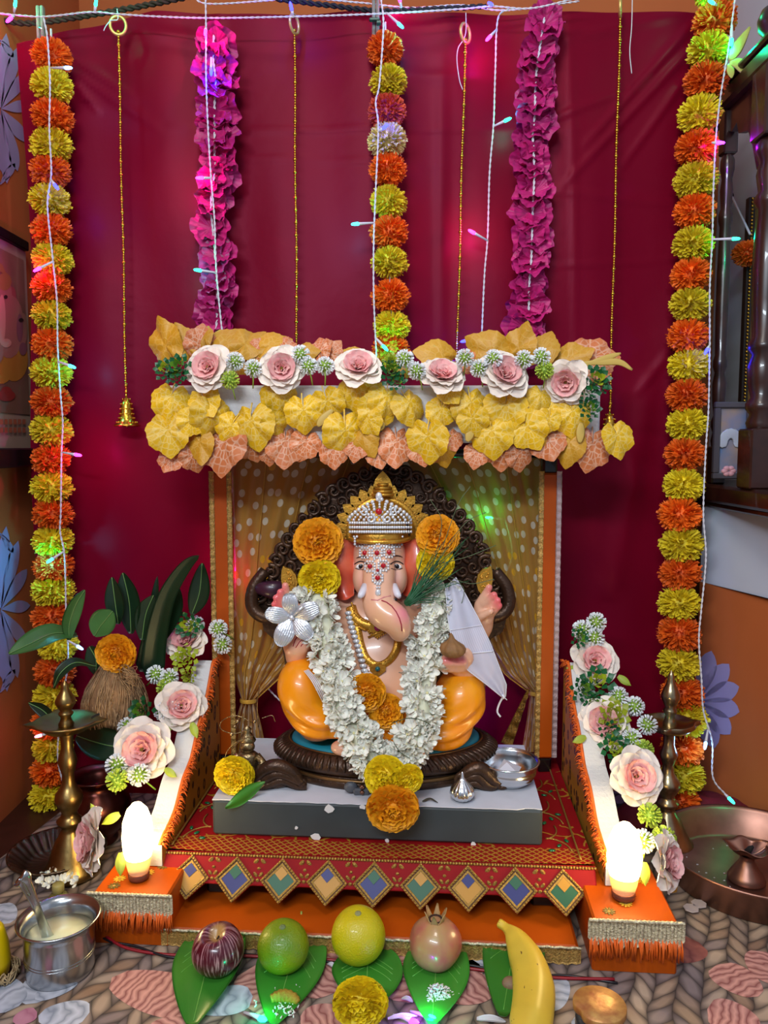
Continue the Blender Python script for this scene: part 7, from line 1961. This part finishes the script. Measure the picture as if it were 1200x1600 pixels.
def apple_mat():
    m, nt, b = newmat('apple_skin'); tc = nd(nt, 'ShaderNodeTexCoord'); sp = nd(nt, 'ShaderNodeSeparateXYZ'); nt.links.new(tc.outputs['Object'], sp.inputs[0])
    an = mth(nt, 'ARCTAN2', sp.outputs[1], sp.outputs[0]); cb = nd(nt, 'ShaderNodeCombineXYZ'); nt.links.new(mth(nt, 'MULTIPLY', an, 7.0), cb.inputs[0]); nt.links.new(mth(nt, 'MULTIPLY', sp.outputs[2], 26.0), cb.inputs[2])
    n = nd(nt, 'ShaderNodeTexNoise'); n.inputs['Scale'].default_value = 1.7; n.inputs['Detail'].default_value = 5; nt.links.new(cb.outputs[0], n.inputs['Vector'])
    f = mth(nt, 'MINIMUM', mth(nt, 'MAXIMUM', mth(nt, 'MULTIPLY_ADD', n.outputs['Fac'], 6.0, -3.0), 0.0), 1.0)
    c = mixc(nt, f, lin('#4e0a1c'), lin('#b8858a'))
    rr = mth(nt, 'ADD', mth(nt, 'MULTIPLY', sp.outputs[0], sp.outputs[0]), mth(nt, 'MULTIPLY', sp.outputs[1], sp.outputs[1]))
    g = mth(nt, 'MULTIPLY', mth(nt, 'MAXIMUM', mth(nt, 'SUBTRACT', 1.0, mth(nt, 'MULTIPLY', rr, 5500.0)), 0.0), mth(nt, 'GREATER_THAN', sp.outputs[2], .03)); nt.links.new(mixc(nt, g, c, lin('#b0884a')), b.inputs['Base Color'])
    b.inputs['Roughness'].default_value = .28; b.inputs['Coat Weight'].default_value = .3; return m
p = PZ(338, 1528, .01); c = V((p.x, 1.022, .010)); t = T('apple', 'dark red apple with pale streaks on the first betel leaf', 'apple', c)
Rr = mpx(c, 41) * .98; fr = fruit_profile(c + V((0, 0, Rr * .92)), [(r, z) for r, z in ball_prof(Rr, Rr * .94, .016, .008, .34)], 48, t, 'apple_flesh', apple_mat(), lambda a, z: .015 * cos(5 * a) + .012 * sin(2 * a), Mx.Rotation(radians(14), 4, 'X') @ Mx.Rotation(radians(-6), 4, 'Y'))
M = Mx.Translation(c + V((0, 0, Rr * .92))) @ Mx.Rotation(radians(14), 4, 'X'); mb = MB(); mb.tube([M @ V((0, 0, Rr * .45)), M @ V((.001, 0, Rr * .56)), M @ V((.003, 0, Rr * .66))], [.0014, .0012, .0015], 6); P('stem', mb, mat('stem_brown', '#3a2414', .8), t)
def citrus(label, x, yb, r, Y, m, name, stemcol, sq=1.0):
    p = PY(x, yb, Y); c = V((p.x, Y, .009)); t = T(name, label, 'orange' if 'orange' in name else 'sweet lime', c); R = mpx(c, r) * .98
    fruit_profile(c + V((0, 0, R * sq)), ball_prof(R, R * sq, .003, .002, .3), 48, t, 'peel', m, lambda a, z: .01 * cos(3 * a + 1), Mx.Rotation(radians(10), 4, 'X'))
    M = Mx.Translation(c + V((0, 0, R * sq))) @ Mx.Rotation(radians(10), 4, 'X'); mb = MB(); mb.lathe([(.0048, R * sq - .0036), (.0045, R * sq - .0015), (.002, R * sq - .0005), (0, R * sq - .0012)], 10, M); P('stem_scar', mb, mat('scar_' + name, stemcol, .7), t)
def peel(name, c1, c2): return mat(name, c1, .3, vary=.1, vscale=16, col2=c2, bump=.35, bscale=420, coat=.15)
citrus('mottled green orange on the second betel leaf', 443, 1520, 41, 1.028, peel('green_peel', '#4f7d0f', '#93980f'), 'green_orange', '#6a7a4a', .96)
citrus('smooth yellow sweet lime behind the yellow marigold', 560, 1518, 43, 1.045, peel('yellow_peel', '#c9b50e', '#b8ac10'), 'sweet_lime', '#8a8a5a', 1.03)
def pom_mat():
    return mat('pomegranate_skin', '#b09058', .3, vary=.1, vscale=22, col2='#b03a52', coat=.3, bump=.1, bscale=60)
c = V((PY(680, 1515, 1.035).x, 1.035, .009)); t = T('pomegranate', 'pinkish tan pomegranate with an open crown, rice heaped before it', 'pomegranate', c); R = mpx(c, 41)
fruit_profile(c + V((0, 0, R * .94)), ball_prof(R, R * .95, -.003, .003, .3), 48, t, 'rind', pom_mat(), lambda a, z: .02 * cos(5 * a) + .012 * sin(3 * a), Mx.Rotation(radians(6), 4, 'X'))
for i in range(6):
    a = i * 1.047 + .3; tp = c + V((0, -.002, R * 1.86)); mb = MB()
    mb.grid(lambda u, v, a=a: tp + V(((.008 + .009 * v) * cos(a) - (u - .5) * .014 * (1 - v * .85) * sin(a), (.008 + .009 * v) * sin(a) + (u - .5) * .014 * (1 - v * .85) * cos(a), -.006 + .022 * v)), 4, 5, thick=.0012); P('crown_sepal', mb, mat('sepal_tan', '#b08a58', .6, vary=.3, vscale=60), t)
mb = MB(); mb.lathe([(.009, -.006), (.0095, .004), (.007, .002), (0, .0)], 14, Mx.Translation(c + V((0, -.002, R * 1.86)))); P('crown_hollow', mb, mat('crown_brown', '#3a2014', .8), t)
# banana
bn_ = T('banana', 'ripe yellow banana with brown specks lying beside the last betel leaf', 'banana', PZ(830, 1590, .0))
pts = [(780, 1442, .052), (790, 1449, .050), (801, 1460, .047), (814, 1483, .040), (827, 1515, .033), (833, 1550, .027), (830, 1590, .0255), (822, 1625, .0255), (810, 1655, .026)]
pp = spline([PZ(*q) for q in pts], 40); rr = [lerp_tab([(0, .0065), (.12, .0062), (.20, .0095), (.30, .0165), (.42, .0235), (.6, .0275), (.8, .026), (.93, .016), (1, .007)], i / 40) for i in range(41)]
mb = MB(); mb.tube(pp, rr, 5, ref=(.2, -.2, 1)); 
mb2 = MB()
vs = []
N = 20
for i, p in enumerate(pp):
    t_ = (pp[min(i + 1, 40)] - pp[max(i - 1, 0)]).normalized(); up = V((.15, -.25, 1)); a_ = (up - t_ * up.dot(t_)).normalized(); b_ = t_.cross(a_)
    for k in range(N):
        q = 2 * pi * k / N; f = 1 + .055 * cos(5 * q) ; vs.append(p + (a_ * cos(q) + b_ * sin(q)) * rr[i] * f)
mb2.add(vs, [(i * N + k, i * N + (k + 1) % N, (i + 1) * N + (k + 1) % N, (i + 1) * N + k) for i in range(40) for k in range(N)] + [tuple(reversed(range(N))), tuple(40 * N + k for k in range(N))])
def ban_mat():
    m = mat('banana_peel', '#d9b63c', .42, vary=.08, vscale=20); nt = m.node_tree; b = nt.nodes['Principled BSDF']; src = b.inputs['Base Color'].links[0].from_socket
    tc = nd(nt, 'ShaderNodeTexCoord'); mp = nd(nt, 'ShaderNodeMapping'); mp.inputs['Scale'].default_value = (1, .35, 1); nt.links.new(tc.outputs['Object'], mp.inputs[0]); n = nd(nt, 'ShaderNodeTexNoise'); n.inputs['Scale'].default_value = 130; n.inputs['Detail'].default_value = 3; nt.links.new(mp.outputs[0], n.inputs['Vector'])
    f = mth(nt, 'GREATER_THAN', n.outputs['Fac'], .685); nt.links.new(mixc(nt, f, src, lin('#6a4418')), b.inputs['Base Color']); return m
P('peel', mb2, ban_mat(), bn_)
mb = MB(); mb.tube(pp[:7], [.0062, .0062, .006, .0058, .0056, .0056, .0058], 10); P('stalk', mb, mat('stalk_brown', '#6a5038', .7, vary=.4, vscale=90), bn_)

marigold('large yellow marigold standing before the sweet lime', 563, 1568, 43, .925, 'y', 15, 12, 0)
m_rice = mat('rice_white', '#dcdad6', .5)
def rice(label, blobs, name='rice_heap'):
    mb = MB()
    for x, y, rx, ry, n, h in blobs:
        c0 = PZ(x, y, .0085)
        for i in range(n):
            a, r = rnd.uniform(0, 6.28), sqrt(rnd.random())
            p = c0 + V((mpx(c0, rx) * r * cos(a), mpx(c0, ry) * r * sin(a) * 1.5, .001 + h * (1 - r) * rnd.random() + .001)); mb.ell(p, (.0032, .0011, .0011), 6, 4, M=Mx.Rotation(rnd.uniform(0, 3.14), 4, 'Z') @ Mx.Rotation(rnd.uniform(-.5, .5), 4, 'Y'))
    return tag(P(name, mb, m_rice), label, 'rice', kind='stuff')
rice('heap of white rice before the pomegranate', [(686, 1553, 22, 12, 170, .014), (672, 1562, 18, 6, 40, .003), (708, 1556, 14, 8, 14, .002)])
rice('loose white rice around the turmeric root', [(425, 1550, 14, 8, 26, .002), (465, 1545, 12, 6, 18, .002), (447, 1580, 20, 12, 34, .002), (395, 1572, 10, 6, 3, .001)])
rice('white rice around the areca nut beside the banana', [(772, 1540, 12, 10, 40, .004), (785, 1532, 8, 6, 16, .003), (800, 1530, 8, 5, 10, .002)])
rice('few rice grains on the orange platform', [(395, 1437, 12, 4, 4, .0), (720, 1452, 6, 3, 3, .0), (860, 1405, 8, 4, 3, 0)])
tr = T('turmeric_root', 'knobbly ochre turmeric root lying on rice before the green orange', 'root', PZ(443, 1565, .008))
cs = [PZ(423, 1561, .0145), PZ(434, 1557, .0155), PZ(447, 1556, .016), PZ(459, 1560, .015), PZ(466, 1566, .013)]
mb = MB(); mb.tube(spline(cs, 20), [.0035 + .0045 * sin(pi * (i / 20 * .86 + .1)) + .0006 * sin(i * 2.2) for i in range(21)], 12); P('root_body', mb, mat('turmeric_skin', '#9a7c20', .75, bump=.5, bscale=180, vary=.3, vscale=60), tr)
pn = PZ(797, 1548, .008); mb = MB(); mb.ell(pn + V((0, 0, .0095)), (.0115, .0105, .0095), 18, 12)
tag(P('areca_nut', mb, mat('areca_brown', '#8a6a50', .6, bump=.3, bscale=120, vary=.25, vscale=50)), 'round pinkish brown areca nut on rice beside the banana', 'nut')
for lb, x0, y0, x1, y1, w in (('white petal on the rug beside the banana and rice', 745, 1592, 790, 1597, .006), ('white petal scrap on the rug between the sweet lime and the pomegranate', 612, 1508, 626, 1516, .005), ('white petal scrap beside the leaf of the sweet lime', 628, 1560, 645, 1566, .004), ('long white petal on the rug by the yellow marigold', 606, 1592, 652, 1588, .004), ('white petal scrap near the green orange leaf', 512, 1506, 522, 1512, .004)):
    a, b = PZ(x0, y0, .005), PZ(x1, y1, .005); d = b - a; n = V((-d.y, d.x, 0)).normalized(); mb = MB(); mb.grid(lambda u, v: a + d * v + n * ((u - .5) * 2 * w * sin(pi * min(1, v * .9 + .08)) ** .6) + V((0, 0, .003 * sin(pi * v))), 5, 10, thick=.0006); tag(P('white_petal', mb, mat('fallen_petal', '#d8d6dc', .6)), lb, 'petal')
# glass jar with a coppery lid
jc = PZ(935, 1600, 0); jc = V((PY(937, 1567, .91).x, .91, 0)); jr = T('glass_jar', 'small glass jar with a worn coppery lid beside the banana', 'jar', jc); R = mpx(jc + V((0, 0, .04)), 41)
mb = MB(); mb.lathe([(0, .002), (R * .84, .002), (R * .9, .006), (R * .9, .036), (R * .86, .040), (R * .82, .040), (R * .86, .035), (R * .86, .008), (0, .006)], 40, Mx.Translation(jc)); P('glass_wall', mb, mat('jar_glass', '#b8c0c8', .05, trans=.9, ior=1.4), jr)
mb = MB(); n = 48; prof = [(R * .97, .039), (R * 1.0, .041), (R * 1.0, .0475), (R * .98, .049), (R * .3, .0495), (.0002, .0495)]
for r, z in prof:
    for i in range(n):
        a = 2 * pi * i / n; k = 1 - .13 * exp(-((a - 3.5) / .22) ** 2); mb.v.append(tuple(jc + V((r * k * cos(a), r * k * sin(a), z))))
for j in range(len(prof) - 1):
    for i in range(n): i2 = (i + 1) % n; mb.f.append((j * n + i, j * n + i2, (j + 1) * n + i2, (j + 1) * n + i)); mb.m.append(0); mb.s.append(True)
P('lid', mb, mat('worn_copper_foil', '#cf9f58', .42, .35, vary=.3, vscale=70, col2='#a8643a', bump=.2, bscale=120), jr)
# twisted wire along the platform, with two bulbs that fell on the rug
mb = MB(); mb.tube(spline([PZ(148, 1440, .01), PZ(165, 1462, .012), PZ(200, 1482, .008), PZ(265, 1492, .006), PZ(330, 1492, .006), PZ(480, 1498, .004), PZ(640, 1508, .005), PZ(720, 1512, .006), PZ(800, 1522, .006), PZ(870, 1528, .005), PZ(960, 1530, .006)], 90), .0022, 6)
w1 = T('red_wire', 'red wire lying along the foot of the orange platform', 'wire', PZ(265, 1492, 0)); P('wire_run', mb, mat('red_wire', '#8f1420', .4), w1)
mb = MB(); mb.tube(spline([PZ(140, 1448, .008), PZ(170, 1470, .010), PZ(210, 1478, .009), PZ(270, 1496, .006), PZ(335, 1488, .005), PZ(480, 1500, .004), PZ(640, 1514, .004), PZ(730, 1508, .004), PZ(810, 1526, .004), PZ(880, 1524, .004), PZ(965, 1536, .004)], 90), .0018, 6)
w2 = T('black_wire', 'black wire lying along the foot of the orange platform', 'wire', PZ(270, 1500, 0)); P('wire_run', mb, mat('black_wire', '#17131a', .4), w2)
for x, y, k, lb in ((405, 1590, 'teal', 'teal light bulb lying on the rug by the green orange leaf'), (641, 1594, 'purple', 'purple light bulb lying on the rug by the pomegranate leaf'), (668, 1588, 'teal', 'teal light bulb under the tip of the pomegranate leaf')):
    p = PZ(x, y, .007); t = T('led_bulb', lb, 'light bulb', p - V((0, 0, .007)), 'bulbs fallen on the rug')
    mb = MB(); mb.tube([p + V((-.022, .012, -.002)), p + V((-.008, .004, 0)), p], [.0017, .0026, .0032], 8); P('bulb_socket', mb, m_white_wire, t)
    mb = MB(); mb.lathe([(.0003, .010), (.0028, .007), (.0038, .001), (.0032, -.004)], 10, Mx.Translation(p + V((.003, -.002, 0))) @ V((.8, -.5, .2)).to_track_quat('Z', 'Y').to_matrix().to_4x4()); P('bulb_lens', mb, LE[k], t)['label'] = 'glowing ' + k + ' tip'; glow(p + V((.004, -.004, .012)), k, t)
